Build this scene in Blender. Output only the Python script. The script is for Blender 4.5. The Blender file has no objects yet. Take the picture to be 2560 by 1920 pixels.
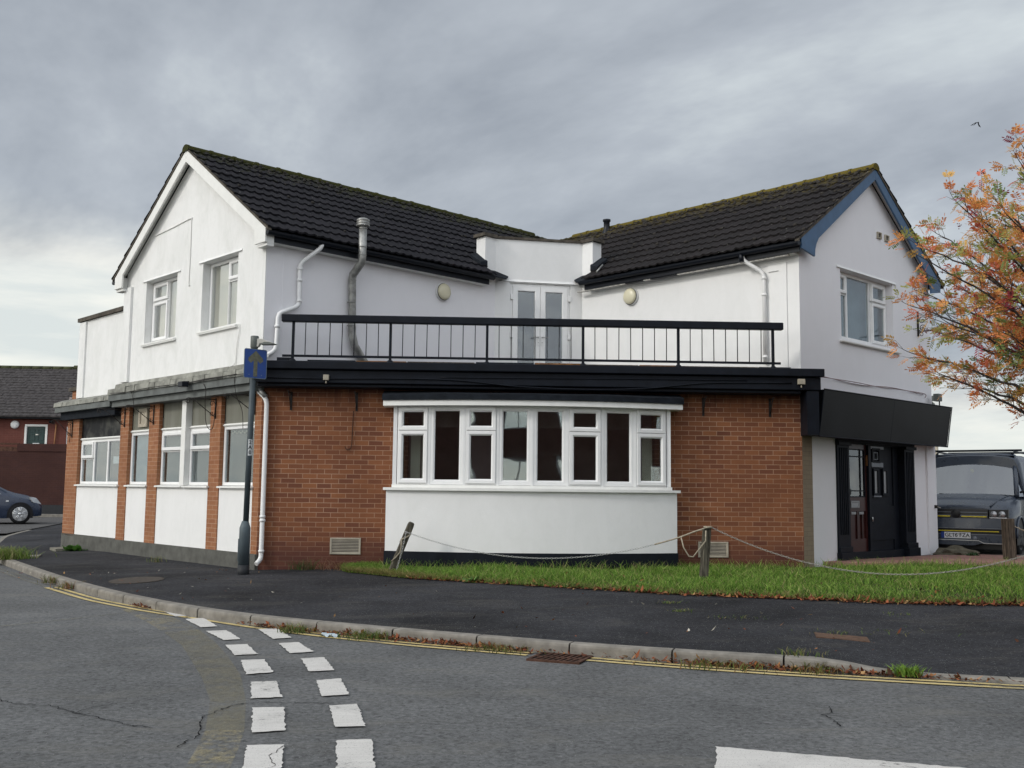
import bpy, bmesh, math, random
import numpy as np
from mathutils import Vector, Matrix
from math import sin, cos, pi, radians, sqrt, atan2, hypot
random.seed(7); rng = np.random.default_rng(7)
SC = bpy.context.scene
COL = SC.collection

# ------------------------------------------------------------------ camera, sky, sun, exposure
YAW, PITCH, ROLL = radians(2.2), math.atan(262/2550.), 0.011
cd = bpy.data.cameras.new('camera'); cd.sensor_width = 36; cd.lens = 36*2550/2560.; cd.clip_end = 3000
camo = bpy.data.objects.new('camera', cd); COL.objects.link(camo)
fw = Vector((sin(YAW)*cos(PITCH), cos(YAW)*cos(PITCH), sin(PITCH)))
r0 = Vector((cos(YAW), -sin(YAW), 0)); u0 = r0.cross(fw)
Rv = r0*cos(ROLL)+u0*sin(ROLL); Uv = -r0*sin(ROLL)+u0*cos(ROLL)
camo.matrix_world = Matrix(((Rv.x, Uv.x, -fw.x, 0), (Rv.y, Uv.y, -fw.y, 0), (Rv.z, Uv.z, -fw.z, 1.45), (0, 0, 0, 1)))
SC.camera = camo
SC.view_settings.view_transform = 'Standard'; SC.view_settings.look = 'None'
SC.view_settings.gamma = 1; SC.view_settings.exposure = 0.12; SC.view_settings.use_curve_mapping = False

SUN_DIR = Vector((-0.86, -0.42, 0.55)).normalized()      # towards the sun
sl = bpy.data.lights.new('sun', 'SUN'); sl.energy = 1.25; sl.angle = radians(10); sl.color = (1.0, 0.95, 0.88)
so = bpy.data.objects.new('sun', sl); COL.objects.link(so); so.location = (-20, -20, 30)
so.rotation_euler = SUN_DIR.to_track_quat('Z', 'Y').to_euler()

W = bpy.data.worlds.new("World"); SC.world = W; W.use_nodes = True
nt = W.node_tree; nt.nodes.clear()
def N(t, **k):
    n = nt.nodes.new(t)
    for a, b in k.items(): setattr(n, a, b)
    return n
def L(a, b): nt.links.new(a, b)
def math_(op, a, b=None, c=None, clamp=False):
    n = N('ShaderNodeMath', operation=op); n.use_clamp = clamp
    for i, v in enumerate((a, b, c)):
        if v is None: continue
        if isinstance(v, (int, float)): n.inputs[i].default_value = v
        else: L(v, n.inputs[i])
    return n.outputs[0]
out = N('ShaderNodeOutputWorld')
sky = N('ShaderNodeTexSky', sky_type='NISHITA', sun_disc=False)
sky.sun_elevation = math.asin(SUN_DIR.z); sky.sun_rotation = atan2(SUN_DIR.x, SUN_DIR.y)
bgs = N('ShaderNodeBackground'); bgs.inputs[1].default_value = 0.06; L(sky.outputs[0], bgs.inputs[0])
tc = N('ShaderNodeTexCoord'); sx = N('ShaderNodeSeparateXYZ'); L(tc.outputs['Generated'], sx.inputs[0])
X, Y, Z = sx.outputs
zc = math_('MAXIMUM', Z, 0.0)
den = math_('ADD', zc, 0.22)
u = math_('DIVIDE', X, den); v = math_('DIVIDE', Y, den)
# streaks run diagonally
ur = math_('ADD', math_('MULTIPLY', u, 0.80), math_('MULTIPLY', v, 0.60))
vr = math_('SUBTRACT', math_('MULTIPLY', v, 0.80), math_('MULTIPLY', u, 0.60))
cx = N('ShaderNodeCombineXYZ'); L(math_('MULTIPLY', ur, 1.15), cx.inputs[0]); L(math_('MULTIPLY', vr, 0.72), cx.inputs[1]); cx.inputs[2].default_value = 7.3
n1 = N('ShaderNodeTexNoise'); n1.inputs['Scale'].default_value = 1.5; n1.inputs['Detail'].default_value = 6; n1.inputs['Roughness'].default_value = 0.60; n1.inputs['Distortion'].default_value = 0.15
L(cx.outputs[0], n1.inputs['Vector'])
cr = N('ShaderNodeValToRGB'); L(n1.outputs['Fac'], cr.inputs[0])
e = cr.color_ramp.elements
e[0].position = 0.34; e[0].color = (0.335, 0.37, 0.42, 1)
e[1].position = 0.70; e[1].color = (0.68, 0.735, 0.755, 1)
m = cr.color_ramp.elements.new(0.52); m.color = (0.465, 0.505, 0.555, 1)
# horizon layer: brighter thin cloud low down, strongest to the left
cx2 = N('ShaderNodeCombineXYZ'); L(math_('MULTIPLY', X, 3.0), cx2.inputs[0]); L(math_('MULTIPLY', Z, 16.0), cx2.inputs[1]); L(Y, cx2.inputs[2])
n2 = N('ShaderNodeTexNoise'); n2.inputs['Scale'].default_value = 1.6; n2.inputs['Detail'].default_value = 7; n2.inputs['Roughness'].default_value = 0.55
L(cx2.outputs[0], n2.inputs['Vector'])
crh = N('ShaderNodeValToRGB'); L(n2.outputs['Fac'], crh.inputs[0])
e = crh.color_ramp.elements
e[0].position = 0.35; e[0].color = (0.72, 0.77, 0.76, 1); e[1].position = 0.62; e[1].color = (1.0, 0.99, 0.91, 1)
# horizon blend height: 0.23 on the far left, 0.1 on the right
hgt = math_('ADD', math_('MULTIPLY', X, -0.15), 0.165)
hn = math_('ADD', hgt, math_('MULTIPLY', math_('SUBTRACT', n1.outputs['Fac'], 0.5), 0.16))
mr = N('ShaderNodeMapRange'); mr.interpolation_type = 'SMOOTHSTEP'
L(math_('SUBTRACT', Z, hn), mr.inputs['Value']); mr.inputs['From Min'].default_value = -0.055; mr.inputs['From Max'].default_value = 0.05
mr.inputs['To Min'].default_value = 1; mr.inputs['To Max'].default_value = 0
mxh = N('ShaderNodeMixRGB'); L(mr.outputs[0], mxh.inputs[0]); L(cr.outputs[0], mxh.inputs[1]); L(crh.outputs[0], mxh.inputs[2])
# brighter zone added to the sky behind the camera, to light the walls
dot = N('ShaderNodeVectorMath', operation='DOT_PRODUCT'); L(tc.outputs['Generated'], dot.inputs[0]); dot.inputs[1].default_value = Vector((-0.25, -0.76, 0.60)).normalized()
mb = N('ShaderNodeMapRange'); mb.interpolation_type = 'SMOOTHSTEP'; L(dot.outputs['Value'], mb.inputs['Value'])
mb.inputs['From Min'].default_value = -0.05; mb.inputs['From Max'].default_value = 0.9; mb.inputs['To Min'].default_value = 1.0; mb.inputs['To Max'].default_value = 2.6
wrm = N('ShaderNodeMixRGB'); wrm.blend_type = 'MULTIPLY'; wrm.inputs[2].default_value = (1.0, 0.965, 0.94, 1); mw = N('ShaderNodeMapRange'); L(dot.outputs['Value'], mw.inputs['Value']); mw.inputs['From Min'].default_value = 0.0; mw.inputs['From Max'].default_value = 0.7
L(mw.outputs[0], wrm.inputs[0]); L(mxh.outputs[0], wrm.inputs[1])
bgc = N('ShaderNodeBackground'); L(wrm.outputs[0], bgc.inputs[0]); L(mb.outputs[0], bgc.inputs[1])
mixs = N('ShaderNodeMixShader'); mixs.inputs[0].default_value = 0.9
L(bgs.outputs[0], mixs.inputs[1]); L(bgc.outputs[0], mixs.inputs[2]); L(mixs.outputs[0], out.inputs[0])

# ------------------------------------------------------------------ materials
MATS = {}
class MT:
    """little node-graph helper"""
    def __init__(s, name, rough=0.8, spec=0.3, metal=0.0):
        s.m = bpy.data.materials.new(name); s.m.use_nodes = True; s.t = s.m.node_tree
        s.b = s.t.nodes['Principled BSDF']; s.b.inputs['Roughness'].default_value = rough
        s.b.inputs['Specular IOR Level'].default_value = spec; s.b.inputs['Metallic'].default_value = metal
        MATS[name] = s.m
    def n(s, t, **k):
        x = s.t.nodes.new(t)
        for a, b in k.items():
            if a in x.inputs.keys(): x.inputs[a].default_value = b
            else: setattr(x, a, b)
        return x
    def l(s, a, b): s.t.links.new(a, b)
    def coord(s, kind='Object', scale=(1, 1, 1)):
        c = s.n('ShaderNodeTexCoord'); mp = s.n('ShaderNodeMapping'); mp.inputs['Scale'].default_value = scale
        s.l(c.outputs[kind], mp.inputs[0]); return mp.outputs[0]
    def noise(s, vec, scale, detail=4, rough=0.55, dist=0.0):
        x = s.n('ShaderNodeTexNoise'); x.inputs['Scale'].default_value = scale; x.inputs['Detail'].default_value = detail
        x.inputs['Roughness'].default_value = rough; x.inputs['Distortion'].default_value = dist
        s.l(vec, x.inputs['Vector']); return x.outputs['Fac']
    def ramp(s, fac, stops):
        x = s.n('ShaderNodeValToRGB'); e = x.color_ramp.elements
        while len(e) < len(stops): e.new(0.5)
        for i, (p, c) in enumerate(stops):
            e[i].position = p
            if not hasattr(c, '__len__'): c = (c, c, c)
            e[i].color = (*c, 1)
        s.l(fac, x.inputs[0]); return x.outputs[0]
    def mix(s, fac, a, b, mode='MIX'):
        x = s.n('ShaderNodeMixRGB'); x.blend_type = mode
        for i, v in ((0, fac), (1, a), (2, b)):
            if isinstance(v, (int, float)): x.inputs[i].default_value = v if i == 0 else (v, v, v, 1)
            elif isinstance(v, tuple): x.inputs[i].default_value = (*v, 1)
            else: s.l(v, x.inputs[i])
        return x.outputs[0]
    def math(s, op, a, b):
        x = s.n('ShaderNodeMath', operation=op)
        for i, v in ((0, a), (1, b)):
            if isinstance(v, (int, float)): x.inputs[i].default_value = v
            else: s.l(v, x.inputs[i])
        return x.outputs[0]
    def col(s, c):
        if isinstance(c, tuple): s.b.inputs['Base Color'].default_value = (*c, 1)
        else: s.l(c, s.b.inputs['Base Color'])
    def rough(s, r): s.l(r, s.b.inputs['Roughness'])
    def bump(s, h, strength=0.3, dist=0.01):
        x = s.n('ShaderNodeBump'); x.inputs['Strength'].default_value = strength; x.inputs['Distance'].default_value = dist
        s.l(h, x.inputs['Height']); s.l(x.outputs[0], s.b.inputs['Normal'])

def plain(name, c, rough=0.6, spec=0.3, metal=0.0, var=0.12, scale=6.0, bump=0.0):
    a = MT(name, rough, spec, metal); v = a.coord()
    f = a.noise(v, scale, 5, 0.6)
    lo = tuple(x*(1-var) for x in c); hi = tuple(min(1, x*(1+var)) for x in c)
    a.col(a.ramp(f, [(0.3, lo), (0.7, hi)]))
    if bump: a.bump(a.noise(v, scale*12, 3), bump, 0.004)
    return a.m

def brickmat(name, c1, c2, mortar, soot=True):
    a = MT(name, 0.85, 0.2); uv = a.coord('UV')
    br = a.n('ShaderNodeTexBrick'); br.offset = 0.5; br.squash = 1.0
    br.inputs['Scale'].default_value = 1.0; br.inputs['Brick Width'].default_value = 0.225; br.inputs['Row Height'].default_value = 0.075
    br.inputs['Mortar Size'].default_value = 0.0050; br.inputs['Mortar Smooth'].default_value = 0.25; br.inputs['Bias'].default_value = 0.0
    br.inputs['Color1'].default_value = (*c1, 1); br.inputs['Color2'].default_value = (*c2, 1); br.inputs['Mortar'].default_value = (*mortar, 1)
    # slightly wandering courses
    nv = a.noise(uv, 3.0, 2); 
    off = a.n('ShaderNodeVectorMath', operation='ADD'); cmb = a.n('ShaderNodeCombineXYZ')
    a.l(a.math('MULTIPLY', a.math('SUBTRACT', nv, 0.5), 0.008), cmb.inputs[1]); a.l(a.math('MULTIPLY', a.math('SUBTRACT', nv, 0.5), 0.02), cmb.inputs[0])
    a.l(uv, off.inputs[0]); a.l(cmb.outputs[0], off.inputs[1]); a.l(off.outputs[0], br.inputs['Vector'])
    big = a.noise(uv, 1.1, 5, 0.6); fine = a.noise(uv, 60, 3, 0.7)
    c = a.mix(a.ramp(big, [(0.35, 0.0), (0.68, 0.65)]), br.outputs['Color'], (c1[0]*0.62, c1[1]*0.6, c1[2]*0.62))
    c = a.mix(0.35, c, a.ramp(fine, [(0.3, 0.75), (0.7, 1.2)]), 'MULTIPLY')
    if soot:   # damp, dirty band of brick near the ground and black drips under the fascia
        s = a.n('ShaderNodeSeparateXYZ'); a.l(uv, s.inputs[0])
        h = a.math('ADD', s.outputs[1], a.math('MULTIPLY', a.math('SUBTRACT', big, 0.5), 0.7))
        c = a.mix(a.ramp(h, [(0.38, 0.75), (0.80, 0.0)]), c, (0.075, 0.030, 0.026))
        st = a.noise(a.coord('UV', (9, 0.4, 1)), 1.0, 4)
        k = a.math('MULTIPLY', a.ramp(s.outputs[1], [(0.0, 0.0), (1.0, 1.0)]), 1.0)
        h2 = a.math('ADD', a.math('SUBTRACT', s.outputs[1], 2.75), a.math('MULTIPLY', a.math('SUBTRACT', st, 0.5), 0.6))
        c = a.mix(a.ramp(h2, [(0.0, 0.0), (0.3, 0.75)]), c, (0.045, 0.018, 0.014))
    a.col(c)
    a.bump(a.mix(0.25, br.outputs['Fac'], fine), -0.5, 0.006)
    return a.m

def render_mat(name, c, dirty=0.25, bump=0.7):
    a = MT(name, 0.75, 0.25); v = a.coord()
    st = a.noise(a.coord('Object', (1.7, 1.7, 0.8)), 1.5, 7, 0.7, 0.5); fi = a.noise(v, 90, 3, 0.7); mid = a.noise(v, 9, 4, 0.6)
    col = a.mix(a.ramp(st, [(0.42, 0.0), (0.72, dirty)]), c, (c[0]*0.62, c[1]*0.64, c[2]*0.60))
    col = a.mix(a.ramp(mid, [(0.5, 0.0), (0.85, dirty*0.5)]), col, (c[0]*0.7, c[1]*0.72, c[2]*0.7))
    a.col(col); a.bump(a.mix(0.35, fi, mid), bump, 0.008)
    return a.m

render_mat('white_render', (0.80, 0.80, 0.79), 0.16)
render_mat('weathered_render', (0.79, 0.79, 0.775), 0.36, 0.8)
render_mat('lilac_render', (0.80, 0.79, 0.81), 0.08)
brickmat('brick', (0.275, 0.110, 0.050), (0.150, 0.057, 0.035), (0.41, 0.26, 0.175))
brickmat('orange_brick', (0.35, 0.16, 0.078), (0.28, 0.115, 0.058), (0.46, 0.30, 0.20), soot=False)
brickmat('dark_brick', (0.062, 0.026, 0.021), (0.05, 0.022, 0.02), (0.07, 0.038, 0.032), soot=False)
brickmat('house_brick', (0.15, 0.052, 0.040), (0.13, 0.046, 0.036), (0.17, 0.085, 0.07), soot=False)
brickmat('terrace_brick', (0.17, 0.080, 0.062), (0.14, 0.065, 0.052), (0.20, 0.12, 0.10), soot=False)
brickmat('tan_brick', (0.33, 0.265, 0.185), (0.29, 0.23, 0.16), (0.24, 0.19, 0.135), soot=False)
plain('white_plastic', (0.80, 0.80, 0.79), 0.35, 0.5, var=0.03)
plain('cream_plastic', (0.66, 0.62, 0.45), 0.35, 0.5, var=0.06)
plain('black_paint', (0.006, 0.008, 0.013), 0.5, 0.18, var=0.3, bump=0.15)
plain('sign_black', (0.008, 0.009, 0.011), 0.3, 0.25, var=0.35, scale=2.0)
plain('gutter_black', (0.006, 0.008, 0.013), 0.4, 0.25, var=0.2)
plain('felt_black', (0.014, 0.017, 0.022), 0.85, 0.12, var=0.4, scale=9, bump=0.5)
plain('white_paint', (0.76, 0.76, 0.73), 0.55, 0.3, var=0.05, bump=0.1)
plain('peeling_paint', (0.50, 0.49, 0.46), 0.8, 0.2, var=0.5, scale=14, bump=0.4)
plain('blue_paint', (0.048, 0.105, 0.195), 0.45, 0.4, var=0.12)
plain('zinc', (0.30, 0.30, 0.285), 0.45, 0.4, 0.55, var=0.4, scale=9)
plain('lead_grey', (0.125, 0.135, 0.130), 0.7, 0.3, var=0.3, scale=4, bump=0.4)
plain('lead_flashing', (0.235, 0.235, 0.205), 0.7, 0.3, var=0.45, scale=5, bump=0.6)
plain('concrete', (0.105, 0.105, 0.095), 0.9, 0.15, var=0.25, scale=5, bump=0.5)
plain('coping', (0.085, 0.075, 0.062), 0.9, 0.15, var=0.45, scale=8, bump=0.5)
plain('timber_edge', (0.20, 0.095, 0.035), 0.85, 0.2, var=0.5, scale=7, bump=0.4)
plain('brown_wood', (0.040, 0.010, 0.009), 0.3, 0.5, var=0.35, scale=4)
plain('steel', (0.45, 0.45, 0.44), 0.3, 0.5, 0.8, var=0.1)
plain('letter_plate', (0.30, 0.31, 0.32), 0.3, 0.5, 0.3, var=0.1)
plain('iron', (0.022, 0.018, 0.016), 0.6, 0.3, var=0.4)
plain('rusty_iron', (0.075, 0.038, 0.026), 0.85, 0.2, var=0.5, scale=14)
plain('vent_cream', (0.38, 0.34, 0.27), 0.7, 0.3, var=0.2)
plain('vent_dark', (0.10, 0.095, 0.085), 0.8, 0.2, var=0.2)
plain('interior_dark', (0.075, 0.065, 0.058), 0.9, 0.1, var=0.2)
plain('inner_grey', (0.17, 0.165, 0.15), 0.9, 0.1, var=0.25, scale=2)
plain('interior_wall', (0.30, 0.235, 0.235), 0.9, 0.1, var=0.1)
plain('blind_grey', (0.125, 0.135, 0.13), 0.9, 0.1, var=0.08, scale=2)
plain('curtain', (0.72, 0.67, 0.54), 0.9, 0.1, var=0.12, scale=3)  # beige cloth, brightened to carry the cream sky reflection in the gable windows
plain('curtain_blue', (0.20, 0.27, 0.31), 0.9, 0.1, var=0.15, scale=3)
plain('post_grey', (0.045, 0.060, 0.068), 0.5, 0.35, var=0.2, scale=5)
plain('sleeve_grey', (0.075, 0.098, 0.110), 0.5, 0.35, var=0.2, scale=5)
plain('sleeve_dark', (0.02, 0.022, 0.025), 0.6, 0.3, var=0.2)
plain('sign_blue', (0.010, 0.055, 0.25), 0.35, 0.5, var=0.1, scale=12)
plain('sign_border', (0.16, 0.21, 0.24), 0.5, 0.4, var=0.2)
plain('faded_arrow', (0.135, 0.135, 0.095), 0.6, 0.3, var=0.3, scale=25)
plain('lamp_head_grey', (0.11, 0.12, 0.11), 0.5, 0.3, var=0.15)
plain('lamp_head_light', (0.42, 0.41, 0.37), 0.5, 0.3, var=0.1)
plain('plate_white', (0.55, 0.57, 0.57), 0.5, 0.3, var=0.05)
plain('text_black', (0.01, 0.01, 0.012), 0.5, 0.3, var=0.05)
plain('kerb_stone', (0.215, 0.200, 0.175), 0.9, 0.15, var=0.28, scale=7, bump=0.5)
plain('gap_dark', (0.015, 0.013, 0.011), 0.95, 0.1, var=0.2)
plain('chain_white', (0.32, 0.30, 0.265), 0.6, 0.3, var=0.3, scale=30)
plain('rope', (0.34, 0.30, 0.23), 0.9, 0.1, var=0.25, scale=40)
plain('tyre', (0.012, 0.012, 0.013), 0.8, 0.2, var=0.2)
plain('alloy', (0.50, 0.51, 0.52), 0.3, 0.5, 0.6, var=0.08)
plain('dark_alloy', (0.03, 0.032, 0.036), 0.35, 0.5, 0.5, var=0.1)
plain('yellow_trim', (0.62, 0.50, 0.02), 0.4, 0.4, var=0.05)
plain('grille_black', (0.006, 0.006, 0.008), 0.35, 0.4, var=0.2)
plain('trim_grey', (0.16, 0.175, 0.20), 0.35, 0.5, 0.3, var=0.1)
plain('number_plate', (0.68, 0.69, 0.70), 0.35, 0.4, var=0.03)
plain('plate_blue', (0.01, 0.04, 0.22), 0.4, 0.4, var=0.03)
plain('rock', (0.095, 0.085, 0.062), 0.95, 0.15, var=0.4, scale=9, bump=0.8)
plain('iron_cover', (0.105, 0.060, 0.038), 0.75, 0.3, var=0.4, scale=18, bump=0.5)
plain('far_cover', (0.065, 0.055, 0.046), 0.85, 0.2, var=0.35, scale=18, bump=0.5)
plain('pale_patch', (0.19, 0.18, 0.15), 0.9, 0.15, var=0.3, scale=10)
plain('litter', (0.45, 0.52, 0.56), 0.5, 0.3, var=0.3, scale=30)
plain('green_door', (0.008, 0.035, 0.034), 0.4, 0.4, var=0.15)
plain('hill_green', (0.055, 0.075, 0.062), 0.95, 0.1, var=0.35, scale=0.05)
plain('far_roof', (0.115, 0.165, 0.150), 0.8, 0.2, var=0.15, scale=0.8)
plain('far_orange', (0.34, 0.17, 0.08), 0.85, 0.2, var=0.1)
plain('bird_black', (0.01, 0.01, 0.012), 0.8, 0.2)
plain('berry', (0.13, 0.012, 0.02), 0.4, 0.4, var=0.3, scale=30)
plain('opposite_roof', (0.05, 0.052, 0.055), 0.8, 0.2, var=0.3)

def paving():
    a = MT('red_paving', 0.85, 0.2); v = a.coord()
    br = a.n('ShaderNodeTexBrick'); br.inputs['Scale'].default_value = 1.0; br.inputs['Brick Width'].default_value = 0.6; br.inputs['Row Height'].default_value = 0.45
    br.inputs['Mortar Size'].default_value = 0.010; br.inputs['Color1'].default_value = (0.33, 0.165, 0.135, 1); br.inputs['Color2'].default_value = (0.27, 0.135, 0.11, 1); br.inputs['Mortar'].default_value = (0.09, 0.06, 0.05, 1)
    a.l(v, br.inputs['Vector']); f = a.noise(v, 4, 5)
    a.col(a.mix(a.ramp(f, [(0.3, 0.0), (0.8, 0.6)]), br.outputs['Color'], (0.20, 0.15, 0.12))); a.bump(br.outputs['Fac'], -0.4, 0.01)
paving()

def glass(name, tint=(0.80, 0.84, 0.84), refl=0.03, wavy=0.012):
    m = bpy.data.materials.new(name); m.use_nodes = True; t = m.node_tree; t.nodes.clear()
    o = t.nodes.new('ShaderNodeOutputMaterial'); tr = t.nodes.new('ShaderNodeBsdfTransparent'); tr.inputs[0].default_value = (*tint, 1)
    gl = t.nodes.new('ShaderNodeBsdfGlossy'); gl.inputs['Roughness'].default_value = 0.015; gl.inputs[0].default_value = (0.95, 0.97, 1, 1)
    ge = t.nodes.new('ShaderNodeNewGeometry'); dp = t.nodes.new('ShaderNodeVectorMath'); dp.operation = 'DOT_PRODUCT'; t.links.new(ge.outputs['Normal'], dp.inputs[0]); t.links.new(ge.outputs['Incoming'], dp.inputs[1])
    def mm(op, x, y=0.0):
        q = t.nodes.new('ShaderNodeMath'); q.operation = op
        for i_, w_ in ((0, x), (1, y)):
            if isinstance(w_, float): q.inputs[i_].default_value = w_
            else: t.links.new(w_, q.inputs[i_])
        return q
    fr = mm('ADD', mm('MULTIPLY', mm('POWER', mm('SUBTRACT', 1.0, mm('ABSOLUTE', dp.outputs['Value']).outputs[0]).outputs[0], 5.0).outputs[0], 0.96).outputs[0], 0.04)
    ad = t.nodes.new('ShaderNodeMath'); ad.operation = 'MULTIPLY_ADD'; t.links.new(fr.outputs[0], ad.inputs[0]); ad.inputs[1].default_value = 1.7; ad.inputs[2].default_value = refl
    ad.use_clamp = True
    tc_ = t.nodes.new('ShaderNodeTexCoord'); nz = t.nodes.new('ShaderNodeTexNoise'); nz.inputs['Scale'].default_value = 1.8; nz.inputs['Detail'].default_value = 1
    bp = t.nodes.new('ShaderNodeBump'); bp.inputs['Strength'].default_value = 0.5; bp.inputs['Distance'].default_value = wavy
    t.links.new(tc_.outputs['Object'], nz.inputs['Vector']); t.links.new(nz.outputs['Fac'], bp.inputs['Height']); t.links.new(bp.outputs[0], gl.inputs['Normal'])
    mx = t.nodes.new('ShaderNodeMixShader'); t.links.new(ad.outputs[0], mx.inputs[0]); t.links.new(tr.outputs[0], mx.inputs[1]); t.links.new(gl.outputs[0], mx.inputs[2]); t.links.new(mx.outputs[0], o.inputs[0])
    MATS[name] = m
glass('window_glass'); glass('bay_glass', (0.80, 0.84, 0.84), 0.07, 0.0045); glass('gable_glass', (0.85, 0.86, 0.84), 0.16); glass('tinted_glass', (0.30, 0.34, 0.36), 0.04); glass('car_glass', (0.36, 0.41, 0.40), 0.12, 0.0); glass('lamp_glass', (0.8, 0.8, 0.8), 0.2, 0.0)

def panel_mat(name, tint, dark, z0):
    # grimy spandrel board: streaks of algae and, on one panel, black mould rising from the bottom
    a = MT(name, 0.6, 0.3); v = a.coord(); st = a.noise(a.coord('Object', (6, 6, 0.5)), 1.2, 6, 0.6); m_ = a.noise(v, 3.0, 6, 0.6)
    c = a.mix(a.ramp(st, [(0.35, 0.0), (0.75, 0.6)]), tint, (tint[0]*0.55, tint[1]*0.55, tint[2]*0.45))
    if dark:
        c = a.mix(a.ramp(m_, [(0.45, 1.0), (0.75, 0.35)]), c, (0.008, 0.009, 0.011))
    a.b.inputs['Specular IOR Level'].default_value = 0.2
    a.col(c)
panel_mat('grimy_panel', (0.195, 0.195, 0.165), False, 2.4); panel_mat('mouldy_panel', (0.16, 0.16, 0.14), True, 2.4)

def tiles(name, moss_col, moss_amt, base):
    a = MT(name, 0.85, 0.10); uv = a.coord('UV'); v = a.coord()
    s = a.n('ShaderNodeSeparateXYZ'); a.l(uv, s.inputs[0])
    wn = a.n('ShaderNodeTexWhiteNoise', noise_dimensions='2D')
    fl = a.n('ShaderNodeVectorMath', operation='FLOOR'); sc = a.n('ShaderNodeVectorMath', operation='MULTIPLY'); sc.inputs[1].default_value = (1/0.33, 1/0.335, 1)
    a.l(uv, sc.inputs[0]); a.l(sc.outputs[0], fl.inputs[0]); a.l(fl.outputs[0], wn.inputs['Vector'])
    f = a.noise(v, 7, 6, 0.65); g = a.noise(v, 40, 4, 0.7)
    c = a.mix(a.ramp(wn.outputs['Value'], [(0.0, 0.0), (1.0, 0.5)]), base, (base[0]*1.7, base[1]*1.6, base[2]*1.6))
    c = a.mix(0.5, c, a.ramp(g, [(0.3, 0.6), (0.75, 1.5)]), 'MULTIPLY')
    # lichen spots
    sp = a.noise(v, 22, 2, 0.4); c = a.mix(a.ramp(sp, [(0.70, 0.0), (0.76, 0.7)]), c, (0.16, 0.16, 0.14))
    h = a.math('ADD', a.math('MULTIPLY', s.outputs[1], 0.30), a.math('MULTIPLY', f, 1.0))
    lo = 1.62 - moss_amt
    fac = a.ramp(a.math('MULTIPLY', h, 0.5), [(max(0, lo*0.5-0.09), 0.0), (lo*0.5+0.08, 1.0)])
    mc = a.mix(a.ramp(g, [(0.35, 0.0), (0.65, 1.0)]), moss_col, (moss_col[0]*2.1, moss_col[1]*1.6, moss_col[2]*0.8))
    a.col(a.mix(fac, c, mc)); a.bump(g, 0.5, 0.012)
tiles('roof_tiles_left', (0.020, 0.026, 0.010), 0.06, (0.015, 0.015, 0.018))
tiles('roof_tiles_right', (0.055, 0.052, 0.020), 0.18, (0.0175, 0.016, 0.0165))
tiles('ridge_moss_left', (0.024, 0.030, 0.012), 0.45, (0.025, 0.024, 0.022))
tiles('ridge_moss_right', (0.070, 0.066, 0.020), 0.52, (0.03, 0.028, 0.025))
plain('house_tiles', (0.055, 0.050, 0.050), 0.85, 0.2, var=0.55, scale=9, bump=0.5)
plain('house_ridge', (0.055, 0.060, 0.030), 0.9, 0.2, var=0.4, scale=3)

def asphalt(name, c, spk, bigvar, stain=None):
    a = MT(name, 0.9, 0.12); v = a.coord()
    f = a.noise(v, 160, 3, 0.8); m_ = a.noise(v, 24, 6, 0.8, 0.6); b = a.noise(v, 0.55, 6, 0.6, 0.5); d = a.noise(v, 3.2, 5, 0.6)
    vo = a.n('ShaderNodeTexVoronoi'); vo.inputs['Scale'].default_value = 75; a.l(v, vo.inputs['Vector'])
    col = a.ramp(b, [(0.30, tuple(x*(1-bigvar) for x in c)), (0.72, tuple(x*(1+bigvar) for x in c))])
    col = a.mix(0.85, col, a.ramp(m_, [(0.33, 0.30), (0.50, 1.0), (0.68, 1.6)]), 'MULTIPLY')
    col = a.mix(0.5, col, a.ramp(f, [(0.25, 0.5), (0.75, 1.6)]), 'MULTIPLY')
    col = a.mix(0.35, col, a.ramp(d, [(0.3, 0.75), (0.7, 1.2)]), 'MULTIPLY')
    if stain:
        s1 = a.noise(a.coord('Object', (0.6, 1.6, 1)), 1.3, 7, 0.7, 0.6); s2 = a.noise(v, 70, 3, 0.7)
        col = a.mix(a.math('MULTIPLY', a.ramp(s1, [(0.52, 0.0), (0.70, 1.0)]), a.ramp(s2, [(0.35, 0.15), (0.65, 0.9)])), col, stain)
    sp = a.n('ShaderNodeTexWhiteNoise', noise_dimensions='3D')
    a.l(vo.outputs['Position'], sp.inputs['Vector'])
    near = a.ramp(vo.outputs['Distance'], [(0.18, 1.0), (0.30, 0.0)])
    pick = a.ramp(sp.outputs['Value'], [(1-spk, 0.0), (1-spk+0.004, 1.0)])
    col = a.mix(a.math('MULTIPLY', near, pick), col, (0.34, 0.34, 0.32))
    a.col(col); a.bump(a.mix(0.5, m_, f), 0.9, 0.012)
asphalt('road_asphalt', (0.132, 0.134, 0.134), 0.04, 0.22, (0.185, 0.178, 0.160))
asphalt('pavement_asphalt', (0.034, 0.0345, 0.038), 0.10, 0.5, (0.085, 0.080, 0.072))
asphalt('yard_asphalt', (0.105, 0.102, 0.100), 0.03, 0.15)
plain('ground_soil', (0.06, 0.055, 0.045), 0.95, 0.1, var=0.3)

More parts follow.
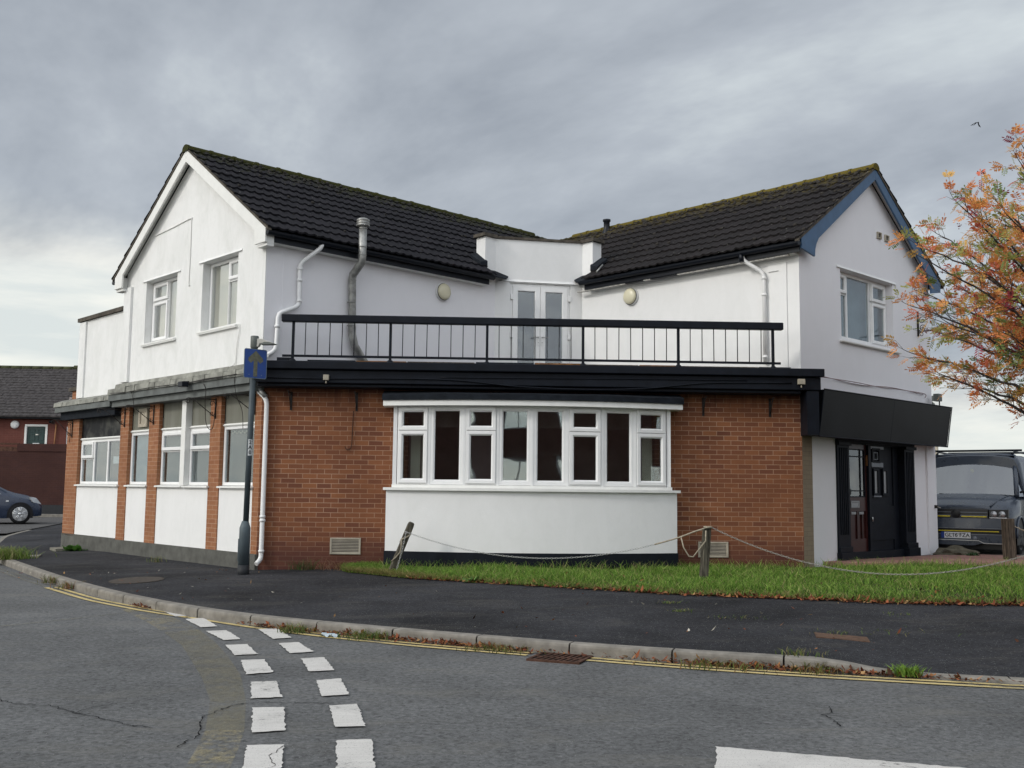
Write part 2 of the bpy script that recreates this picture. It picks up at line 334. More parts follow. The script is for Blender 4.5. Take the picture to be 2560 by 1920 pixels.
def paint_mark(name, c, wear_lo, wear_hi, solid=1.0, fscale=26, under=None):
    """road paint worn through to the tarmac below it"""
    a = MT(name, 0.7, 0.2); v = a.coord(); f = a.noise(v, fscale, 7, 0.8); g = a.noise(v, 2.5, 5, 0.65); st = a.noise(a.coord('Object', (3, 26, 1)), 1.0, 4); sp = a.noise(v, 110, 2, 0.6)
    k = a.math('ADD', a.math('MULTIPLY', f, 0.6), a.math('MULTIPLY', g, 0.4))
    cc = a.mix(a.ramp(st, [(0.3, 0.0), (0.7, 0.5)]), c, tuple(x*0.76 for x in c)); cc = a.mix(a.ramp(g, [(0.45, 0.0), (0.75, 0.5)]), cc, tuple(x*0.6 for x in c))
    al = a.ramp(k, [(wear_lo, solid), (wear_hi, 0.0)]); al = a.math('MULTIPLY', al, a.ramp(sp, [(0.28, 0.35), (0.40, 1.0)]))
    a.col(cc); a.l(al, a.b.inputs['Alpha']); a.bump(f, 0.5, 0.004)
paint_mark('white_marking', (0.62, 0.60, 0.565), 0.57, 0.66)
paint_mark('yellow_marking', (0.58, 0.46, 0.21), 0.52, 0.66)
paint_mark('worn_yellow', (0.42, 0.36, 0.21), 0.40, 0.54, 0.6, 14)
paint_mark('scrubbed_band', (0.27, 0.245, 0.165), 0.40, 0.62, 0.50, 18)
plain('crack_dark', (0.012, 0.012, 0.013), 0.95, 0.05)

def wood(name, c1, c2):
    a = MT(name, 0.9, 0.15); v = a.coord('Object', (14, 14, 1.2)); f = a.noise(v, 2.2, 6, 0.7, 0.6)
    a.col(a.ramp(f, [(0.35, c1), (0.5, c2), (0.62, tuple(min(1, x*1.9) for x in c2))])); a.bump(f, 0.8, 0.01)
wood('weathered_wood', (0.018, 0.017, 0.015), (0.075, 0.068, 0.052))
wood('brown_post', (0.030, 0.025, 0.020), (0.075, 0.060, 0.046))
wood('bark', (0.022, 0.020, 0.020), (0.055, 0.048, 0.045))

def carpaint(name, c, metal=0.0):
    a = MT(name, 0.28, 0.5, metal); a.b.inputs['Coat Weight'].default_value = 0.25; a.b.inputs['Coat Roughness'].default_value = 0.06
    v = a.coord(); f = a.noise(v, 5, 5, 0.6); a.col(a.ramp(f, [(0.3, tuple(x*0.85 for x in c)), (0.7, tuple(x*1.2 for x in c))]))
    a.rough(a.ramp(f, [(0.3, 0.22), (0.7, 0.42)]))
carpaint('van_paint', (0.034, 0.045, 0.066)); carpaint('car_paint', (0.018, 0.029, 0.058))

def vcol(name, rough=0.7, trans=0.3):
    a = MT(name, rough, 0.2); at = a.n('ShaderNodeAttribute', attribute_name='Col'); a.l(at.outputs['Color'], a.b.inputs['Base Color'])
    # thin leaves let some light through
    t = a.t; tr = a.n('ShaderNodeBsdfTranslucent'); a.l(at.outputs['Color'], tr.inputs[0]); mx = a.n('ShaderNodeMixShader'); mx.inputs[0].default_value = trans
    o = t.nodes['Material Output']; a.l(a.b.outputs[0], mx.inputs[1]); a.l(tr.outputs[0], mx.inputs[2]); a.l(mx.outputs[0], o.inputs[0])
vcol('leaf', 0.6, 0.4); vcol('grass_blade', 0.6, 0.3); vcol('dead_leaf', 0.85, 0.1)

# ------------------------------------------------------------------ mesh builder
class MB:
    def __init__(s): s.v = []; s.f = []; s.uv = []; s.mi = []; s.mats = []; s.sm = []
    def m(s, name):
        if name not in s.mats: s.mats.append(name)
        return s.mats.index(name)
    def face(s, pts, mat, uv=None, smooth=False):
        i = len(s.v); s.v += [tuple(p) for p in pts]; s.f.append(tuple(range(i, i+len(pts)))); s.uv.append(uv or [(0, 0)]*len(pts)); s.mi.append(s.m(mat)); s.sm.append(smooth)
    def mesh(s, vs, fs, mat, smooth=False):
        i = len(s.v); s.v += [tuple(p) for p in vs]; k = s.m(mat)
        for f in fs: s.f.append(tuple(i+j for j in f)); s.uv.append([(0, 0)]*len(f)); s.mi.append(k); s.sm.append(smooth)
    def box(s, fr, s0, s1, d0, d1, z0, z1, mat):
        P = [fr(a, b, c) for c in (z0, z1) for a, b in ((s0, d0), (s1, d0), (s1, d1), (s0, d1))]
        S, D = fr.us, fr.ud
        def q(i, uv): s.face([P[j] for j in i], mat, uv)
        q((0, 1, 5, 4), [(s0+S, z0), (s1+S, z0), (s1+S, z1), (s0+S, z1)]); q((3, 7, 6, 2), [(s0+S, z0), (s0+S, z1), (s1+S, z1), (s1+S, z0)])
        q((0, 4, 7, 3), [(d0, z0), (d0, z1), (d1, z1), (d1, z0)]); q((1, 2, 6, 5), [(d0, z0), (d1, z0), (d1, z1), (d0, z1)])
        q((4, 5, 6, 7), [(s0, d0), (s1, d0), (s1, d1), (s0, d1)]); q((0, 3, 2, 1), [(s0, d0), (s0, d1), (s1, d1), (s1, d0)])
    def prism(s, A, B, mat, smooth=False):
        """A and B: matching rings of points; closed solid between them"""
        n = len(A); s.face(A, mat); s.face(B[::-1], mat)
        s.mesh(list(A)+list(B), [(i, (i+1) % n, n+(i+1) % n, n+i) for i in range(n)], mat, smooth)
    def tube(s, pts, r, mat, n=8, caps=True, smooth=True):
        pts = [Vector(p) for p in pts]; R = r if hasattr(r, '__len__') else [r]*len(pts)
        rings = []; t0 = (pts[1]-pts[0]).normalized(); ref = Vector((0, 0, 1)) if abs(t0.z) < 0.9 else Vector((1, 0, 0)); a = t0.cross(ref).normalized()
        for i, p in enumerate(pts):
            if i == 0: t = pts[1]-pts[0]
            elif i == len(pts)-1: t = pts[-1]-pts[-2]
            else: t = (pts[i+1]-pts[i]).normalized()+(pts[i]-pts[i-1]).normalized()
            if t.length < 1e-9: t = t0
            t.normalize(); a = (a-t*a.dot(t))
            if a.length < 1e-6: a = t.orthogonal()
            a.normalize(); b = t.cross(a)
            k = 1.0
            if 0 < i < len(pts)-1:
                c_ = max(0.35, t.dot((pts[i+1]-pts[i]).normalized())); k = 1/c_ if n > 6 else 1.0
                k = min(k, 1.25)
            rings.append([p+(a*cos(2*pi*j/n)+b*sin(2*pi*j/n))*R[i]*k for j in range(n)])
        vs = [q for r_ in rings for q in r_]
        fs = [(i*n+j, i*n+(j+1) % n, (i+1)*n+(j+1) % n, (i+1)*n+j) for i in range(len(pts)-1) for j in range(n)]
        s.mesh(vs, fs, mat, smooth)
        if caps: s.face(rings[0][::-1], mat); s.face(rings[-1], mat)
    def lathe(s, c, prof, mat, n=20, axis=None, smooth=True):
        """prof: (radius, height) pairs along axis"""
        ax = Vector(axis or (0, 0, 1)).normalized(); a = ax.orthogonal().normalized(); b = ax.cross(a); c = Vector(c)
        vs = [c+ax*h+(a*cos(2*pi*j/n)+b*sin(2*pi*j/n))*r for r, h in prof for j in range(n)]
        fs = [(i*n+j, i*n+(j+1) % n, (i+1)*n+(j+1) % n, (i+1)*n+j) for i in range(len(prof)-1) for j in range(n)]
        s.mesh(vs, fs, mat, smooth)
        if prof[0][0] > 1e-4: s.face([vs[j] for j in range(n)][::-1], mat)
        if prof[-1][0] > 1e-4: s.face([vs[(len(prof)-1)*n+j] for j in range(n)], mat)
    def build(s, name, parent=None, recalc=True, col=None, bevel=0.0, origin=None):
        me = bpy.data.meshes.new(name); o = bpy.data.objects.new(name, me); COL.objects.link(o)
        if parent is not None:
            off = Vector(parent['_w']); o.parent = parent
        else:
            off = Vector(origin) if origin is not None else Vector((0, 0, 0)); o.location = off
        o['_w'] = tuple(off)
        V = [(a-off.x, b-off.y, c-off.z) for a, b, c in s.v]
        me.from_pydata(V, [], s.f)
        uvl = me.uv_layers.new(name='UVMap'); flat = [c for f in s.uv for p in f for c in p]; uvl.data.foreach_set('uv', flat)
        for nm in s.mats: me.materials.append(MATS[nm])
        me.polygons.foreach_set('material_index', s.mi); me.polygons.foreach_set('use_smooth', s.sm)
        if recalc:
            bm = bmesh.new(); bm.from_mesh(me); bmesh.ops.remove_doubles(bm, verts=bm.verts, dist=1e-5); bmesh.ops.recalc_face_normals(bm, faces=bm.faces); bm.to_mesh(me); bm.free()
        if bevel:
            md = o.modifiers.new('bevel', 'BEVEL'); md.width = bevel; md.segments = 2; md.limit_method = 'ANGLE'; md.angle_limit = radians(50)
        return o

def tag(o, label=None, cat=None, group=None, kind=None):
    if label: o['label'] = label
    if cat: o['category'] = cat
    if group: o['group'] = group
    if kind: o['kind'] = kind
    return o
def thing(name, loc, label, cat, group=None):
    o = bpy.data.objects.new(name, None); COL.objects.link(o); o.location = loc; o['_w'] = tuple(loc); o.empty_display_size = 0.3
    return tag(o, label, cat, group)

class Fr:
    """wall frame: s along the wall, d outwards from its face, z up (world metres)"""
    def __init__(f, o, ex, out, us=0.0, ud=0.0): f.o = Vector(o); f.ex = Vector(ex); f.out = Vector(out); f.us = us; f.ud = ud
    def __call__(f, s, d, z): p = f.o+f.ex*s+f.out*d; return Vector((p.x, p.y, z))
def dirn(a): a = radians(a); return Vector((sin(a), cos(a), 0))
A_ = dirn(48.5); B_ = dirn(-41.5)
P0 = Vector((-3.310, 16.1, 0)); P1 = Vector((5.264, 16.1, 0)); WF = P1.x-P0.x
FR = Fr(P0, (1, 0, 0), (0, -1, 0)); GL = Fr(P0, B_, -A_); SL = Fr(P0, A_, -B_); GR = Fr(P1, A_, -B_); SR = Fr(P1, B_, -A_)
M0 = P0+A_*4.95; M1 = P1+B_*4.75; CD = (M1-M0).normalized(); CWf = Fr(M0, CD, (CD.y, -CD.x, 0)); CWL = (M1-M0).length

def wall(mb, fr, s0, s1, z0, z1, ops, th, mat, inner='interior_wall', reveal=None, caps=(1, 1)):
    S = sorted({s0, s1, *[o[0] for o in ops], *[o[1] for o in ops]}); Zs = sorted({z0, z1, *[o[2] for o in ops], *[o[3] for o in ops]})
    S = [x for x in S if s0 <= x <= s1]; Zs = [x for x in Zs if z0 <= x <= z1]
    for a, b in zip(S, S[1:]):
        for c, d in zip(Zs, Zs[1:]):
            if any(o[0] <= a+1e-6 and b <= o[1]+1e-6 and o[2] <= c+1e-6 and d <= o[3]+1e-6 for o in ops): continue
            uv = [(a, c), (b, c), (b, d), (a, d)]
            mb.face([fr(a, 0, c), fr(b, 0, c), fr(b, 0, d), fr(a, 0, d)], mat, uv)
            mb.face([fr(a, -th, c), fr(a, -th, d), fr(b, -th, d), fr(b, -th, c)], inner)
    rm = reveal or mat
    for a, b, c, d in ops:
        mb.face([fr(a, 0, c), fr(a, -th, c), fr(a, -th, d), fr(a, 0, d)], rm, [(0, c), (th, c), (th, d), (0, d)])
        mb.face([fr(b, 0, c), fr(b, 0, d), fr(b, -th, d), fr(b, -th, c)], rm, [(0, c), (0, d), (th, d), (th, c)])
        mb.face([fr(a, 0, d), fr(a, -th, d), fr(b, -th, d), fr(b, 0, d)], rm, [(a, 0), (a, th), (b, th), (b, 0)])
        mb.face([fr(a, 0, c), fr(b, 0, c), fr(b, -th, c), fr(a, -th, c)], rm, [(a, 0), (b, 0), (b, th), (a, th)])
    if caps[0]: mb.face([fr(s0, 0, z0), fr(s0, -th, z0), fr(s0, -th, z1), fr(s0, 0, z1)], mat, [(0, z0), (th, z0), (th, z1), (0, z1)])
    if caps[1]: mb.face([fr(s1, 0, z0), fr(s1, 0, z1), fr(s1, -th, z1), fr(s1, -th, z0)], mat, [(0, z0), (0, z1), (th, z1), (th, z0)])
    mb.face([fr(s0, 0, z1), fr(s0, -th, z1), fr(s1, -th, z1), fr(s1, 0, z1)], mat, [(s0, 0), (s0, th), (s1, th), (s1, 0)])

def ring(mb, fr, s0, s1, z0, z1, w, db, df, ch, mat):
    """mitred rectangular frame with a chamfer towards the glass"""
    prof = [(0, db), (0, df-0.004), (0.004, df), (w-ch, df), (w, df-ch), (w, db)]
    rings = []
    for o, d in prof: rings.append([fr(s0+o, d, z0+o), fr(s1-o, d, z0+o), fr(s1-o, d, z1-o), fr(s0+o, d, z1-o)])
    n = len(prof)
    vs = [p for r_ in rings for p in r_]
    fs = [(i*4+j, i*4+(j+1) % 4, ((i+1) % n)*4+(j+1) % 4, ((i+1) % n)*4+j) for i in range(n) for j in range(4)]
    mb.mesh(vs, fs, mat)

def pane(parent, fr, s0, s1, z0, z1, d, mat='window_glass', name='pane'):
    mb = MB(); mb.box(fr, s0, s1, d-0.004, d, z0, z1, mat); return mb.build(name, parent)

def upvc(parent, fr, s0, s1, z0, z1, d, lights, fw_=0.05, gl='window_glass', name='window', label=None):
    """white plastic window: outer frame; lights = (s0,s1,z0,z1,kind) in fractions, kind 'f' fixed / 'o' opener. d = face of frame"""
    mb = MB(); ring(mb, fr, s0, s1, z0, z1, fw_, d-0.06, d, 0.008, 'white_plastic')
    w, h = s1-s0, z1-z0; su = sorted({x for l_ in lights for x in l_[:2]}); 
    for l_ in lights:
        a, b, c, e_ = s0+w*l_[0], s0+w*l_[1], z0+h*l_[2], z0+h*l_[3]
        if l_[0] > 0.01: mb.box(fr, a-0.03, a, d-0.058, d-0.003, c+0.001, e_-0.001, 'white_plastic')
        if l_[1] < 0.99: mb.box(fr, b, b+0.03, d-0.058, d-0.003, c+0.001, e_-0.001, 'white_plastic')
        if l_[2] > 0.01: mb.box(fr, a, b, d-0.057, d-0.002, c-0.028, c, 'white_plastic')
        if l_[3] < 0.99: mb.box(fr, a, b, d-0.057, d-0.002, e_, e_+0.028, 'white_plastic')
    fo = mb.build(name, parent)
    if label: fo['label'] = label
    for l_ in lights:
        a, b, c, e_ = s0+w*l_[0], s0+w*l_[1], z0+h*l_[2], z0+h*l_[3]
        a += (fw_-0.008 if l_[0] < 0.01 else 0.0); b -= (fw_-0.008 if l_[1] > 0.99 else 0.0); c += (fw_-0.008 if l_[2] < 0.01 else 0.0); e_ -= (fw_-0.008 if l_[3] > 0.99 else 0.0)
        if l_[4] == 'o':
            k = MB(); ring(k, fr, a, b, c, e_, 0.058, d-0.035, d+0.022, 0.014, 'white_plastic'); k.build('sash', fo)
            pane(fo, fr, a+0.05, b-0.05, c+0.05, e_-0.05, d-0.008, gl)
        else:
            pane(fo, fr, a, b, c, e_, d-0.025, gl)
    return fo
# ------------------------------------------------------------------ terrain helpers
KERB = [(-13.3, 37.0), (-12.9, 32.0), (-11.7, 26.2), (-10.2, 22.1), (-9.25, 20.4), (-8.35, 18.8), (-7.14, 16.95), (-6.15, 15.45), (-5.40, 14.38), (-4.92, 13.74), (-4.39, 13.04), (-3.81, 12.36), (-3.2, 11.72), (-2.53, 11.10), (-1.88, 10.64), (-1.40, 10.36), (-0.48, 9.83), (0.31, 9.40), (1.09, 9.00), (1.82, 8.70), (2.73, 8.38), (3.47, 8.11), (3.80, 8.00), (4.26, 7.86), (6.0, 7.35), (9.0, 6.5), (14.0, 5.2), (30.0, 1.5), (60.0, -5.0)]
def smooth(x, a, b): t = min(1, max(0, (x-a)/(b-a))); return t*t*(3-2*t)
def road_z(x, y): return 0.14*smooth(y, 20, 30) if x < 0 else 0.0
def kerb_h(x, y): return 0.10*(1-smooth(x, 2.75, 3.5))+0.025*smooth(x, 2.75, 3.5) if x > 0 else 0.10-0.07*smooth(y, 18.6, 21.5)
def kdist(x, y):
    best = 1e9; kh = 0.1
    for (x0, y0), (x1, y1) in zip(KERB, KERB[1:]):
        dx, dy = x1-x0, y1-y0; t = min(1, max(0, ((x-x0)*dx+(y-y0)*dy)/(dx*dx+dy*dy))); px, py = x0+dx*t, y0+dy*t
        d = hypot(x-px, y-py)
        if d < best: best = d; kh = kerb_h(px, py)+road_z(px, py)
    return best, kh
def H(x, y):
    d, kh = kdist(x, y)
    T = 0.215+0.085*smooth(x, 4.0, 9.0)+0.05*smooth(-x, 5.5, 8.5)
    return kh+(T-kh)*min(1, d/5.0)

# ------------------------------------------------------------------ the building
PUB = thing('corner_building', (1.0, 17.0, 0.2), 'white rendered and red brick corner building with two gabled wings and a front balcony', 'building')
def ab(a, b, z=0): return Vector((P0.x, P0.y, 0))+A_*a+B_*b+Vector((0, 0, z))
# front brick wall
BAY = (2.15, 6.35)
mb = MB(); wall(mb, FR, 0.0, WF, 0.1, 3.10, [(2.30, 6.20, 1.50, 2.68)], 0.25, 'brick'); mb.build('front_brick_wall', PUB)
# left ground floor: piers, recessed openings and white panels
piers = [(0.0, 0.19), (1.30, 1.66), (3.62, 4.03), (4.93, 5.30), (7.40, 8.03)]
bays = [(0.19, 1.30), (1.66, 3.62), (4.03, 4.93), (5.30, 7.40)]
for k, (a, b) in enumerate(piers):
    mb = MB(); z0 = 0.40 if b < 5.32 and k != 3 else 0.40
    mb.box(GL, a, b, -0.07, 0.0, 0.38, 3.0 if b < 5.35 else 2.86, 'orange_brick'); mb.build('brick_pier', PUB)
for a, b in bays:
    mb = MB(); mb.box(GL, a, b, -0.22, -0.018, 0.38, 1.415, 'white_render'); mb.build('white_panel', PUB)
mb = MB(); mb.box(GL, -0.02, 5.34, -0.3, 0.035, -0.2, 0.40, 'concrete'); mb.box(GL, 5.34, 8.06, -0.3, 0.0, -0.2, 0.42, 'concrete'); mb.build('plinth', PUB)
def sill(fr, a, b, z, d0, d1, h=0.035, mat='white_paint', parent=PUB):
    mb = MB(); A = [fr(a, d0, z-h), fr(a, d1, z-h), fr(a, d1, z-0.008), fr(a, d0, z+0.012)]; B = [fr(b, d0, z-h), fr(b, d1, z-h), fr(b, d1, z-0.008), fr(b, d0, z+0.012)]
    mb.prism(A, B, mat); return mb.build('sill', parent, bevel=0.003)
RD = -0.068
# window 4 (by the corner), single light
def left_win(a, b, z1, lights):
    w_ = upvc(PUB, GL, a+0.005, b-0.005, 1.455, z1, RD, lights); return w_
wA = left_win(0.19, 1.30, 2.42, [(0, 1, 0, 1, 'f')])
wB1 = left_win(2.66, 3.62, 2.43, [(0, 1, 0, 0.60, 'f'), (0, 1, 0.63, 1, 'o')])
wB2 = left_win(1.66, 2.50, 2.43, [(0, 1, 0, 0.60, 'f'), (0, 1, 0.63, 1, 'o')])
wC = left_win(4.03, 4.93, 2.43, [(0, 1, 0, 1, 'f')])
wD = left_win(5.30, 7.38, 2.35, [(0, 0.33, 0, 1, 'f'), (0.36, 0.66, 0, 1, 'f'), (0.69, 1, 0, 0.56, 'f'), (0.69, 1, 0.59, 1, 'o')])
mb = MB(); mb.box(GL, 2.50, 2.66, -0.24, 0.03, 1.45, 2.93, 'white_paint'); mb.build('mullion_post', PUB)
for a, b in ((0.16, 1.28), (2.60, 3.62), (1.62, 2.56), (4.0, 4.93), (5.26, 7.40)): sill(GL, a, b, 1.445, -0.14, 0.045)
for a, b, z1, m_ in ((0.19, 1.30, 2.42, 'grimy_panel'), (1.66, 2.50, 2.43, 'grimy_panel'), (2.66, 3.62, 2.43, 'grimy_panel'), (4.03, 4.93, 2.43, 'grimy_panel'), (5.30, 7.40, 2.35, 'mouldy_panel')):
    mb = MB(); mb.box(GL, a, b, -0.17, RD-0.015, z1+0.05, 3.0, m_); mb.build('spandrel_panel', PUB)
    mb = MB(); mb.box(GL, a+0.003, b-0.003, -0.16, RD+0.012, z1+0.003, z1+0.048, 'white_paint'); mb.box(GL, a+0.003, b-0.003, -0.16, RD+0.03, z1+0.018, z1+0.030, 'white_paint'); mb.build('head_trim', PUB)
# framed vent on the third panel
mb = MB(); ring(mb, GL, 4.24, 4.61, 2.53, 2.88, 0.065, RD-0.006, RD+0.03, 0.01, 'vent_cream'); mb.box(GL, 4.30, 4.55, RD-0.013, RD+0.004, 2.59, 2.82, 'vent_cream'); mb.build('vent_frame', PUB)
# blinds and boards seen behind the left windows
def board(w_, fr, a, b, z0, z1, d, mat, name='blind'):
    mb = MB(); mb.box(fr, a, b, d-0.02, d, z0, z1, mat); return mb.build(name, w_)
for w_, a, b, z1, f_ in ((wA, 0.22, 1.27, 2.38, 0.45), (wB1, 2.69, 3.59, 2.40, 0.40), (wB2, 1.69, 2.47, 2.40, 0.12), (wC, 4.06, 4.90, 2.40, 0.3), (wD, 5.33, 7.35, 2.32, 0.7)):
    board(w_, GL, a, a+(b-a)*f_, 1.47, z1, -0.16, 'interior_dark', 'dark_board'); board(w_, GL, a+(b-a)*f_, b, 1.47, z1, -0.15, 'curtain_blue' if w_ is wC else 'blind_grey')
mb = MB(); mb.box(GL, 5.55, 5.82, RD-0.045, RD-0.035, 1.86, 2.0, 'number_plate'); mb.build('paper_notice', wD)
# festoon light bulbs string inside the corner window
mb = MB()
for i in range(12): mb.lathe(GL(0.38+i*0.065, -0.12, 2.33-0.02*(i % 2)), [(0.0, -0.02), (0.012, -0.01), (0.012, 0.01), (0.0, 0.02)], 'cream_plastic', 6)
mb.build('string_of_bulbs', wA)
# lead grey fascias over the left ground floor
mb = MB()
def strip(mb, fr, s0, s1, pr, mat):
    mb.prism([fr(s0, d, z) for d, z in pr], [fr(s1, d, z) for d, z in pr], mat)
strip(mb, GL, -0.02, 5.36, [(-0.25, 2.935), (0.17, 2.935), (0.17, 3.045), (-0.25, 3.045)], 'lead_grey')
strip(mb, GL, -0.02, 5.38, [(-0.2, 3.048), (0.24, 3.048), (0.24, 3.165), (-0.2, 3.175)], 'lead_grey'); mb.build('lower_fascia', PUB)
mb = MB(); n = 26
for i in range(n):     # dressed lead flashing in slightly crumpled lengths
    a = -0.02+5.42*i/n; b = -0.02+5.42*(i+1)/n; w1 = random.uniform(-.012, .012)
    strip(mb, GL, a+0.002, b, [(0.0, 3.17), (0.262+w1, 3.168), (0.255+w1, 3.285+w1), (0.12, 3.305+w1*0.5), (0.115, 3.315), (0.10, 3.385+w1*0.4), (0.03, 3.405), (0.0, 3.41)], 'lead_flashing')
mb.build('lead_flashing', PUB)
mb = MB(); strip(mb, GL, 5.385, 8.20, [(-0.25, 2.80), (0.10, 2.80), (0.10, 2.955), (-0.25, 2.955)], 'felt_black')
strip(mb, GL, 5.40, 8.28, [(-0.2, 2.958), (0.20, 2.958), (0.20, 3.07), (-0.2, 3.075)], 'lead_grey'); mb.build('lower_fascia', PUB)
mb = MB()
for i in range(12):
    a = 5.41+2.9*i/12; b = a+2.9/12; w1 = random.uniform(-.012, .012); strip(mb, GL, a, b-0.002, [(0.0, 3.08), (0.225+w1, 3.075), (0.215+w1, 3.16), (0.02, 3.235+w1*.5), (0.0, 3.24)], 'lead_flashing')
mb.build('lead_flashing', PUB)
# upper left gable wall
ze = 5.46; zr = 7.46; sL = (zr-ze)/(2.665+0.3)
w1o = (3.14, 4.43, 4.08, 5.29); w2o = (0.92, 2.16, 4.08, 5.31)
mb = MB(); wall(mb, GL, 0.0, 5.33, 3.36, 5.50, [w1o, w2o], 0.28, 'weathered_render', caps=(0, 1))
mb.face([GL(0, 0, 5.50), GL(5.33, 0, 5.50), GL(5.33, 0, 5.56), GL(2.665, 0, 7.33), GL(0, 0, 5.56)], 'weathered_render'); mb.face([GL(0, -0.28, 5.50), GL(0, -0.28, 5.56), GL(2.665, -0.28, 7.33), GL(5.33, -0.28, 5.56), GL(5.33, -0.28, 5.50)], 'interior_wall')
mb.build('left_gable_wall', PUB)
# shallow render pilasters at both ends and drip heads over the windows
mb = MB(); mb.box(GL, 5.02, 5.33, 0.0, 0.05, 3.42, 5.28, 'weathered_render'); mb.build('render_pilaster', PUB); mb = MB(); mb.box(GL, 0.0, 0.34, 0.0, 0.018, 3.42, 5.42, 'weathered_render'); mb.build('render_pilaster', PUB)
def drip(fr, a, b, z, m_='white_render'):
    mb = MB(); mb.prism([fr(a-0.13, 0, z+0.05), fr(a-0.13, 0.012, z+0.015), fr(a-0.13, 0.03, z-0.0), fr(a-0.13, 0, z-0.0)], [fr(b+0.13, 0, z+0.05), fr(b+0.13, 0.012, z+0.015), fr(b+0.13, 0.03, z), fr(b+0.13, 0, z)], m_); mb.build('drip_moulding', PUB)
for o_, lab, li in ((w1o, 'w1', [(0, 0.46, 0, 1, 'f'), (0.49, 1, 0, 0.66, 'o'), (0.49, 1, 0.69, 1, 'o')]), (w2o, 'w2', [(0.46, 1, 0, 1, 'f'), (0, 0.43, 0, 0.66, 'f'), (0, 0.43, 0.69, 1, 'o')])):
    a, b, c, d = o_
    w_ = upvc(PUB, GL, a+0.004, b-0.004, c+0.03, d-0.004, -0.14, li, 0.055, 'gable_glass')
    s_ = sill(GL, a-0.06, b+0.06, c+0.02, -0.12, 0.05, 0.035)
    board(w_, GL, a+0.05, b-0.05, c+0.05, d-0.05, -0.22, 'curtain', 'curtain'); drip(GL, a, b, d+0.005, 'weathered_render')
# wavy underside strip of tiles under the sills
def wavy(fr, a, b, z):
    mb = MB(); n = int((b-a)/0.03)
    for i in range(n):
        x = a+(b-a)*i/n; mb.tube([fr(x, -0.02, z), fr(x, 0.052, z-0.012)], 0.013, 'white_paint', 6)
    mb.build('sill_edge', PUB)
wavy(GL, 3.09, 4.48, 4.058); wavy(GL, 0.87, 2.21, 4.058)
# side walls of the two wings above the deck
mb = MB(); wall(mb, SL, 0.0, 4.95, 3.30, 5.50, [], 0.25, 'lilac_render', caps=(0, 1)); mb.box(SL, 0.30, 0.315, 0.0, 0.006, 3.4, 5.3, 'lilac_render'); mb.build('left_side_wall', PUB)
mb = MB(); wall(mb, SR, 0.0, 4.75, 3.30, 5.50, [], 0.25, 'white_render', caps=(0, 1)); mb.box(SR, 0.22, 0.36, 0.0, 0.022, 3.4, 5.2, 'white_render'); mb.box(SR, 0.36, 0.56, 0.0, 0.022, 5.08, 5.2, 'white_render'); mb.build('right_side_wall', PUB)
# centre wall with french doors and parapet with cranked returns
mb = MB(); dop = (0.30, 1.50, 3.36, 5.42); wall(mb, CWf, 0, CWL, 3.30, 6.27, [dop], 0.25, 'white_render')
for fr, m_ in ((SL, 4.95), (SR, 4.75)):
    mb.prism([fr(m_-0.27, 0.003, 5.35), fr(m_, 0.003, 5.35), fr(m_, -0.25, 5.35), fr(m_-0.27, -0.25, 5.35)], [fr(m_-0.27, 0.003, 6.27), fr(m_, 0.003, 6.27), fr(m_, -0.25, 6.27), fr(m_-0.27, -0.25, 6.27)], 'white_render')
mb.build('centre_wall', PUB)
drip(CWf, 0.22, 1.56, 5.44)
mb = MB(); mb.box(CWf, 0.0, CWL, -0.27, 0.03, 6.272, 6.32, 'coping')
for fr, m_ in ((SL, 4.95), (SR, 4.75)): mb.box(fr, m_-0.33, m_+0.02, -0.28, 0.05, 6.274, 6.335, 'coping')
mb.build('parapet_coping', PUB)
# french doors
dmb = MB(); ring(dmb, CWf, 0.304, 1.496, 3.40, 5.415, 0.05, -0.12, -0.03, 0.008, 'white_plastic'); fd = dmb.build('french_doors', PUB)
for a, b in ((0.352, 0.897), (0.903, 1.448)):
    k = MB(); ring(k, CWf, a, b, 3.44, 5.37, 0.105, -0.10, -0.01, 0.012, 'white_plastic'); k.build('door_leaf', fd)
    pane(fd, CWf, a+0.09, b-0.09, 3.53, 5.28, -0.05)
k = MB()
for x, sg in ((0.862, -1), (0.938, 1)):
    k.box(CWf, x-0.014, x+0.014, -0.012, 0.006, 4.22, 4.42, 'white_plastic'); k.tube([CWf(x, 0.0, 4.37), CWf(x, 0.045, 4.37), CWf(x+sg*0.11, 0.045, 4.37)], 0.010, 'steel', 6); k.lathe(CWf(x, 0.006, 4.27), [(0.010, 0), (0.010, 0.005)], 'steel', 8, axis=CWf.out)
k.build('door_handle', fd)
k = MB()
for x in (0.325, 1.475):
    for z in (3.75, 4.40, 5.15): k.box(CWf, x-0.02, x+0.035, -0.03, 0.012, z-0.05, z+0.05, 'white_plastic')
k.build('hinge', fd)
board(fd, CWf, 0.3, 1.5, 3.40, 5.40, -0.30, 'interior_dark', 'inner_board')
# right gable wall (down to the ground) with window opening and doorway
wr = (1.34, 3.26, 4.06, 5.28); zer = 5.46; zrr = 7.26; sR = (zrr-zer)/(2.39+0.3)
mb = MB(); wall(mb, GR, 0.0, 4.78, 3.10, 5.50, [wr], 0.28, 'lilac_render', caps=(0, 1))
mb.face([GR(0, 0, 5.50), GR(4.78, 0, 5.50), GR(4.78, 0, 5.56), GR(2.39, 0, 7.14), GR(0, 0, 5.56)], 'lilac_render'); mb.face([GR(0, -0.28, 5.50), GR(0, -0.28, 5.56), GR(2.39, -0.28, 7.14), GR(4.78, -0.28, 5.56), GR(4.78, -0.28, 5.50)], 'interior_wall')
mb.box(GR, 0.40, 4.42, 0.0, 0.035, 3.06, 3.30, 'lilac_render'); mb.box(GR, 0.42, 4.40, 0.0, 0.02, 3.30, 3.32, 'lilac_render')
mb.build('right_gable_wall', PUB)
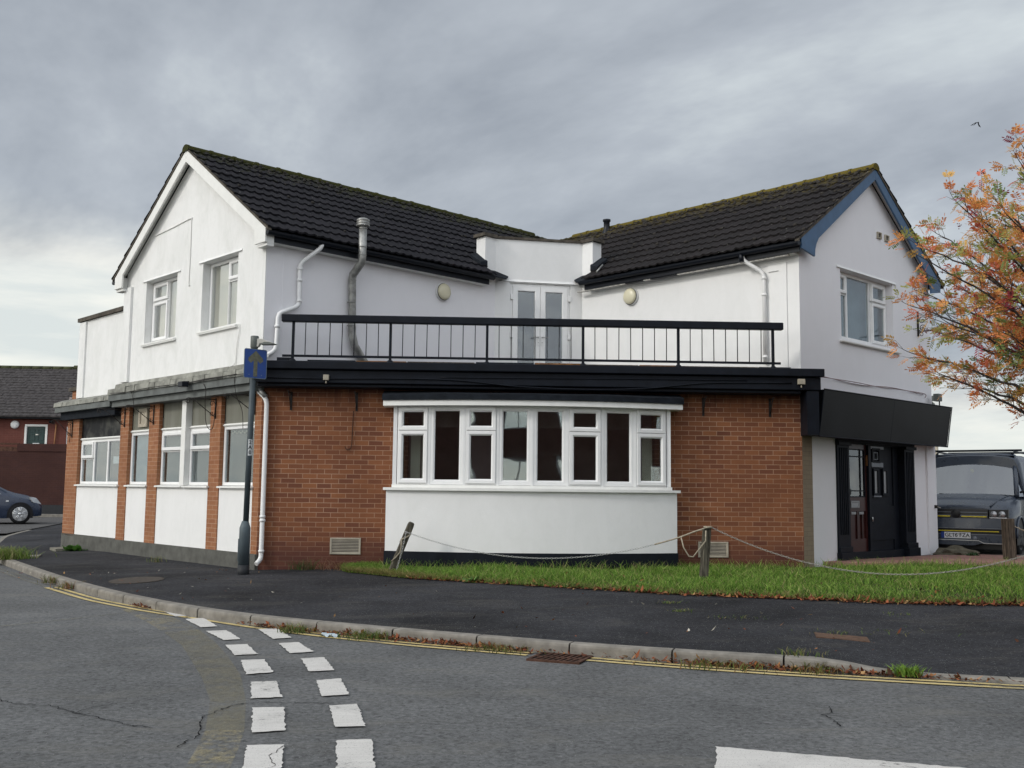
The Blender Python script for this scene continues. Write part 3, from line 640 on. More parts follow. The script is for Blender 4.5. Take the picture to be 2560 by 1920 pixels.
dor = (1.05, 3.87, 0.10, 2.36)
mb = MB(); wall(mb, GR, 0.31, 4.78, 0.10, 3.10, [dor], 0.28, 'lilac_render'); mb.box(GR, 4.42, 4.78, 0.0, 0.04, 0.10, 2.9, 'lilac_render'); mb.build('right_ground_wall', PUB)
mb = MB(); mb.box(GR, 0.0, 0.31, -0.28, -0.004, 0.1, 3.09, 'tan_brick'); mb.build('painted_brick_pier', PUB)
wR = upvc(PUB, GR, wr[0]+0.004, wr[1]-0.004, wr[2]+0.03, wr[3]-0.004, -0.13, [(0, 0.215, 0, 0.66, 'f'), (0, 0.215, 0.69, 1, 'o'), (0.245, 0.655, 0, 1, 'f'), (0.70, 1, 0, 0.66, 'o'), (0.70, 1, 0.69, 1, 'o')], 0.055, label='three part white window in the right gable')
sill(GR, 1.27, 3.46, 4.035, -0.12, 0.06, 0.03); wavy(GR, 1.28, 3.45, 4.015); board(wR, GR, 1.4, 3.2, 4.10, 5.24, -0.28, 'curtain_blue', 'blind'); drip(GR, wr[0], wr[1], wr[3]+0.005)
for a in (2.70, 2.99):
    mb = MB(); ring(mb, GR, a, a+0.145, 6.05, 6.17, 0.022, -0.01, 0.035, 0.006, 'vent_cream'); mb.box(GR, a+0.02, a+0.125, 0.002, 0.010, 6.065, 6.155, 'vent_dark'); mb.build('wall_vent', PUB)
# back walls, floors and ceilings so the rooms are closed
mb = MB()
def vwall(p, q, z0, z1, mat='white_render'):
    mb.face([(p.x, p.y, z0), (q.x, q.y, z0), (q.x, q.y, z1), (p.x, p.y, z1)], mat)
pts = [ab(0, 8.03), ab(11.2, 8.03), ab(11.2, -5.68)]
vwall(pts[0], pts[1], 0, 3.3); vwall(pts[1], pts[2], 0, 5.5)
vwall(ab(0, 5.33), ab(11.2, 5.33), 3.3, 5.6)
mb.build('rear_wall', PUB)
def poly(mb, P, z, mat, th=0.0):
    if th: mb.prism([(p.x, p.y, z-th) for p in P], [(p.x, p.y, z) for p in P], mat)
    else: mb.face([(p.x, p.y, z) for p in P], mat)
foot = [ab(0.05, 0.0), ab(0.05, 8.0), ab(11.15, 8.0), ab(11.15, -5.6), P1+B_*0.05+A_*0.02]
mb = MB(); poly(mb, foot, 0.32, 'interior_dark', 0.1); poly(mb, [P0+Vector((.05, .05, 0)), ab(0.05, 8.0), ab(11.15, 8.0), ab(11.15, -5.6), P1+Vector((-.05, .05, 0))], 3.02, 'interior_dark', 0.05); mb.build('floor_slabs', PUB)
mb = MB()
for x in (1.2, 3.0, 5.6): mb.box(FR, x, x+0.35, -3.3, -2.9, 0.33, 2.9, 'interior_wall')
mb.box(FR, 2.3, 2.5, -0.9, -0.3, 0.33, 2.9, 'interior_wall'); mb.box(FR, 6.05, 6.25, -0.9, -0.3, 0.33, 2.9, 'interior_wall')
mb.build('inner_walls', PUB)
# low block beyond the left gable
mb = MB(); wall(mb, GL, 5.34, 7.56, 3.22, 4.86, [], 0.25, 'weathered_render'); mb.box(GL, 7.24, 7.56, 0.0, 0.035, 3.24, 4.84, 'weathered_render')
q = [ab(0.25, 5.34), ab(0.25, 7.56), ab(4.0, 7.56), ab(4.0, 5.34)]; vwall(ab(0, 7.56), ab(4, 7.56), 3.2, 4.86, 'weathered_render'); mb.build('low_block_wall', PUB)
mb = MB(); mb.box(GL, 5.34, 7.64, -0.28, 0.06, 4.862, 4.94, 'coping'); mb.build('low_block_coping', PUB)
mb = MB(); mb.box(GL, 7.70, 8.0, -0.35, -0.05, 3.0, 3.42, 'orange_brick'); mb.box(GL, 7.68, 8.10, -0.37, 0.0, 3.422, 3.50, 'coping'); mb.build('brick_upstand', PUB)

# ---------------- flat roof deck, front fascia, railing
mb = MB(); poly(mb, [P0+Vector((0.0, -0.30, 0)), ab(0.02, 0.1), M0+A_*.2, M1+A_*.2, P1+Vector((0.0, 0.1, 0)), P1+Vector((0.0, -0.30, 0))], 3.37, 'felt_black', 0.06); mb.build('flat_roof', PUB)
mb = MB(); mb.box(FR, -0.05, WF+0.20, 0.0, 0.36, 3.04, 3.245, 'black_paint'); mb.box(FR, -0.14, WF+0.24, 0.05, 0.43, 3.25, 3.375, 'black_paint')
mb.box(FR, -0.02, WF-0.1, 0.003, 0.30, 2.985, 3.037, 'black_paint'); mb.build('front_fascia', PUB, bevel=0.012)
mb = MB(); mb.box(FR, WF-0.02, WF+0.17, -0.35, 0.34, 2.34, 3.03, 'black_paint'); mb.build('corner_box', PUB)
mb = MB(); x = 0.75
while x < 8.25:
    l_ = random.uniform(0.5, 1.3); mb.box(FR, x, min(8.3, x+l_-0.02), 0.22, 0.36, 3.376, 3.392+random.uniform(0, .012), random.choice(['timber_edge', 'timber_edge', 'brown_post', 'felt_black'])); x += l_
mb.build('edge_timbers', PUB)

mb = MB(); mb.box(FR, 0.34, 8.18, 0.29, 0.41, 3.985, 4.10, 'black_paint'); rail = mb.build('railing', PUB, bevel=0.012)
mb = MB(); mb.box(FR, 0.36, 8.14, 0.335, 0.365, 3.44, 3.475, 'black_paint'); mb.build('bottom_rail', rail)
PX = [0.52+1.5*i for i in range(6)]
for x in PX:
    mb = MB(); mb.box(FR, x-0.02, x+0.02, 0.33, 0.37, 3.375, 3.99, 'black_paint'); mb.lathe(FR(x, 0.35, 3.37), [(0.05, 0), (0.05, 0.02), (0.03, 0.04)], 'black_paint', 10); mb.build('post', rail)
for i in range(5):
    for j in range(1, 8):
        x = PX[i]+1.5*j/8; mb = MB(); mb.tube([FR(x, 0.35, 3.47), FR(x+random.uniform(-.003, .003), 0.35, 3.99)], 0.0075, 'black_paint', 6); mb.build('baluster', rail)
mb = MB(); mb.box(FR, 0.28, 0.50, 0.22, 0.36, 3.376, 3.43, 'black_paint'); mb.build('roof_outlet', PUB)
# cables slung along the fascia
def cable(pts, r, mat, name='cable', parent=PUB, n=6, sub=6):
    P = [Vector(p) for p in pts]; Q = []
    for i in range(len(P)-1):
        p0 = P[max(0, i-1)]; p1 = P[i]; p2 = P[i+1]; p3 = P[min(len(P)-1, i+2)]
        for k in range(sub):
            t = k/sub; Q.append(0.5*((2*p1)+(p2-p0)*t+(2*p0-5*p1+4*p2-p3)*t*t+(3*p1-p0-3*p2+p3)*t**3))
    Q.append(P[-1]); mb = MB(); mb.tube(Q, r, mat, n); return mb.build(name, parent)
cable([FR(0.0, 0.375, 3.12), FR(1.0, 0.375, 3.11), FR(2.2, 0.375, 3.125), FR(3.1, 0.375, 3.11), FR(4.0, 0.375, 3.03), FR(5.0, 0.375, 3.0), FR(6.0, 0.375, 3.03), FR(7.0, 0.375, 3.13), FR(8.3, 0.375, 3.15)], 0.010, 'gutter_black')
cable([FR(2.8, 0.375, 3.155), FR(4.0, 0.375, 3.16), FR(5.8, 0.375, 3.175), FR(7.6, 0.375, 3.18)], 0.007, 'gutter_black')
def junction(fr, s, d, z, w=0.11):
    mb = MB(); mb.box(fr, s-w/2, s+w/2, d, d+0.06, z-0.04, z+0.045, 'vent_cream'); mb.tube([fr(s, d+0.03, z-0.05), fr(s, d+0.03, z-0.09)], 0.012, 'vent_cream', 6); mb.build('junction_box', PUB, bevel=0.006)
junction(FR, 1.05, 0.365, 3.12, 0.085); junction(FR, 8.45, 0.365, 3.165, 0.11)

# ---------------- sloping sign board over the door
SG = thing('sign_board', GR(2.4, 0.3, 2.7), 'long blank black sign board tilted out over the doorway', 'sign')
mb = MB(); A = [GR(0.02, 0.012, 2.34), GR(0.02, 0.29, 2.325), GR(0.02, 0.40, 3.065), GR(0.02, 0.012, 3.065)]; B = [GR(4.72, 0.04, 2.34), GR(4.72, 0.29, 2.325), GR(4.72, 0.40, 3.065), GR(4.72, 0.04, 3.065)]
mb.prism(A, B, 'sign_black'); mb.build('sign_panel', SG, bevel=0.006)
mb = MB()
def along(a, b, d, z): return GR(a, d, z)
for (z, d) in ((3.07, 0.405), (2.33, 0.296)): mb.tube([GR(0.0, d, z), GR(4.74, d, z)], 0.011, 'black_paint', 4, smooth=False)
for s_ in (0.01, 2.42, 4.73): mb.tube([GR(s_, 0.298 if s_ != 2.42 else 0.288, 2.33), GR(s_, 0.405 if s_ != 2.42 else 0.397, 3.07)], 0.010 if s_ != 2.42 else 0.006, 'black_paint', 4, smooth=False)
mb.build('sign_frame', SG)
cable([GR(0.45, 0.05, 3.33), GR(1.6, 0.05, 3.335), GR(2.6, 0.045, 3.32), GR(3.4, 0.045, 3.335), GR(4.35, 0.045, 3.33), GR(4.40, 0.045, 3.26)], 0.008, 'interior_wall'); cable([GR(0.5, 0.052, 3.35), GR(1.8, 0.052, 3.30), GR(3.0, 0.052, 3.345), GR(4.3, 0.052, 3.31)], 0.007, 'interior_wall')
# floodlight on a stalk behind the sign
mb = MB(); mb.tube([GR(4.66, 0.2, 3.06), GR(4.66, 0.2, 3.20)], 0.012, 'iron', 6); mb.box(GR, 4.58, 4.74, 0.12, 0.22, 3.20, 3.34, 'lamp_head_grey'); mb.build('floodlight', SG)

# ---------------- doorway
DR = MB(); DR.box(GR, 1.06, 3.86, -0.27, -0.05, 2.28, 2.355, 'black_paint'); DR.box(GR, 1.05, 3.88, -0.2, 0.05, 2.30, 2.345, 'black_paint')
ds = DR.build('door_surround', PUB); DR = MB(); DR.box(GR, 1.06, 3.86, -0.27, -0.01, 0.10, 0.44, 'black_paint'); DR.build('threshold', ds)
for a, b in ((1.055, 1.46), (3.50, 3.90)):
    mb = MB(); mb.box(GR, a, b, -0.2, 0.03, 0.10, 2.30, 'black_paint'); mb.box(GR, a-0.02, b+0.03, -0.1, 0.09, 0.08, 0.46, 'black_paint'); mb.box(GR, a-0.005, b+0.01, -0.1, 0.06, 0.46, 0.55, 'black_paint'); mb.box(GR, a-0.01, b+0.02, -0.1, 0.07, 2.24, 2.30, 'black_paint')
    for i in range(5): x = a+0.08+i*(b-a-0.16)/4; mb.box(GR, x-0.012, x+0.012, 0.03, 0.045, 0.75, 2.2, 'black_paint')
    mb.build('fluted_pilaster', ds, bevel=0.006)
# left leaf: brown glazed door
L0, L1 = 1.46, 2.27
mb = MB(); mb.box(GR, L0, L1, -0.16, -0.11, 0.44, 2.28, 'brown_wood'); 
mb.box(GR, L0, L0+0.06, -0.11, -0.085, 0.44, 2.28, 'brown_wood'); mb.box(GR, L1-0.06, L1, -0.11, -0.085, 0.44, 2.28, 'brown_wood')
mb.box(GR, L0+0.06, L1-0.06, -0.11, -0.085, 2.20, 2.28, 'brown_wood'); mb.box(GR, L0+0.06, L1-0.06, -0.11, -0.085, 1.13, 1.37, 'brown_wood'); mb.box(GR, L0+0.06, L1-0.06, -0.11, -0.085, 0.44, 0.66, 'brown_wood')
for x in (1.70, 1.93, 2.10): mb.box(GR, x-0.022, x+0.022, -0.11, -0.088, 0.66, 1.13, 'brown_wood')
dl = mb.build('brown_door', ds, bevel=0.004); dl['label'] = 'dark brown front door with glazed upper half'
PUBDOOR = ds
mb = MB(); mb.box(GR, 1.50, 2.21, -0.108, -0.100, 1.37, 2.20, 'tinted_glass')
dgl = mb.build('door_glass', ds)
mb = MB()
for z in (2.07, 1.48): mb.box(GR, 1.50, 2.21, -0.10, -0.086, z-0.010, z+0.010, 'black_paint')
for x in (2.06,): mb.box(GR, x-0.010, x+0.010, -0.10, -0.086, 1.37, 2.20, 'black_paint')
ring(mb, GR, 1.50, 2.21, 1.37, 2.20, 0.018, -0.10, -0.080, 0.004, 'black_paint'); mb.build('glazing_bars', ds)
mb = MB(); ring(mb, GR, 1.68, 1.97, 1.19, 1.31, 0.028, -0.085, -0.070, 0.006, 'letter_plate'); mb.box(GR, 1.71, 1.94, -0.085, -0.077, 1.22, 1.28, 'letter_plate'); mb.build('letter_box', ds)
for x, w_ in ((1.54, 0.11), (1.78, 0.16), (2.05, 0.16)):
    mb = MB(); mb.box(GR, x-w_/2, x+w_/2, -0.088, -0.080, 1.075, 1.12, 'letter_plate'); mb.build('door_plaque', ds, bevel=0.01)
mb = MB(); mb.box(GR, 2.235, 2.285, -0.085, -0.06, 1.92, 2.10, 'timber_edge'); mb.build('door_plate', ds)
mb = MB(); mb.tube([GR(2.33, -0.07, 1.02), GR(2.33, -0.02, 1.02), GR(2.33, -0.02, 0.95)], 0.012, 'steel', 6); mb.lathe(GR(2.29, -0.085, 1.82), [(0.02, 0), (0.02, 0.03), (0.0, 0.035)], 'steel', 10, axis=GR.out); mb.build('door_knob', ds)
# right leaf: black panelled door with two slit windows
R0_, R1_ = 2.33, 3.50
mb = MB(); mb.box(GR, 2.27, 2.36, -0.17, -0.04, 0.44, 2.28, 'black_paint'); mb.box(GR, 2.36, 3.50, -0.18, -0.12, 0.44, 2.28, 'black_paint')
mb.box(GR, 2.46, 3.40, -0.12, -0.10, 0.62, 1.22, 'black_paint'); mb.box(GR, 3.30, 3.50, -0.12, -0.10, 0.44, 2.28, 'black_paint'); mb.build('black_door', ds, bevel=0.005)
mb = MB(); ring(mb, GR, 2.50, 2.80, 1.97, 2.24, 0.045, -0.12, -0.085, 0.01, 'black_paint'); ring(mb, GR, 2.57, 2.73, 2.03, 2.17, 0.02, -0.12, -0.095, 0.006, 'trim_grey'); mb.build('door_moulding', ds); mb = MB(); mb.box(GR, 2.46, 2.94, -0.12, -0.09, 2.225, 2.27, 'trim_grey'); mb.box(GR, 2.47, 2.90, -0.12, -0.085, 1.905, 1.985, 'trim_grey')
mb.build('door_rail', ds); mb = MB(); mb.box(GR, 2.52, 2.80, -0.12, -0.08, 1.375, 1.40, 'trim_grey'); mb.build('slit_sill', ds)
for a, b in ((2.54, 2.74), (2.88, 3.08)):
    mb = MB(); ring(mb, GR, a, b, 1.40, 1.88, 0.045, -0.12, -0.085, 0.01, 'black_paint'); mb.box(GR, a+0.045, b-0.045, -0.112, -0.105, 1.44, 1.84, 'letter_plate'); mb.build('slit_window', ds)
# small hook on the far corner
mb = MB(); mb.box(GR, 4.66, 4.70, 0.04, 0.09, 1.17, 1.23, 'iron'); mb.tube([GR(4.68, 0.09, 1.20), GR(4.68, 0.15, 1.18)], 0.008, 'chain_white', 6); mb.build('wall_hook', PUB)
# ------------------------------------------------------------------ roofs
def tile_slope(name, fr, u0, umax, eave_d, z_e, slope, L_run, mat, umin=None, verge=0.0):
    """fr: wall frame; eave at outward distance eave_d; slope rises inwards. umax(v_run) gives end of each course."""
    th = math.atan(slope); ct, st = cos(th), sin(th); g = 0.335; Ltot = L_run/ct; mb = MB(); nrow = int(math.ceil(Ltot/g)); roll = 0.165; du = roll/6
    def P(u, v, h):   # v up the slope, h off it
        return fr(u, eave_d-v*ct+h*st, z_e+v*st+h*ct)
    r2 = random.Random(5)
    for r in range(nrow):
        va, vb = r*g, min(Ltot, (r+1)*g+0.03)
        ue = umax(va*ct-eave_d); us = u0 if umin is None else umin(va*ct-eave_d)
        n = max(2, int(round((ue-us)/du)))
        jl = {}
        vs = []; uvs = []
        for i in range(n+1):
            u = us+(ue-us)*i/n; ph = (u/roll)*2*pi; t = int(u/0.33); 
            if t not in jl: jl[t] = (r2.uniform(-.006, .007), r2.uniform(-.015, .012))
            w = 0.020*max(0.0, cos(ph))**0.8 if cos(ph) > 0 else 0.0
            jh, jv = jl[t]
            vs += [P(u, va+jv, 0.012+w), P(u, va+jv, 0.042+w+jh), P(u, vb, 0.010+w)]
            uvs += [(u, va), (u, va+0.01), (u, vb-0.02)]
        fs = []
        for i in range(n):
            a = i*3; fs += [(a, a+3, a+4, a+1), (a+1, a+4, a+5, a+2)]
        base = len(mb.v); mb.v += [tuple(p) for p in vs]; k = mb.m(mat)
        for f in fs: mb.f.append(tuple(base+j for j in f)); mb.uv.append([uvs[j] for j in f]); mb.mi.append(k); mb.sm.append(False)
    # underlay so no light passes
    ue = umax(0-eave_d); 
    return mb.build(name, PUB, recalc=False)
def sheet(name, P, mat):
    mb = MB(); mb.prism([tuple(p) for p in P], [(p[0], p[1], p[2]-0.02) for p in P], mat); return mb.build(name, PUB)
EO = 0.30
sLn = math.tan(math.atan((7.46-5.46)/2.965)); sRn = (7.26-5.46)/2.69
# left wing, inner slope (frame SL: u along A, inwards = +b)
def lmax(run):   # run = b (inwards from wall plane)
    return 4.70 if run < 0.12 else 6.42+run
o = tile_slope('left_roof', SL, -0.19, lmax, EO, 5.46, sLn, 2.965, 'roof_tiles_left'); LROOF = o; o['label'] = 'dark mossy tiled roof of the left wing'
GLo = Fr(P0+B_*5.33, A_, B_)
tile_slope('left_roof_far_slope', GLo, -0.19, lambda r: 11.0, EO, 5.46, sLn, 2.965, 'roof_tiles_left')
# right wing, inner slope (frame SR: u along B from the gable, inwards = +a)
o = tile_slope('right_roof', SR, -0.19, lambda run: 4.50 if run < 0.12 else 5.68+run, EO, 5.46, sRn, 2.69, 'roof_tiles_right'); RROOF = o; o['label'] = 'tiled roof of the right wing with yellow green moss'
GRo = Fr(P1+A_*4.78, B_, A_)
tile_slope('right_roof_far_slope', GRo, -0.19, lambda r: 9.0, EO, 5.46, sRn, 2.69, 'roof_tiles_right')
def P_ab(a, b, z): p = ab(a, b); return (p.x, p.y, z)
sheet('roof_underlay', [P_ab(-0.14, -0.26, 5.46), P_ab(5.0, -0.26, 5.46), P_ab(9.0, 2.665, 7.42), P_ab(-0.14, 2.665, 7.42)], 'felt_black')
sheet('roof_underlay', [P_ab(-0.14, 5.33+0.26, 5.46), P_ab(11, 5.33+0.26, 5.46), P_ab(11, 2.665, 7.42), P_ab(-0.14, 2.665, 7.42)], 'felt_black')
sheet('roof_underlay', [P_ab(6.16, -5.68-0.14, 5.46), P_ab(6.16, -1.0, 5.46), P_ab(8.81, 2.4, 7.21), P_ab(8.81, -5.68-0.14, 7.21)], 'felt_black')
sheet('roof_underlay', [P_ab(11.46, -5.68-0.14, 5.46), P_ab(11.46, 3, 5.46), P_ab(8.81, 2.4, 7.21), P_ab(8.81, -5.68-0.14, 7.21)], 'felt_black')
# ridges
def ridge(name, p, q, mat, parent):
    p, q = Vector(p), Vector(q); n = int((q-p).length/0.45); d = (q-p)/n; t = d.normalized(); side = t.cross(Vector((0, 0, 1))).normalized(); mb = MB()
    for i in range(n):
        a = p+d*i; b = a+d*0.985; rz = random.uniform(-.008, .008); R = 0.105
        for (c0, c1, rr) in ((a, a+d*0.12, R+0.012), (a+d*0.12, b, R)):
            vs = []; m_ = 8
            for c in (c0, c1):
                for j in range(m_+1):
                    an = radians(-15)+radians(210)*j/m_; vs.append(c+side*(cos(an)*rr)+Vector((0, 0, sin(an)*rr*0.85+rz)))
            i0 = len(mb.v); mb.v += [tuple(v) for v in vs]; k = mb.m(mat)
            for j in range(m_):
                f = (j, j+1, m_+2+j, m_+1+j); mb.f.append(tuple(i0+x for x in f)); mb.uv.append([(i*0.45+0.4*(x > m_), 3.0+0.05*(x % (m_+1))) for x in f]); mb.mi.append(k); mb.sm.append(True)
            mb.face([vs[j] for j in range(m_+1)], mat, [(0, 3)]*(m_+1))
    mb.build(name, parent, recalc=False)
ridge('ridge_tiles', P_ab(-0.19, 2.665, 7.435), P_ab(8.6, 2.665, 7.435), 'ridge_moss_left', LROOF); ridge('ridge_tiles', P_ab(8.81, -5.68-0.19, 7.235), P_ab(8.81, 1.5, 7.235), 'ridge_moss_right', RROOF)
# moss cushions along the ridges and on the upper courses
def moss(name, fr, eave_d, z_e, slope, run, umin_, umax_, n, mat, parent, seed):
    r = random.Random(seed); th = math.atan(slope); ct, st = cos(th), sin(th); L_ = run/ct; mb = MB()
    for i in range(n):
        u = r.uniform(umin_, umax_); v = L_*(1-abs(r.gauss(0, 0.09))) if r.random() < 0.85 else r.uniform(0.3, L_)
        if v < 0.1 or u > 4.6+max(0, (v*ct-eave_d)): continue
        c = fr(u, eave_d-v*ct+0.045*st, z_e+v*st+0.045*ct); s_ = r.uniform(0.012, 0.042); m_ = 6
        mb.lathe(c, [(s_*1.0, -0.01), (s_*1.0, s_*0.25), (s_*0.6, s_*0.55), (0.0, s_*0.7)], mat, m_, axis=tuple(fr.out*st+Vector((0, 0, ct))))
    tag(mb.build(name, parent, recalc=False), kind='stuff')
moss('moss', SL, EO, 5.46, sLn, 2.965, -0.15, 8.5, 200, 'ridge_moss_left', LROOF, 3); moss('moss', SR, EO, 5.46, sRn, 2.69, -0.15, 7.5, 380, 'ridge_moss_right', RROOF, 4)
# roof verges, bargeboards and boxed feet
def barge(fr, w, d0, d1, ze_, sl, over, mat, soff, hboard=0.19, foot=0.20, parent=PUB, curved=False):
    mid = w/2; zr_ = ze_+sl*(mid+EO)
    for sgn in (1, -1):
        X_ = (lambda t: t) if sgn == 1 else (lambda t: w-t)
        mb = MB()
        def q(t, off): return (X_(t), ze_+sl*(t+EO)-off)
        # board follows the slope just under the tiles
        pts = [q(-over, 0.02), q(mid, 0.02), q(mid, 0.02+hboard*1.18), q(0.14, 0.02+hboard*1.18)]
        zf = ze_+sl*(-over+EO)-foot-0.05
        if curved: pts += [(X_(0.36), q(0.36, 0)[1]-0.30), (X_(0.28), q(0.25, 0)[1]-0.34), (X_(0.24), zf+0.06), (X_(0.23), zf-0.05), (X_(-over+0.02), zf+0.02)]
        else: pts += [(X_(0.12), zf+0.0), (X_(-over), zf)]
        if curved: pts.pop(3)
        A = [fr(a, d0, z) for a, z in pts]; B = [fr(a, d1, z) for a, z in pts]; mb.prism(A, B, mat); mb.build('bargeboard', parent, bevel=0.004)
        mb = MB(); pts = [q(-over, 0.05), q(mid, 0.05), q(mid, 0.075), q(-over, 0.075)]
        mb.prism([fr(a, 0.003, z) for a, z in pts], [fr(a, d0-0.002, z) for a, z in pts], soff)
        mb.build('verge_soffit', parent)
        # verge: mortar edge under the tiles
        mb = MB(); pts = [q(-EO, -0.03), q(mid, -0.03), q(mid, 0.018), q(-EO, 0.018)]; mb.prism([fr(a, d0-0.02, z) for a, z in pts], [fr(a, d1+0.012, z) for a, z in pts], 'coping'); mb.build('verge_edge', parent)
    return
barge(GL, 5.33, 0.13, 0.165, 5.46, sLn, 0.21, 'white_paint', 'white_paint')
barge(GR, 4.78, 0.13, 0.165, 5.46, sRn, 0.19, 'blue_paint', 'lilac_render', 0.17, 0.16, curved=True)
mb = MB(); mb.box(GL, -0.20, 0.10, 0.0, 0.125, 5.22, 5.26, 'white_paint'); mb.box(GL, -0.20, -0.17, 0.0, 0.125, 5.255, 5.44, 'white_paint'); mb.build('soffit_box', PUB); mb = MB(); mb.box(GL, 5.24, 5.53, 0.0, 0.125, 5.22, 5.263, 'white_paint'); mb.box(GL, 5.335, 5.53, -0.30, 0.128, 5.262, 5.50, 'white_paint'); mb.build('soffit_box', PUB)
# eaves: fascia, soffit, gutter
def eaves(fr, s0, s1, fascia_mat, soff_mat):
    mb = MB(); mb.box(fr, s0, s1, 0.17, 0.195, 5.29, 5.44, fascia_mat); mb.build('eaves_fascia', PUB)
    mb = MB(); mb.box(fr, max(0.0, s0), s1, 0.002, 0.168, 5.29, 5.31, soff_mat); mb.build('eaves_soffit', PUB)
    mb = MB(); n = 8; A = []; 
    ring_ = [(0.20+0.055-0.055*cos(pi*j/n), 5.435-0.062*sin(pi*j/n)) for j in range(n+1)]
    inner = [(0.20+0.055-0.049*cos(pi*j/n), 5.435-0.055*sin(pi*j/n)) for j in range(n+1)][::-1]
    P = ring_+inner; mb.prism([fr(s0-0.03, d, z) for d, z in P], [fr(s1+0.06, d, z) for d, z in P], 'gutter_black')
    mb.face([fr(s0-0.03, d, z) for d, z in ring_], 'gutter_black')
    x = s0+0.4
    while x < s1:
        R2 = [(0.255-0.060*cos(pi*j/n), 5.437-0.069*sin(pi*j/n)) for j in range(n+1)]
        mb.prism([fr(x, d, z) for d, z in R2], [fr(x+0.05, d, z) for d, z in R2], 'gutter_black'); x += 1.15
    mb.build('gutter', PUB)
eaves(SL, -0.13, 4.62, 'gutter_black', 'white_paint'); eaves(SR, -0.13, 4.52, 'gutter_black', 'white_paint'); eaves(GLo, -0.15, 10.5, 'gutter_black', 'white_paint')
mb = MB(); x = 0.1
while x < 4.5:
    l_ = random.uniform(0.1, 0.5); mb.box(SR, x, x+l_, 0.10, 0.172, 5.268, 5.289, random.choice(['peeling_paint', 'peeling_paint', 'gutter_black'])); x += l_
mb.build('peeling_board', PUB)
mb = MB(); mb.prism([SL(4.52, 0.05, 5.66), SL(4.70, 0.05, 5.66), SL(4.70, -0.25, 5.88), SL(4.52, -0.25, 5.88)], [SL(4.52, 0.05, 5.74), SL(4.70, 0.05, 5.78), SL(4.70, -0.25, 6.0), SL(4.52, -0.25, 5.93)], 'felt_black'); mb.build('abutment_flashing', PUB); mb = MB()
mb.prism([SR(4.32, 0.05, 5.68), SR(4.50, 0.05, 5.68), SR(4.50, -0.25, 5.90), SR(4.32, -0.25, 5.90)], [SR(4.32, 0.05, 5.74), SR(4.50, 0.05, 5.80), SR(4.50, -0.25, 6.0), SR(4.32, -0.25, 5.95)], 'felt_black')
mb.tube([SR(4.22, 0.18, 5.60), SR(4.27, -0.05, 5.78)], 0.018, 'zinc', 5)
mb.build('abutment_flashing', PUB)
# ------------------------------------------------------------------ pipes
def pipe(pts, r, mat, name='downpipe', parent=PUB, clips=()):
    P = []; pts = [Vector(p) for p in pts]
    P.append(pts[0])
    for i in range(1, len(pts)-1):
        a = (pts[i-1]-pts[i]).normalized(); b = (pts[i+1]-pts[i]).normalized(); k = min(0.07, (pts[i-1]-pts[i]).length*.4, (pts[i+1]-pts[i]).length*.4)
        P += [pts[i]+a*k, pts[i]+(a+b)*k*0.3, pts[i]+b*k]
    P.append(pts[-1]); mb = MB(); mb.tube(P, r, mat, 10)
    for c, ax in clips: mb.lathe(c, [(r+0.008, -0.02), (r+0.010, 0.0), (r+0.008, 0.02)], mat, 10, axis=ax); 
    return mb, mb.build(name, parent)
Zx = (0, 0, 1)
pipe([SL(0.86, 0.255, 5.40), SL(0.84, 0.24, 5.33), SL(0.57, 0.06, 5.05), SL(0.58, 0.06, 4.36), SL(0.20, 0.06, 4.19), SL(0.185, 0.06, 3.60), SL(0.03, 0.06, 3.50)], 0.036, 'white_plastic', clips=[(SL(0.575, 0.06, 4.97), Zx), (SL(0.575, 0.06, 4.78), Zx), (SL(0.58, 0.06, 4.44), Zx), (SL(0.19, 0.06, 3.98), Zx)])
pipe([SR(0.92, 0.255, 5.40), SR(0.905, 0.22, 5.30), SR(0.62, 0.06, 5.07), SR(0.615, 0.06, 3.56)], 0.034, 'white_plastic', clips=[(SR(0.617, 0.06, 4.98), Zx), (SR(0.617, 0.06, 4.70), Zx), (SR(0.617, 0.06, 3.66), Zx)])
mb = MB(); mb.tube([SR(0.93, 0.255, 5.42), SR(0.92, 0.25, 5.27)], 0.045, 'gutter_black', 8); mb.build('gutter_outlet', PUB)
pipe([GL(0.02, 0.05, 2.93), FR(0.09, 0.055, 2.80), FR(0.085, 0.055, 0.33), FR(0.03, 0.14, 0.26)], 0.036, 'white_plastic', clips=[(FR(0.087, 0.055, 0.98), Zx), (FR(0.087, 0.055, 0.92), Zx), (FR(0.087, 0.055, 0.45), Zx)])
mb = MB(); mb.tube([GL(0.015, 0.055, 2.96), FR(0.075, 0.06, 2.84)], 0.042, 'zinc', 10); mb.build('pipe_offset', PUB)
# stainless boiler flue through the eaves
F1 = [SL(1.55, 0.37, 5.20), SL(1.52, 0.37, 5.98)]
mb = MB(); mb.tube([SL(1.955, 0.05, 3.40), SL(1.93, 0.06, 3.52), SL(1.80, 0.08, 3.66), SL(1.66, 0.095, 3.82), SL(1.60, 0.10, 4.0), SL(1.57, 0.10, 4.95), SL(1.57, 0.12, 5.02), SL(1.59, 0.33, 5.20), SL(1.59, 0.35, 5.28), SL(1.59, 0.35, 5.83)], 0.066, 'zinc', 16)
for z in (4.15, 4.55, 4.93): mb.lathe(SL(1.572, 0.10, z), [(0.068, -0.010), (0.072, 0), (0.068, 0.010)], 'zinc', 16)
for z in (5.32, 5.46, 5.78): mb.lathe(SL(1.59, 0.35, z), [(0.068, -0.012), (0.073, 0), (0.068, 0.012)], 'zinc', 16)
mb.build('boiler_flue', PUB)
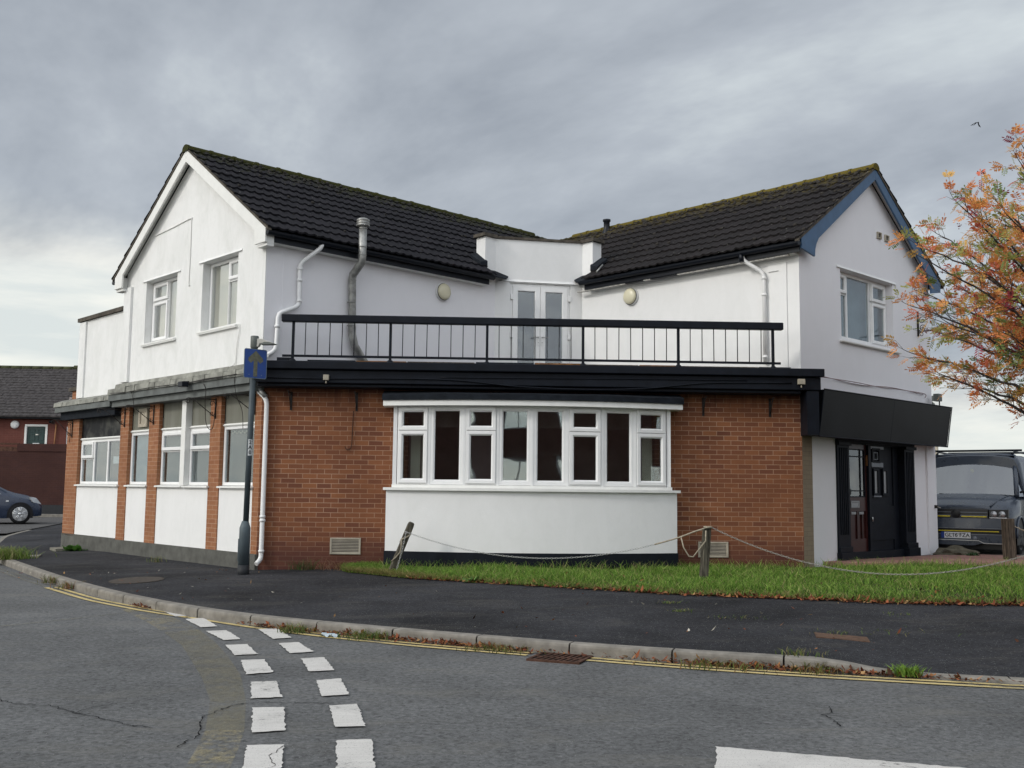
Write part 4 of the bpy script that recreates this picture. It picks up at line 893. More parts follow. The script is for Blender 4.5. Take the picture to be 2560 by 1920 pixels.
mb = MB(); mb.lathe(SL(1.59, 0.35, 5.80), [(0.075, 0), (0.115, 0.02), (0.115, 0.035), (0.092, 0.045), (0.112, 0.06), (0.112, 0.075), (0.088, 0.085), (0.114, 0.105), (0.11, 0.125), (0.07, 0.15), (0.0, 0.155)], 'zinc', 18); mb.build('flue_cap', PUB)
mb = MB(); mb.box(SL, 1.86, 2.05, -0.0, 0.14, 3.37, 3.50, 'black_paint'); mb.build('flue_boot', PUB)
mb = MB(); c = ab(8.62, 0.35, 6.82)
mb.lathe(c, [(0.09, 0), (0.09, 0.12), (0.11, 0.26), (0.10, 0.30), (0.068, 0.40), (0.068, 0.54), (0.088, 0.56), (0.088, 0.60), (0.0, 0.605)], 'gutter_black', 14); mb.build('soil_vent', PUB)
# ------------------------------------------------------------------ wall lamps, brackets, vents
def bulkhead(fr, s, z, lab):
    mb = MB(); c = fr(s, 0, z); mb.lathe(c, [(0.165, 0.0), (0.165, 0.035), (0.15, 0.05)], 'white_plastic', 28, axis=tuple(fr.out)); o = mb.build('wall_lamp', PUB); o['label'] = lab
    mb = MB(); mb.lathe(c, [(0.150, 0.048), (0.148, 0.075), (0.11, 0.098), (0.05, 0.108), (0.0, 0.11)], 'cream_plastic', 28, axis=tuple(fr.out)); mb.build('lamp_cover', o)
    mb = MB(); mb.lathe(c, [(0.152, 0.045), (0.158, 0.052), (0.152, 0.060)], 'iron', 28, axis=tuple(fr.out)); mb.build('lamp_rim', o)
bulkhead(SL, 3.63, 5.03, 'round yellowed lamp on the left side wall'); bulkhead(SR, 3.50, 5.05, 'round yellowed lamp on the right side wall')
def small_bracket(s, z1=2.93, z0=2.64):
    mb = MB(); mb.box(FR, s-0.016, s+0.016, 0.0, 0.02, z0, z1, 'iron'); mb.tube([FR(s, 0.02, z1-0.02), FR(s-0.01, 0.28, z1-0.01)], 0.009, 'iron', 6); mb.tube([FR(s-0.01, 0.20, z1-0.02), FR(s, 0.02, z0+0.04)], 0.008, 'iron', 6); mb.build('hanging_basket_bracket', PUB)
for s in (0.46, 1.485, 6.985, 8.06): small_bracket(s)
cable([FR(1.44, 0.02, 2.64), FR(1.43, 0.02, 2.3), FR(1.42, 0.03, 2.08), FR(1.36, 0.03, 2.03), FR(1.32, 0.03, 2.08)], 0.008, 'rusty_iron')
def scroll(fr, s, z1, L_, parent=PUB, name='scroll_bracket', z0=None, sdir=-1, mat='iron'):
    """ornate hanging bracket sticking straight out of the wall"""
    mb = MB(); z0 = z0 or z1-0.30
    mb.box(fr, s-0.012, s+0.012, 0.003, 0.018, z0-0.03, z1+0.03, mat)
    mb.tube([fr(s, 0.018, z1), fr(s, L_, z1)], 0.008, mat, 6); mb.tube([fr(s, 0.018, z0), fr(s, L_*0.85, z1-0.01)], 0.007, mat, 6)
    def spiral(cx, cz, r, a0, turns, sg):
        P = []
        for i in range(22):
            t = i/21; a = a0+sg*turns*2*pi*t; rr = r*(1-0.8*t); P.append(fr(s, cx+rr*cos(a), cz+rr*sin(a)))
        mb.tube(P, 0.006, mat, 5)
    spiral(L_+0.0, z1-0.05, 0.05, pi/2, 1.3, -1); spiral(0.075, z1-0.07, 0.05, pi, 1.2, -1); spiral(0.075, z0+0.055, 0.045, pi, 1.2, 1)
    return mb.build(name, parent)
for s, z1, z0, L_ in ((0.19, 2.87, 2.60, 0.50), (1.48, 2.88, 2.59, 0.50), (3.84, 2.88, 2.58, 0.50), (5.11, 2.88, 2.58, 0.50), (7.75, 2.78, 2.45, 0.40)): scroll(GL, s, z1, L_, z0=z0)
cable([GL(1.45, 0.26, 3.13), GL(1.40, 0.24, 3.02), GL(1.48, 0.20, 2.80), GL(1.62, 0.10, 2.50), GL(1.55, 0.06, 2.38), GL(1.45, 0.05, 2.45), GL(1.42, 0.05, 2.75)], 0.006, 'iron'); cable([GL(0.42, 0.26, 3.16), GL(0.46, 0.2, 2.9), GL(0.50, 0.06, 2.65), GL(0.52, 0.02, 2.36)], 0.005, 'iron')
cable([GL(7.8, 0.03, 2.72), GL(7.78, 0.03, 2.5), GL(7.82, 0.03, 2.32)], 0.006, 'iron'); cable([GL(4.25, 0.27, 3.16), GL(4.2, 0.25, 3.0), GL(4.32, 0.18, 2.88)], 0.005, 'iron')
cable([GL(0.0, 0.285, 3.19), GL(1.2, 0.285, 3.20), GL(2.0, 0.285, 3.18), GL(3.4, 0.285, 3.19), GL(4.4, 0.285, 3.17), GL(5.2, 0.285, 3.19)], 0.006, 'iron')
cable([GL(0.85, 0.02, 4.03), GL(0.78, 0.02, 4.08), GL(0.76, 0.02, 3.98), GL(0.83, 0.02, 3.7), GL(0.86, 0.02, 3.45), GL(0.9, 0.1, 3.38)], 0.008, 'white_paint'); cable([GL(4.15, 0.012, 6.14), GL(3.4, 0.012, 6.17), GL(2.70, 0.012, 6.21), GL(2.66, 0.012, 6.15), GL(2.65, 0.012, 5.6), GL(2.66, 0.012, 5.02), GL(2.62, 0.012, 5.0)], 0.009, 'white_paint')
scroll(GR, 4.25, 4.52, 0.85, z0=4.50, name='sign_bracket')
mb = MB(); mb.box(GR, 4.235, 4.265, 0.003, 0.03, 4.42, 4.90, 'iron'); mb.tube([GR(4.25, 0.03, 4.86), GR(4.25, 0.7, 4.54)], 0.006, 'iron', 5)
for zc, r in ((4.72, 0.08), (4.58, 0.06)):
    P = [GR(4.25, 0.10+r*(1-0.8*i/20)*cos(i*0.42), zc+r*(1-0.8*i/20)*sin(i*0.42)) for i in range(21)]; mb.tube(P, 0.007, 'iron', 5)
mb.build('sign_bracket_plate', PUB)
# security camera on the left fascia
CC = thing('security_camera', GL(1.95, 0.3, 3.15), 'small black and silver security camera on the grey left fascia', 'camera')
mb = MB(); mb.box(GL, 1.90, 2.06, 0.30, 0.42, 3.10, 3.19, 'gutter_black'); mb.build('housing', CC, bevel=0.01)
mb = MB(); mb.lathe(GL(2.06, 0.36, 3.15), [(0.035, -0.02), (0.04, 0.02), (0.03, 0.05), (0.0, 0.055)], 'steel', 12, axis=tuple(B_)); mb.tube([GL(1.98, 0.36, 3.19), GL(1.98, 0.25, 3.20)], 0.012, 'iron', 6); mb.tube([GL(1.95, 0.30, 3.17), GL(1.5, 0.29, 3.18), GL(0.3, 0.29, 3.20)], 0.008, 'iron', 5); mb.build('lens', CC)
# air bricks in the front wall
for a, b, c, d, l_ in ((1.13, 1.605, 0.41, 0.665, 'left'), (6.885, 7.365, 0.41, 0.655, 'right')):
    mb = MB(); ring(mb, FR, a, b, c, d, 0.03, -0.01, 0.02, 0.006, 'vent_cream'); mb.box(FR, a+0.02, b-0.02, 0.001, 0.006, c+0.02, d-0.02, 'vent_dark')
    o = mb.build('air_grille', PUB); k = MB()
    for i in range(9): z = c+0.036+i*(d-c-0.07)/8; k.prism([FR(a+0.025, 0.004, z), FR(a+0.025, 0.016, z-0.008), FR(a+0.025, 0.016, z-0.011), FR(a+0.025, 0.004, z-0.003)], [FR(b-0.025, 0.004, z), FR(b-0.025, 0.016, z-0.008), FR(b-0.025, 0.016, z-0.011), FR(b-0.025, 0.004, z-0.003)], 'vent_cream')
    k.build('louvre', o)
# rusty stains / scars on the bricks are in the material
# ------------------------------------------------------------------ bay window
def bow(s, off=0.0): return 0.28+off+0.36*(1-((s-4.25)/2.26)**2)
def bow_strip(mb, s0, s1, z0, z1, offo, mat, n=24, back=0.0, uvs=True):
    for i in range(n):
        a = s0+(s1-s0)*i/n; b = s0+(s1-s0)*(i+1)/n
        da, db = bow(a, offo), bow(b, offo)
        mb.face([FR(a, da, z0), FR(b, db, z0), FR(b, db, z1), FR(a, da, z1)], mat, [(a, z0), (b, z0), (b, z1), (a, z1)])
        mb.face([FR(a, da, z1), FR(b, db, z1), FR(b, back, z1), FR(a, back, z1)], mat); mb.face([FR(a, da, z0), FR(a, back, z0), FR(b, back, z0), FR(b, db, z0)], mat)
    for s_ in (s0, s1): d = bow(s_, offo); mb.face([FR(s_, back, z0), FR(s_, d, z0), FR(s_, d, z1), FR(s_, back, z1)], mat, [(0, z0), (d, z0), (d, z1), (0, z1)])
mb = MB(); bow_strip(mb, 2.0, 6.50, 0.49, 1.41, 0.0, 'white_render', back=0.002); bayo = mb.build('bay_window', PUB); bayo['label'] = 'wide bowed bay window of eight white lights'
mb = MB(); bow_strip(mb, 1.985, 6.515, 0.1, 0.488, 0.015, 'black_paint', back=0.001); mb.build('bay_plinth', bayo)
mb = MB(); bow_strip(mb, 1.955, 6.55, 1.412, 1.452, 0.06, 'white_paint', back=0.003); bow_strip(mb, 2.08, 6.43, 1.453, 1.50, -0.04, 'white_paint', back=0.003); mb.build('bay_sill', bayo)
mb = MB(); bow_strip(mb, 1.93, 6.585, 2.705, 2.792, 0.10, 'white_paint', back=0.003); mb.build('bay_fascia', bayo)
mb = MB(); n = 30; s0, s1 = 1.915, 6.60
for i in range(n):
    a = s0+(s1-s0)*i/n; b = s0+(s1-s0)*(i+1)/n; da, db = bow(a, 0.125), bow(b, 0.125); wa, wb = 0.006*sin(a*5), 0.006*sin(b*5)
    mb.face([FR(a, da, 2.788), FR(b, db, 2.788), FR(b, db+0.004, 2.875+wb), FR(a, da+0.004, 2.875+wa)], 'felt_black'); mb.face([FR(a, da, 2.875+wa), FR(b, db, 2.875+wb), FR(b, 0.002, 2.97), FR(a, 0.002, 2.97)], 'felt_black')
    mb.face([FR(a, da, 2.788), FR(a, 0.002, 2.795), FR(b, 0.002, 2.795), FR(b, db, 2.788)], 'felt_black')
for s_ in (s0, s1): mb.face([FR(s_, 0.002, 2.79), FR(s_, bow(s_, .125), 2.79), FR(s_, bow(s_, .125), 2.875), FR(s_, 0.002, 2.97)], 'felt_black')
mb.build('bay_roof', bayo)
BS = [2.15, 2.655, 3.19, 3.70, 4.225, 4.765, 5.305, 5.825, 6.345]; KD = 'ofoffofo'
for i in range(8):
    a, b = BS[i], BS[i+1]; off = -0.055
    pa, pb = FR(a, bow(a, off), 0), FR(b, bow(b, off), 0); ex = (pb-pa); Lg = ex.length; ex.normalize(); fr = Fr(pa, ex, (ex.y, -ex.x, 0))
    if KD[i] == 'o': li = [(0, 1, 0, 0.675, 'o'), (0, 1, 0.70, 1, 'o')]
    else: li = [(0, 1, 0, 1, 'f')]
    # bow window lights are sub-parts of the bay: frame mesh per light, panes and sashes folded into it by material
    m_ = MB(); ring(m_, fr, 0.006, Lg-0.006, 1.502, 2.704, 0.04 if KD[i] == 'o' else 0.06, -0.07, 0.0, 0.008, 'white_plastic')
    if KD[i] == 'o':
        zt = 1.502+1.2*0.69; m_.box(fr, 0.04, Lg-0.04, -0.06, -0.004, zt-0.02, zt+0.015, 'white_plastic')
        ring(m_, fr, 0.030, Lg-0.030, 1.525, zt-0.008, 0.068, -0.04, 0.024, 0.022, 'white_plastic'); ring(m_, fr, 0.030, Lg-0.030, zt+0.004, 2.682, 0.068, -0.04, 0.024, 0.022, 'white_plastic')
    else: ring(m_, fr, 0.064, Lg-0.064, 1.560, 2.646, 0.018, -0.05, -0.006, 0.012, 'white_plastic')
    m_.build('window_frame', bayo)
    if KD[i] == 'o': pane(bayo, fr, 0.09, Lg-0.09, 1.585, zt-0.07, -0.01, 'bay_glass'); pane(bayo, fr, 0.09, Lg-0.09, zt+0.065, 2.62, -0.01, 'bay_glass')
    else: pane(bayo, fr, 0.075, Lg-0.075, 1.57, 2.635, -0.03, 'bay_glass')
# posts between lights and at both ends
for i, s_ in enumerate(BS):
    mb = MB(); d = bow(s_, -0.055); mb.box(FR, s_-0.016 if 0 < i < 8 else (s_-0.06 if i == 0 else s_-0.0), s_+0.016 if 0 < i < 8 else (s_ if i == 0 else s_+0.06), d-0.09, d+0.008, 1.50, 2.705, 'white_plastic'); mb.build('bay_post', bayo)
mb = MB()
for s_ in (2.10, 6.395): mb.box(FR, s_-0.012, s_+0.012, 0.003, bow(s_, -0.14), 1.50, 2.70, 'white_plastic')
mb.build('bay_cheek', bayo)
mb = MB(); mb.box(FR, 2.52, 2.58, -0.05, -0.02, 1.5, 2.68, 'curtain'); mb.box(FR, 2.35, 2.50, 0.0, 0.02, 1.52, 2.3, 'curtain'); mb.box(FR, 6.0, 6.16, 0.0, 0.02, 1.52, 2.35, 'curtain'); mb.build('curtain', bayo)
mb = MB(); mb.box(FR, 1.6, 6.9, -1.6, -1.5, 0.33, 2.95, 'inner_grey'); mb.box(FR, 3.3, 3.75, -0.9, -0.8, 0.33, 2.9, 'interior_wall'); mb.box(FR, 2.7, 6.0, -0.25, -0.22, 2.42, 2.66, 'inner_grey'); mb.build('added_backing', PUB)  # grey backing added behind the bay to catch light and lift the dark panes
# ------------------------------------------------------------------ ground, road, pavement, kerb
mb = MB(); mb.face([(-400, -400, -0.35), (400, -400, -0.35), (400, 600, -0.35), (-400, 600, -0.35)], 'ground_soil'); tag(mb.build('ground'), kind='structure')
def grid(name, x0, x1, nx, y0, y1, ny, f, mat, kind='structure'):
    xs = np.linspace(x0, x1, nx); ys = np.linspace(y0, y1, ny); vs = [(x, y, f(x, y)) for y in ys for x in xs]
    fs = [(j*nx+i, j*nx+i+1, (j+1)*nx+i+1, (j+1)*nx+i) for j in range(ny-1) for i in range(nx-1)]
    mb = MB(); mb.mesh(vs, fs, mat, True); return tag(mb.build(name, recalc=False), kind=kind)
grid('road', -80, 70, 76, -40, 110, 76, road_z, 'road_asphalt')
# pavement: strips from the back of the kerb to an inner point
def inward(i):
    p = Vector(KERB[i]); a = Vector(KERB[max(0, i-1)]); b = Vector(KERB[min(len(KERB)-1, i+1)]); t = (b-a).normalized(); return Vector((-t.y, t.x))
def resample(K, step):
    out = []
    for (x0, y0), (x1, y1) in zip(K, K[1:]):
        n = max(1, int(hypot(x1-x0, y1-y0)/step)); out += [(x0+(x1-x0)*i/n, y0+(y1-y0)*i/n) for i in range(n)]
    out.append(K[-1]); return out
# smooth the kerb line a little
KS = resample(KERB, 0.35)
for _ in range(2): KS = [KS[0]]+[((KS[i-1][0]+2*KS[i][0]+KS[i+1][0])/4, (KS[i-1][1]+2*KS[i][1]+KS[i+1][1])/4) for i in range(1, len(KS)-1)]+[KS[-1]]
ctr = Vector((4.0, 60.0)); ts = [0, 0.15, 0.4, 0.8, 1.3, 2, 3, 4, 5, 6, 8, 11, 16, 30, 60]
rows = []
for i, (x, y) in enumerate(KS):
    p = Vector((x, y)); a = Vector(KS[max(0, i-1)]); b = Vector(KS[min(len(KS)-1, i+1)]); t = (b-a).normalized(); nrm = Vector((-t.y, t.x)); d2 = (ctr-p).normalized(); rows.append([])
    for q in ts:
        w = smooth(q, 0, 2); dd = (nrm*(1-w)+d2*w).normalized(); pt = p+dd*(q+0.12) if q < 2.01 else rows[-1][5][:2] and Vector(rows[-1][5][:2])+d2*(q-2); rows[-1].append((pt.x, pt.y, H(pt.x, pt.y)))
mb = MB(); nn = len(ts); mb.mesh([p for r_ in rows for p in r_], [(i*nn+j, i*nn+j+1, (i+1)*nn+j+1, (i+1)*nn+j) for i in range(len(rows)-1) for j in range(nn-1)], 'pavement_asphalt', True)
tag(mb.build('pavement', recalc=False), kind='structure')
# kerb stones
mb = MB(); acc = 0; lens = 0.915; start = 0
cum = [0]
for (x0, y0), (x1, y1) in zip(KS, KS[1:]): cum.append(cum[-1]+hypot(x1-x0, y1-y0))
def kp(s):
    i = max(0, min(len(KS)-2, next((k for k in range(len(cum)) if cum[k] > s), len(cum)-1)-1)); t = (s-cum[i])/max(1e-6, cum[i+1]-cum[i]); p = Vector(KS[i]).lerp(Vector(KS[i+1]), t); d = (Vector(KS[i+1])-Vector(KS[i])).normalized(); return p, Vector((-d.y, d.x))
s = 8.0; gaps = []
while s < cum[-1]-32:
    e = s+lens; tl = random.uniform(-.006, .006); m_ = 4; pr = []
    for k in range(m_+1):
        q = s+0.008+(e-s-0.016)*k/m_; p, n_ = kp(q); kh = kerb_h(p.x, p.y); rz = road_z(p.x, p.y); off = tl
        pr.append([(p.x+n_.x*o, p.y+n_.y*o, z) for o, z in ((0.0+off, rz-0.1), (0.0+off, rz+kh-0.025), (0.006+off, rz+kh-0.006), (0.022+off, rz+kh+0.004), (0.128, rz+kh+0.005), (0.128, rz-0.1))])
    for k in range(m_): 
        mb.mesh(pr[k]+pr[k+1], [(j, (j+1) % 6, 6+(j+1) % 6, 6+j) for j in range(6)], 'kerb_stone')
    mb.face(pr[0], 'kerb_stone'); mb.face(pr[-1][::-1], 'kerb_stone'); gaps.append(e)
    s = e
tag(mb.build('kerb'), kind='structure')
mb = MB()
for e in gaps:
    p, n_ = kp(e); kh = kerb_h(p.x, p.y)+road_z(p.x, p.y); t_ = Vector((n_.y, -n_.x)); a, b = p-t_*0.008, p+t_*0.008
    mb.prism([(a.x+n_.x*o, a.y+n_.y*o, z) for o, z in ((0.012, -0.05), (0.012, kh-0.012), (0.12, kh-0.004), (0.12, -0.05))], [(b.x+n_.x*o, b.y+n_.y*o, z) for o, z in ((0.012, -0.05), (0.012, kh-0.012), (0.12, kh-0.004), (0.12, -0.05))], 'gap_dark')
tag(mb.build('kerb_joints'), kind='structure')
# markings
def rough_quad(mb, q, z, mat, jag=0.012, n=10):
    P = []
    q = [Vector(p) for p in q]; c = sum(q, Vector((0, 0)))/4
    for i in range(4):
        a, b = q[i], q[(i+1) % 4]; m_ = max(2, int((b-a).length/0.035))
        for k in range(m_): p = a.lerp(b, k/m_); P.append((p.x+random.uniform(-jag, jag), p.y+random.uniform(-jag, jag), z))
    mb.face(P, mat)
M = [[(-3.59, 12.2), (-3.38, 12.27), (-3.07, 11.72), (-3.24, 11.58)], [(-3.08, 11.38), (-2.9, 11.47), (-2.59, 10.82), (-2.74, 10.73)], [(-2.62, 10.46), (-2.43, 10.53), (-2.16, 9.93), (-2.3, 9.86)], [(-2.22, 9.57), (-2.03, 9.62), (-1.82, 9.07), (-2.0, 9.0)], [(-1.9, 8.76), (-1.71, 8.8), (-1.52, 8.2), (-1.71, 8.11)], [(-1.61, 7.8), (-1.43, 7.84), (-1.28, 7.25), (-1.48, 7.21)], [(-1.41, 6.91), (-1.21, 6.93), (-1.08, 6.28), (-1.27, 6.23)], [(-1.23, 5.93), (-1.03, 5.95), (-0.93, 5.31), (-1.13, 5.29)],
 [(-1.16, 5.0), (-0.94, 5.0), (-0.92, 4.4), (-1.14, 4.4)], [(-2.14, 10.62), (-1.95, 10.68), (-1.7, 10.04), (-1.86, 9.96)], [(-1.76, 9.69), (-1.59, 9.76), (-1.36, 9.21), (-1.55, 9.12)], [(-1.41, 8.84), (-1.23, 8.92), (-1.06, 8.3), (-1.25, 8.24)], [(-1.14, 7.87), (-0.97, 7.95), (-0.83, 7.35), (-1.01, 7.28)], [(-0.92, 6.98), (-0.74, 7.04), (-0.62, 6.39), (-0.8, 6.37)], [(-0.75, 6.05), (-0.55, 6.07), (-0.46, 5.32), (-0.65, 5.3)], [(-0.68, 5.0), (-0.48, 5.0), (-0.46, 4.4), (-0.66, 4.4)]]
mb = MB()
for q in M: rough_quad(mb, q, 0.010, 'white_marking', 0.007)
rough_quad(mb, [(1.41, 5.91), (6.0, 4.25), (5.6, 3.85), (1.28, 5.40)], 0.010, 'white_marking', 0.008)
tag(mb.build('give_way_markings', recalc=False), kind='structure')
def offset_line(mb, P, d, w, z, mat, jag=0.003):
    P = [Vector(p) for p in P]; Q = []
    for i in range(len(P)-1):
        m_ = max(1, int((P[i+1]-P[i]).length/0.12)); Q += [P[i].lerp(P[i+1], k/m_) for k in range(m_)]
    Q.append(P[-1])
    for _ in range(12): Q = [Q[0]]+[(Q[i-1]+Q[i]*2+Q[i+1])/4 for i in range(1, len(Q)-1)]+[Q[-1]]
    L_, R_ = [], []
    for i, p in enumerate(Q):
        t = (Q[min(i+1, len(Q)-1)]-Q[max(0, i-1)]).normalized(); n_ = Vector((-t.y, t.x)); j1, j2 = random.uniform(-jag, jag), random.uniform(-jag, jag)
        a = p+n_*(d+w/2+j1); b = p+n_*(d-w/2+j2); L_.append((a.x, a.y, z)); R_.append((b.x, b.y, z))
    for i in range(len(Q)-1): mb.face([R_[i], R_[i+1], L_[i+1], L_[i]], mat)
mb = MB(); Y1 = [(-8.2, 18.1), (-5.85, 14.75), (-4.7, 13.20), (-3.60, 12.05), (-3.05, 11.60)]
Y2 = [(-3.02, 11.58), (-2.3, 10.92), (-1.47, 10.26), (-0.5, 9.66), (0.54, 9.16)]; Y3 = [(0.95, 8.96), (1.64, 8.61), (2.9, 8.12), (4.2, 7.72), (6.0, 7.2), (10.0, 6.1)]
offset_line(mb, Y1[:2], 0.0, 0.06, 0.008, 'crack_dark') if 0 else None
for Y_ in (Y1[1:], Y2, Y3):
    offset_line(mb, Y_, 0.050, 0.065, 0.008, 'yellow_marking'); offset_line(mb, Y_, -0.075, 0.065, 0.008, 'yellow_marking')
tag(mb.build('double_yellow_lines', recalc=False), kind='structure')
mb = MB()
for d in (0.05, -0.06): offset_line(mb, Y1[:2], d, 0.045, 0.0075, 'scrubbed_band')
# worn curved band where the old yellow line was scrubbed out
AO = [(-3.97, 12.33), (-3.6, 12.05), (-3.17, 11.40), (-2.70, 10.55), (-2.36, 9.78), (-2.05, 8.97), (-1.75, 8.1), (-1.50, 7.14), (-1.33, 6.31), (-1.27, 5.9), (-1.19, 5.2), (-1.15, 4.4)]; AI = [(-4.05, 12.25), (-3.78, 11.79), (-3.38, 11.1), (-2.99, 10.34), (-2.62, 9.6), (-2.32, 8.8), (-2.02, 8.0), (-1.74, 7.14), (-1.56, 6.31), (-1.50, 5.9), (-1.42, 5.2), (-1.38, 4.4)]
k_ = 8
for i in range(len(AO)-1):
    for k in range(k_):
        f0, f1 = k/k_, (k+1)/k_; a0 = Vector(AO[i]).lerp(Vector(AO[i+1]), f0); a1 = Vector(AO[i]).lerp(Vector(AO[i+1]), f1); b0 = Vector(AI[i]).lerp(Vector(AI[i+1]), f0); b1 = Vector(AI[i]).lerp(Vector(AI[i+1]), f1)
        mt = 'worn_yellow' if (i < 3 or i >= 8) else 'scrubbed_band'
        mb.face([(a0.x, a0.y, 0.004), (a1.x, a1.y, 0.004), (b1.x, b1.y, 0.004), (b0.x, b0.y, 0.004)], mt)
rough_quad(mb, [(-5.6, 9.95), (-5.25, 10.0), (-5.25, 9.85), (-5.6, 9.8)], 0.008, 'yellow_marking', 0.02)
offset_line(mb, [(-5.3, 10.2), (-4.6, 10.9), (-3.9, 11.9)], 0, 0.04, 0.0072, 'scrubbed_band')
tag(mb.build('scrubbed_marking', recalc=False), kind='structure')
def crack(mb, P, w, jag, z=0.006):
    P = [Vector(p) for p in P]; Q = []
    for i in range(len(P)-1):
        m_ = max(2, int((P[i+1]-P[i]).length/0.03)); Q += [P[i].lerp(P[i+1], k/m_)+Vector((random.uniform(-jag, jag), random.uniform(-jag, jag))) for k in range(m_)]
    Q.append(P[-1])
    for i in range(len(Q)-1):
        t = (Q[i+1]-Q[i]).normalized(); n_ = Vector((-t.y, t.x))*w*random.uniform(0.3, 1.0); a, b, c, d = Q[i]-n_, Q[i+1]-n_*.8, Q[i+1]+n_*.8, Q[i]+n_
        mb.face([(p.x, p.y, z) for p in (a, b, c, d)], 'crack_dark')
mb = MB()
crack(mb, [(-3.3, 7.3), (-2.98, 7.02), (-2.74, 6.99), (-2.5, 6.77), (-2.33, 6.65), (-2.22, 6.57), (-2.06, 6.44), (-1.88, 6.35)], 0.006, 0.016); crack(mb, [(-1.6, 6.35), (-1.66, 6.62), (-1.59, 6.93), (-1.49, 7.07), (-1.2, 7.1), (-0.9, 7.08)], 0.006, 0.016)
crack(mb, [(2.44, 7.01), (2.42, 6.86), (2.31, 6.76), (2.33, 6.6), (2.31, 6.44)], 0.006, 0.014); crack(mb, [(2.31, 6.76), (2.5, 6.72)], 0.004, 0.014); crack(mb, [(-2.5, 6.77), (-2.42, 6.95), (-2.3, 7.05)], 0.004, 0.014); crack(mb, [(-1.62, 5.9), (-1.56, 6.15), (-1.6, 6.35)], 0.006, 0.014); crack(mb, [(-1.02, 5.9), (-1.06, 5.7), (-1.0, 5.5), (-1.08, 5.32)], 0.003, 0.010, 0.0125)
tag(mb.build('road_cracks', recalc=False), kind='structure')
# side road beyond and its kerb, yard at the right
mb = MB(); mb.face([(-60, 27.5, 0.17), (-11.9, 26.9, 0.17), (-13.3, 34.0, 0.17), (-14, 40.45, 0.17), (-60, 40.45, 0.17)], 'yard_asphalt'); tag(mb.build('side_road', recalc=False), kind='structure')
mb = MB(); mb.prism([(-60, 40.3, 0.0), (-60, 40.3, 0.27), (-60, 40.55, 0.28), (-60, 40.55, 0.0)], [(10, 40.3, 0.0), (10, 40.3, 0.27), (10, 40.55, 0.28), (10, 40.55, 0.0)], 'kerb_stone')
mb.box(Fr((-60, 41, 0), (1, 0, 0), (0, -1, 0)), 0, 70, -0.3, 0.46, 0.0, 0.265, 'pavement_asphalt'); tag(mb.build('side_road_pavement'), kind='structure')
grid('yard', 5.0, 60, 56, 16.5, 60, 45, lambda x, y: H(x, y)+0.01 if (x-5.0) > 0 and y > 17.0 else H(x, y)-0.2, 'yard_asphalt')
# entrance paving
mb = MB(); Q = [(6.12, 16.45), (8.75, 15.75), (12.5, 15.3), (14.0, 18.0), (10.2, 18.5), (9.1, 18.95), (5.6, 16.5)]
mb.prism([(x, y, 0.1) for x, y in Q], [(x, y, 0.335) for x, y in Q], 'red_paving'); tag(mb.build('paving', bevel=0.01), kind='structure')
# manhole covers and pale slabs
def cover(name, q, z, mat, label, cat):
    mb = MB(); mb.prism([(x, y, H(x, y)-0.03) for x, y in q], [(x, y, H(x, y)+z) for x, y in q], mat); o = mb.build(name, origin=(q[0][0], q[0][1], H(*q[0]))); tag(o, label, cat); return o
cover('utility_cover', [(3.24, 9.66), (3.72, 9.60), (3.66, 9.37), (3.18, 9.42)], 0.008, 'iron_cover', 'small rusty rectangular utility cover in the dark pavement on the right', 'utility cover')
cq = [(-4.66+0.36*cos(a)*1.0, 14.68+0.45*sin(a)) for a in [i*pi/8 for i in range(16)]]
cover('manhole_cover', cq, 0.008, 'far_cover', 'worn round manhole cover in the pavement left of the sign post', 'manhole cover')
cover('stone_slab', [(-8.4, 19.22), (-8.36, 19.64), (-8.0, 19.60), (-7.85, 19.1)], 0.02, 'pale_patch', 'small pale stone slab beside the grass tuft at far left', 'slab')
cover('stone_step', [(-8.10, 22.0), (-7.85, 21.4), (-8.3, 21.0), (-8.7, 21.7)], 0.05, 'pale_patch', 'low pale stone at the foot of the far left brick pier', 'stone')
# drain
DG = thing('gully_grate', (0.76, 9.0, 0), 'rusty slatted gully grate in the gutter against the kerb', 'drain')
fd_ = Fr((0.53, 8.94, 0), Vector((1, -0.42, 0)).normalized(), Vector((-0.39, -0.92, 0)).normalized())
mb = MB(); mb.box(fd_, 0, 0.47, -0.27, 0.11, -0.02, 0.009, 'gap_dark'); mb.build('pit', DG)
mb = MB()
for a, b, c, d in ((0, 0.47, 0.09, 0.115), (0, 0.47, -0.285, -0.26), (0, 0.025, -0.27, 0.1), (0.445, 0.47, -0.27, 0.1)): mb.box(fd_, a, b, c, d, 0.0, 0.018, 'rusty_iron')
for i in range(8): x = 0.05+i*0.052; mb.prism([fd_(x, 0.09, 0.002), fd_(x+0.018, 0.09, 0.002), fd_(x+0.068, -0.26, 0.002), fd_(x+0.05, -0.26, 0.002)], [fd_(x, 0.09, 0.017), fd_(x+0.018, 0.09, 0.017), fd_(x+0.068, -0.26, 0.017), fd_(x+0.05, -0.26, 0.017)], 'rusty_iron')
mb.box(fd_, 0.02, 0.45, -0.095, -0.075, 0.004, 0.016, 'rusty_iron'); mb.build('grate', DG)
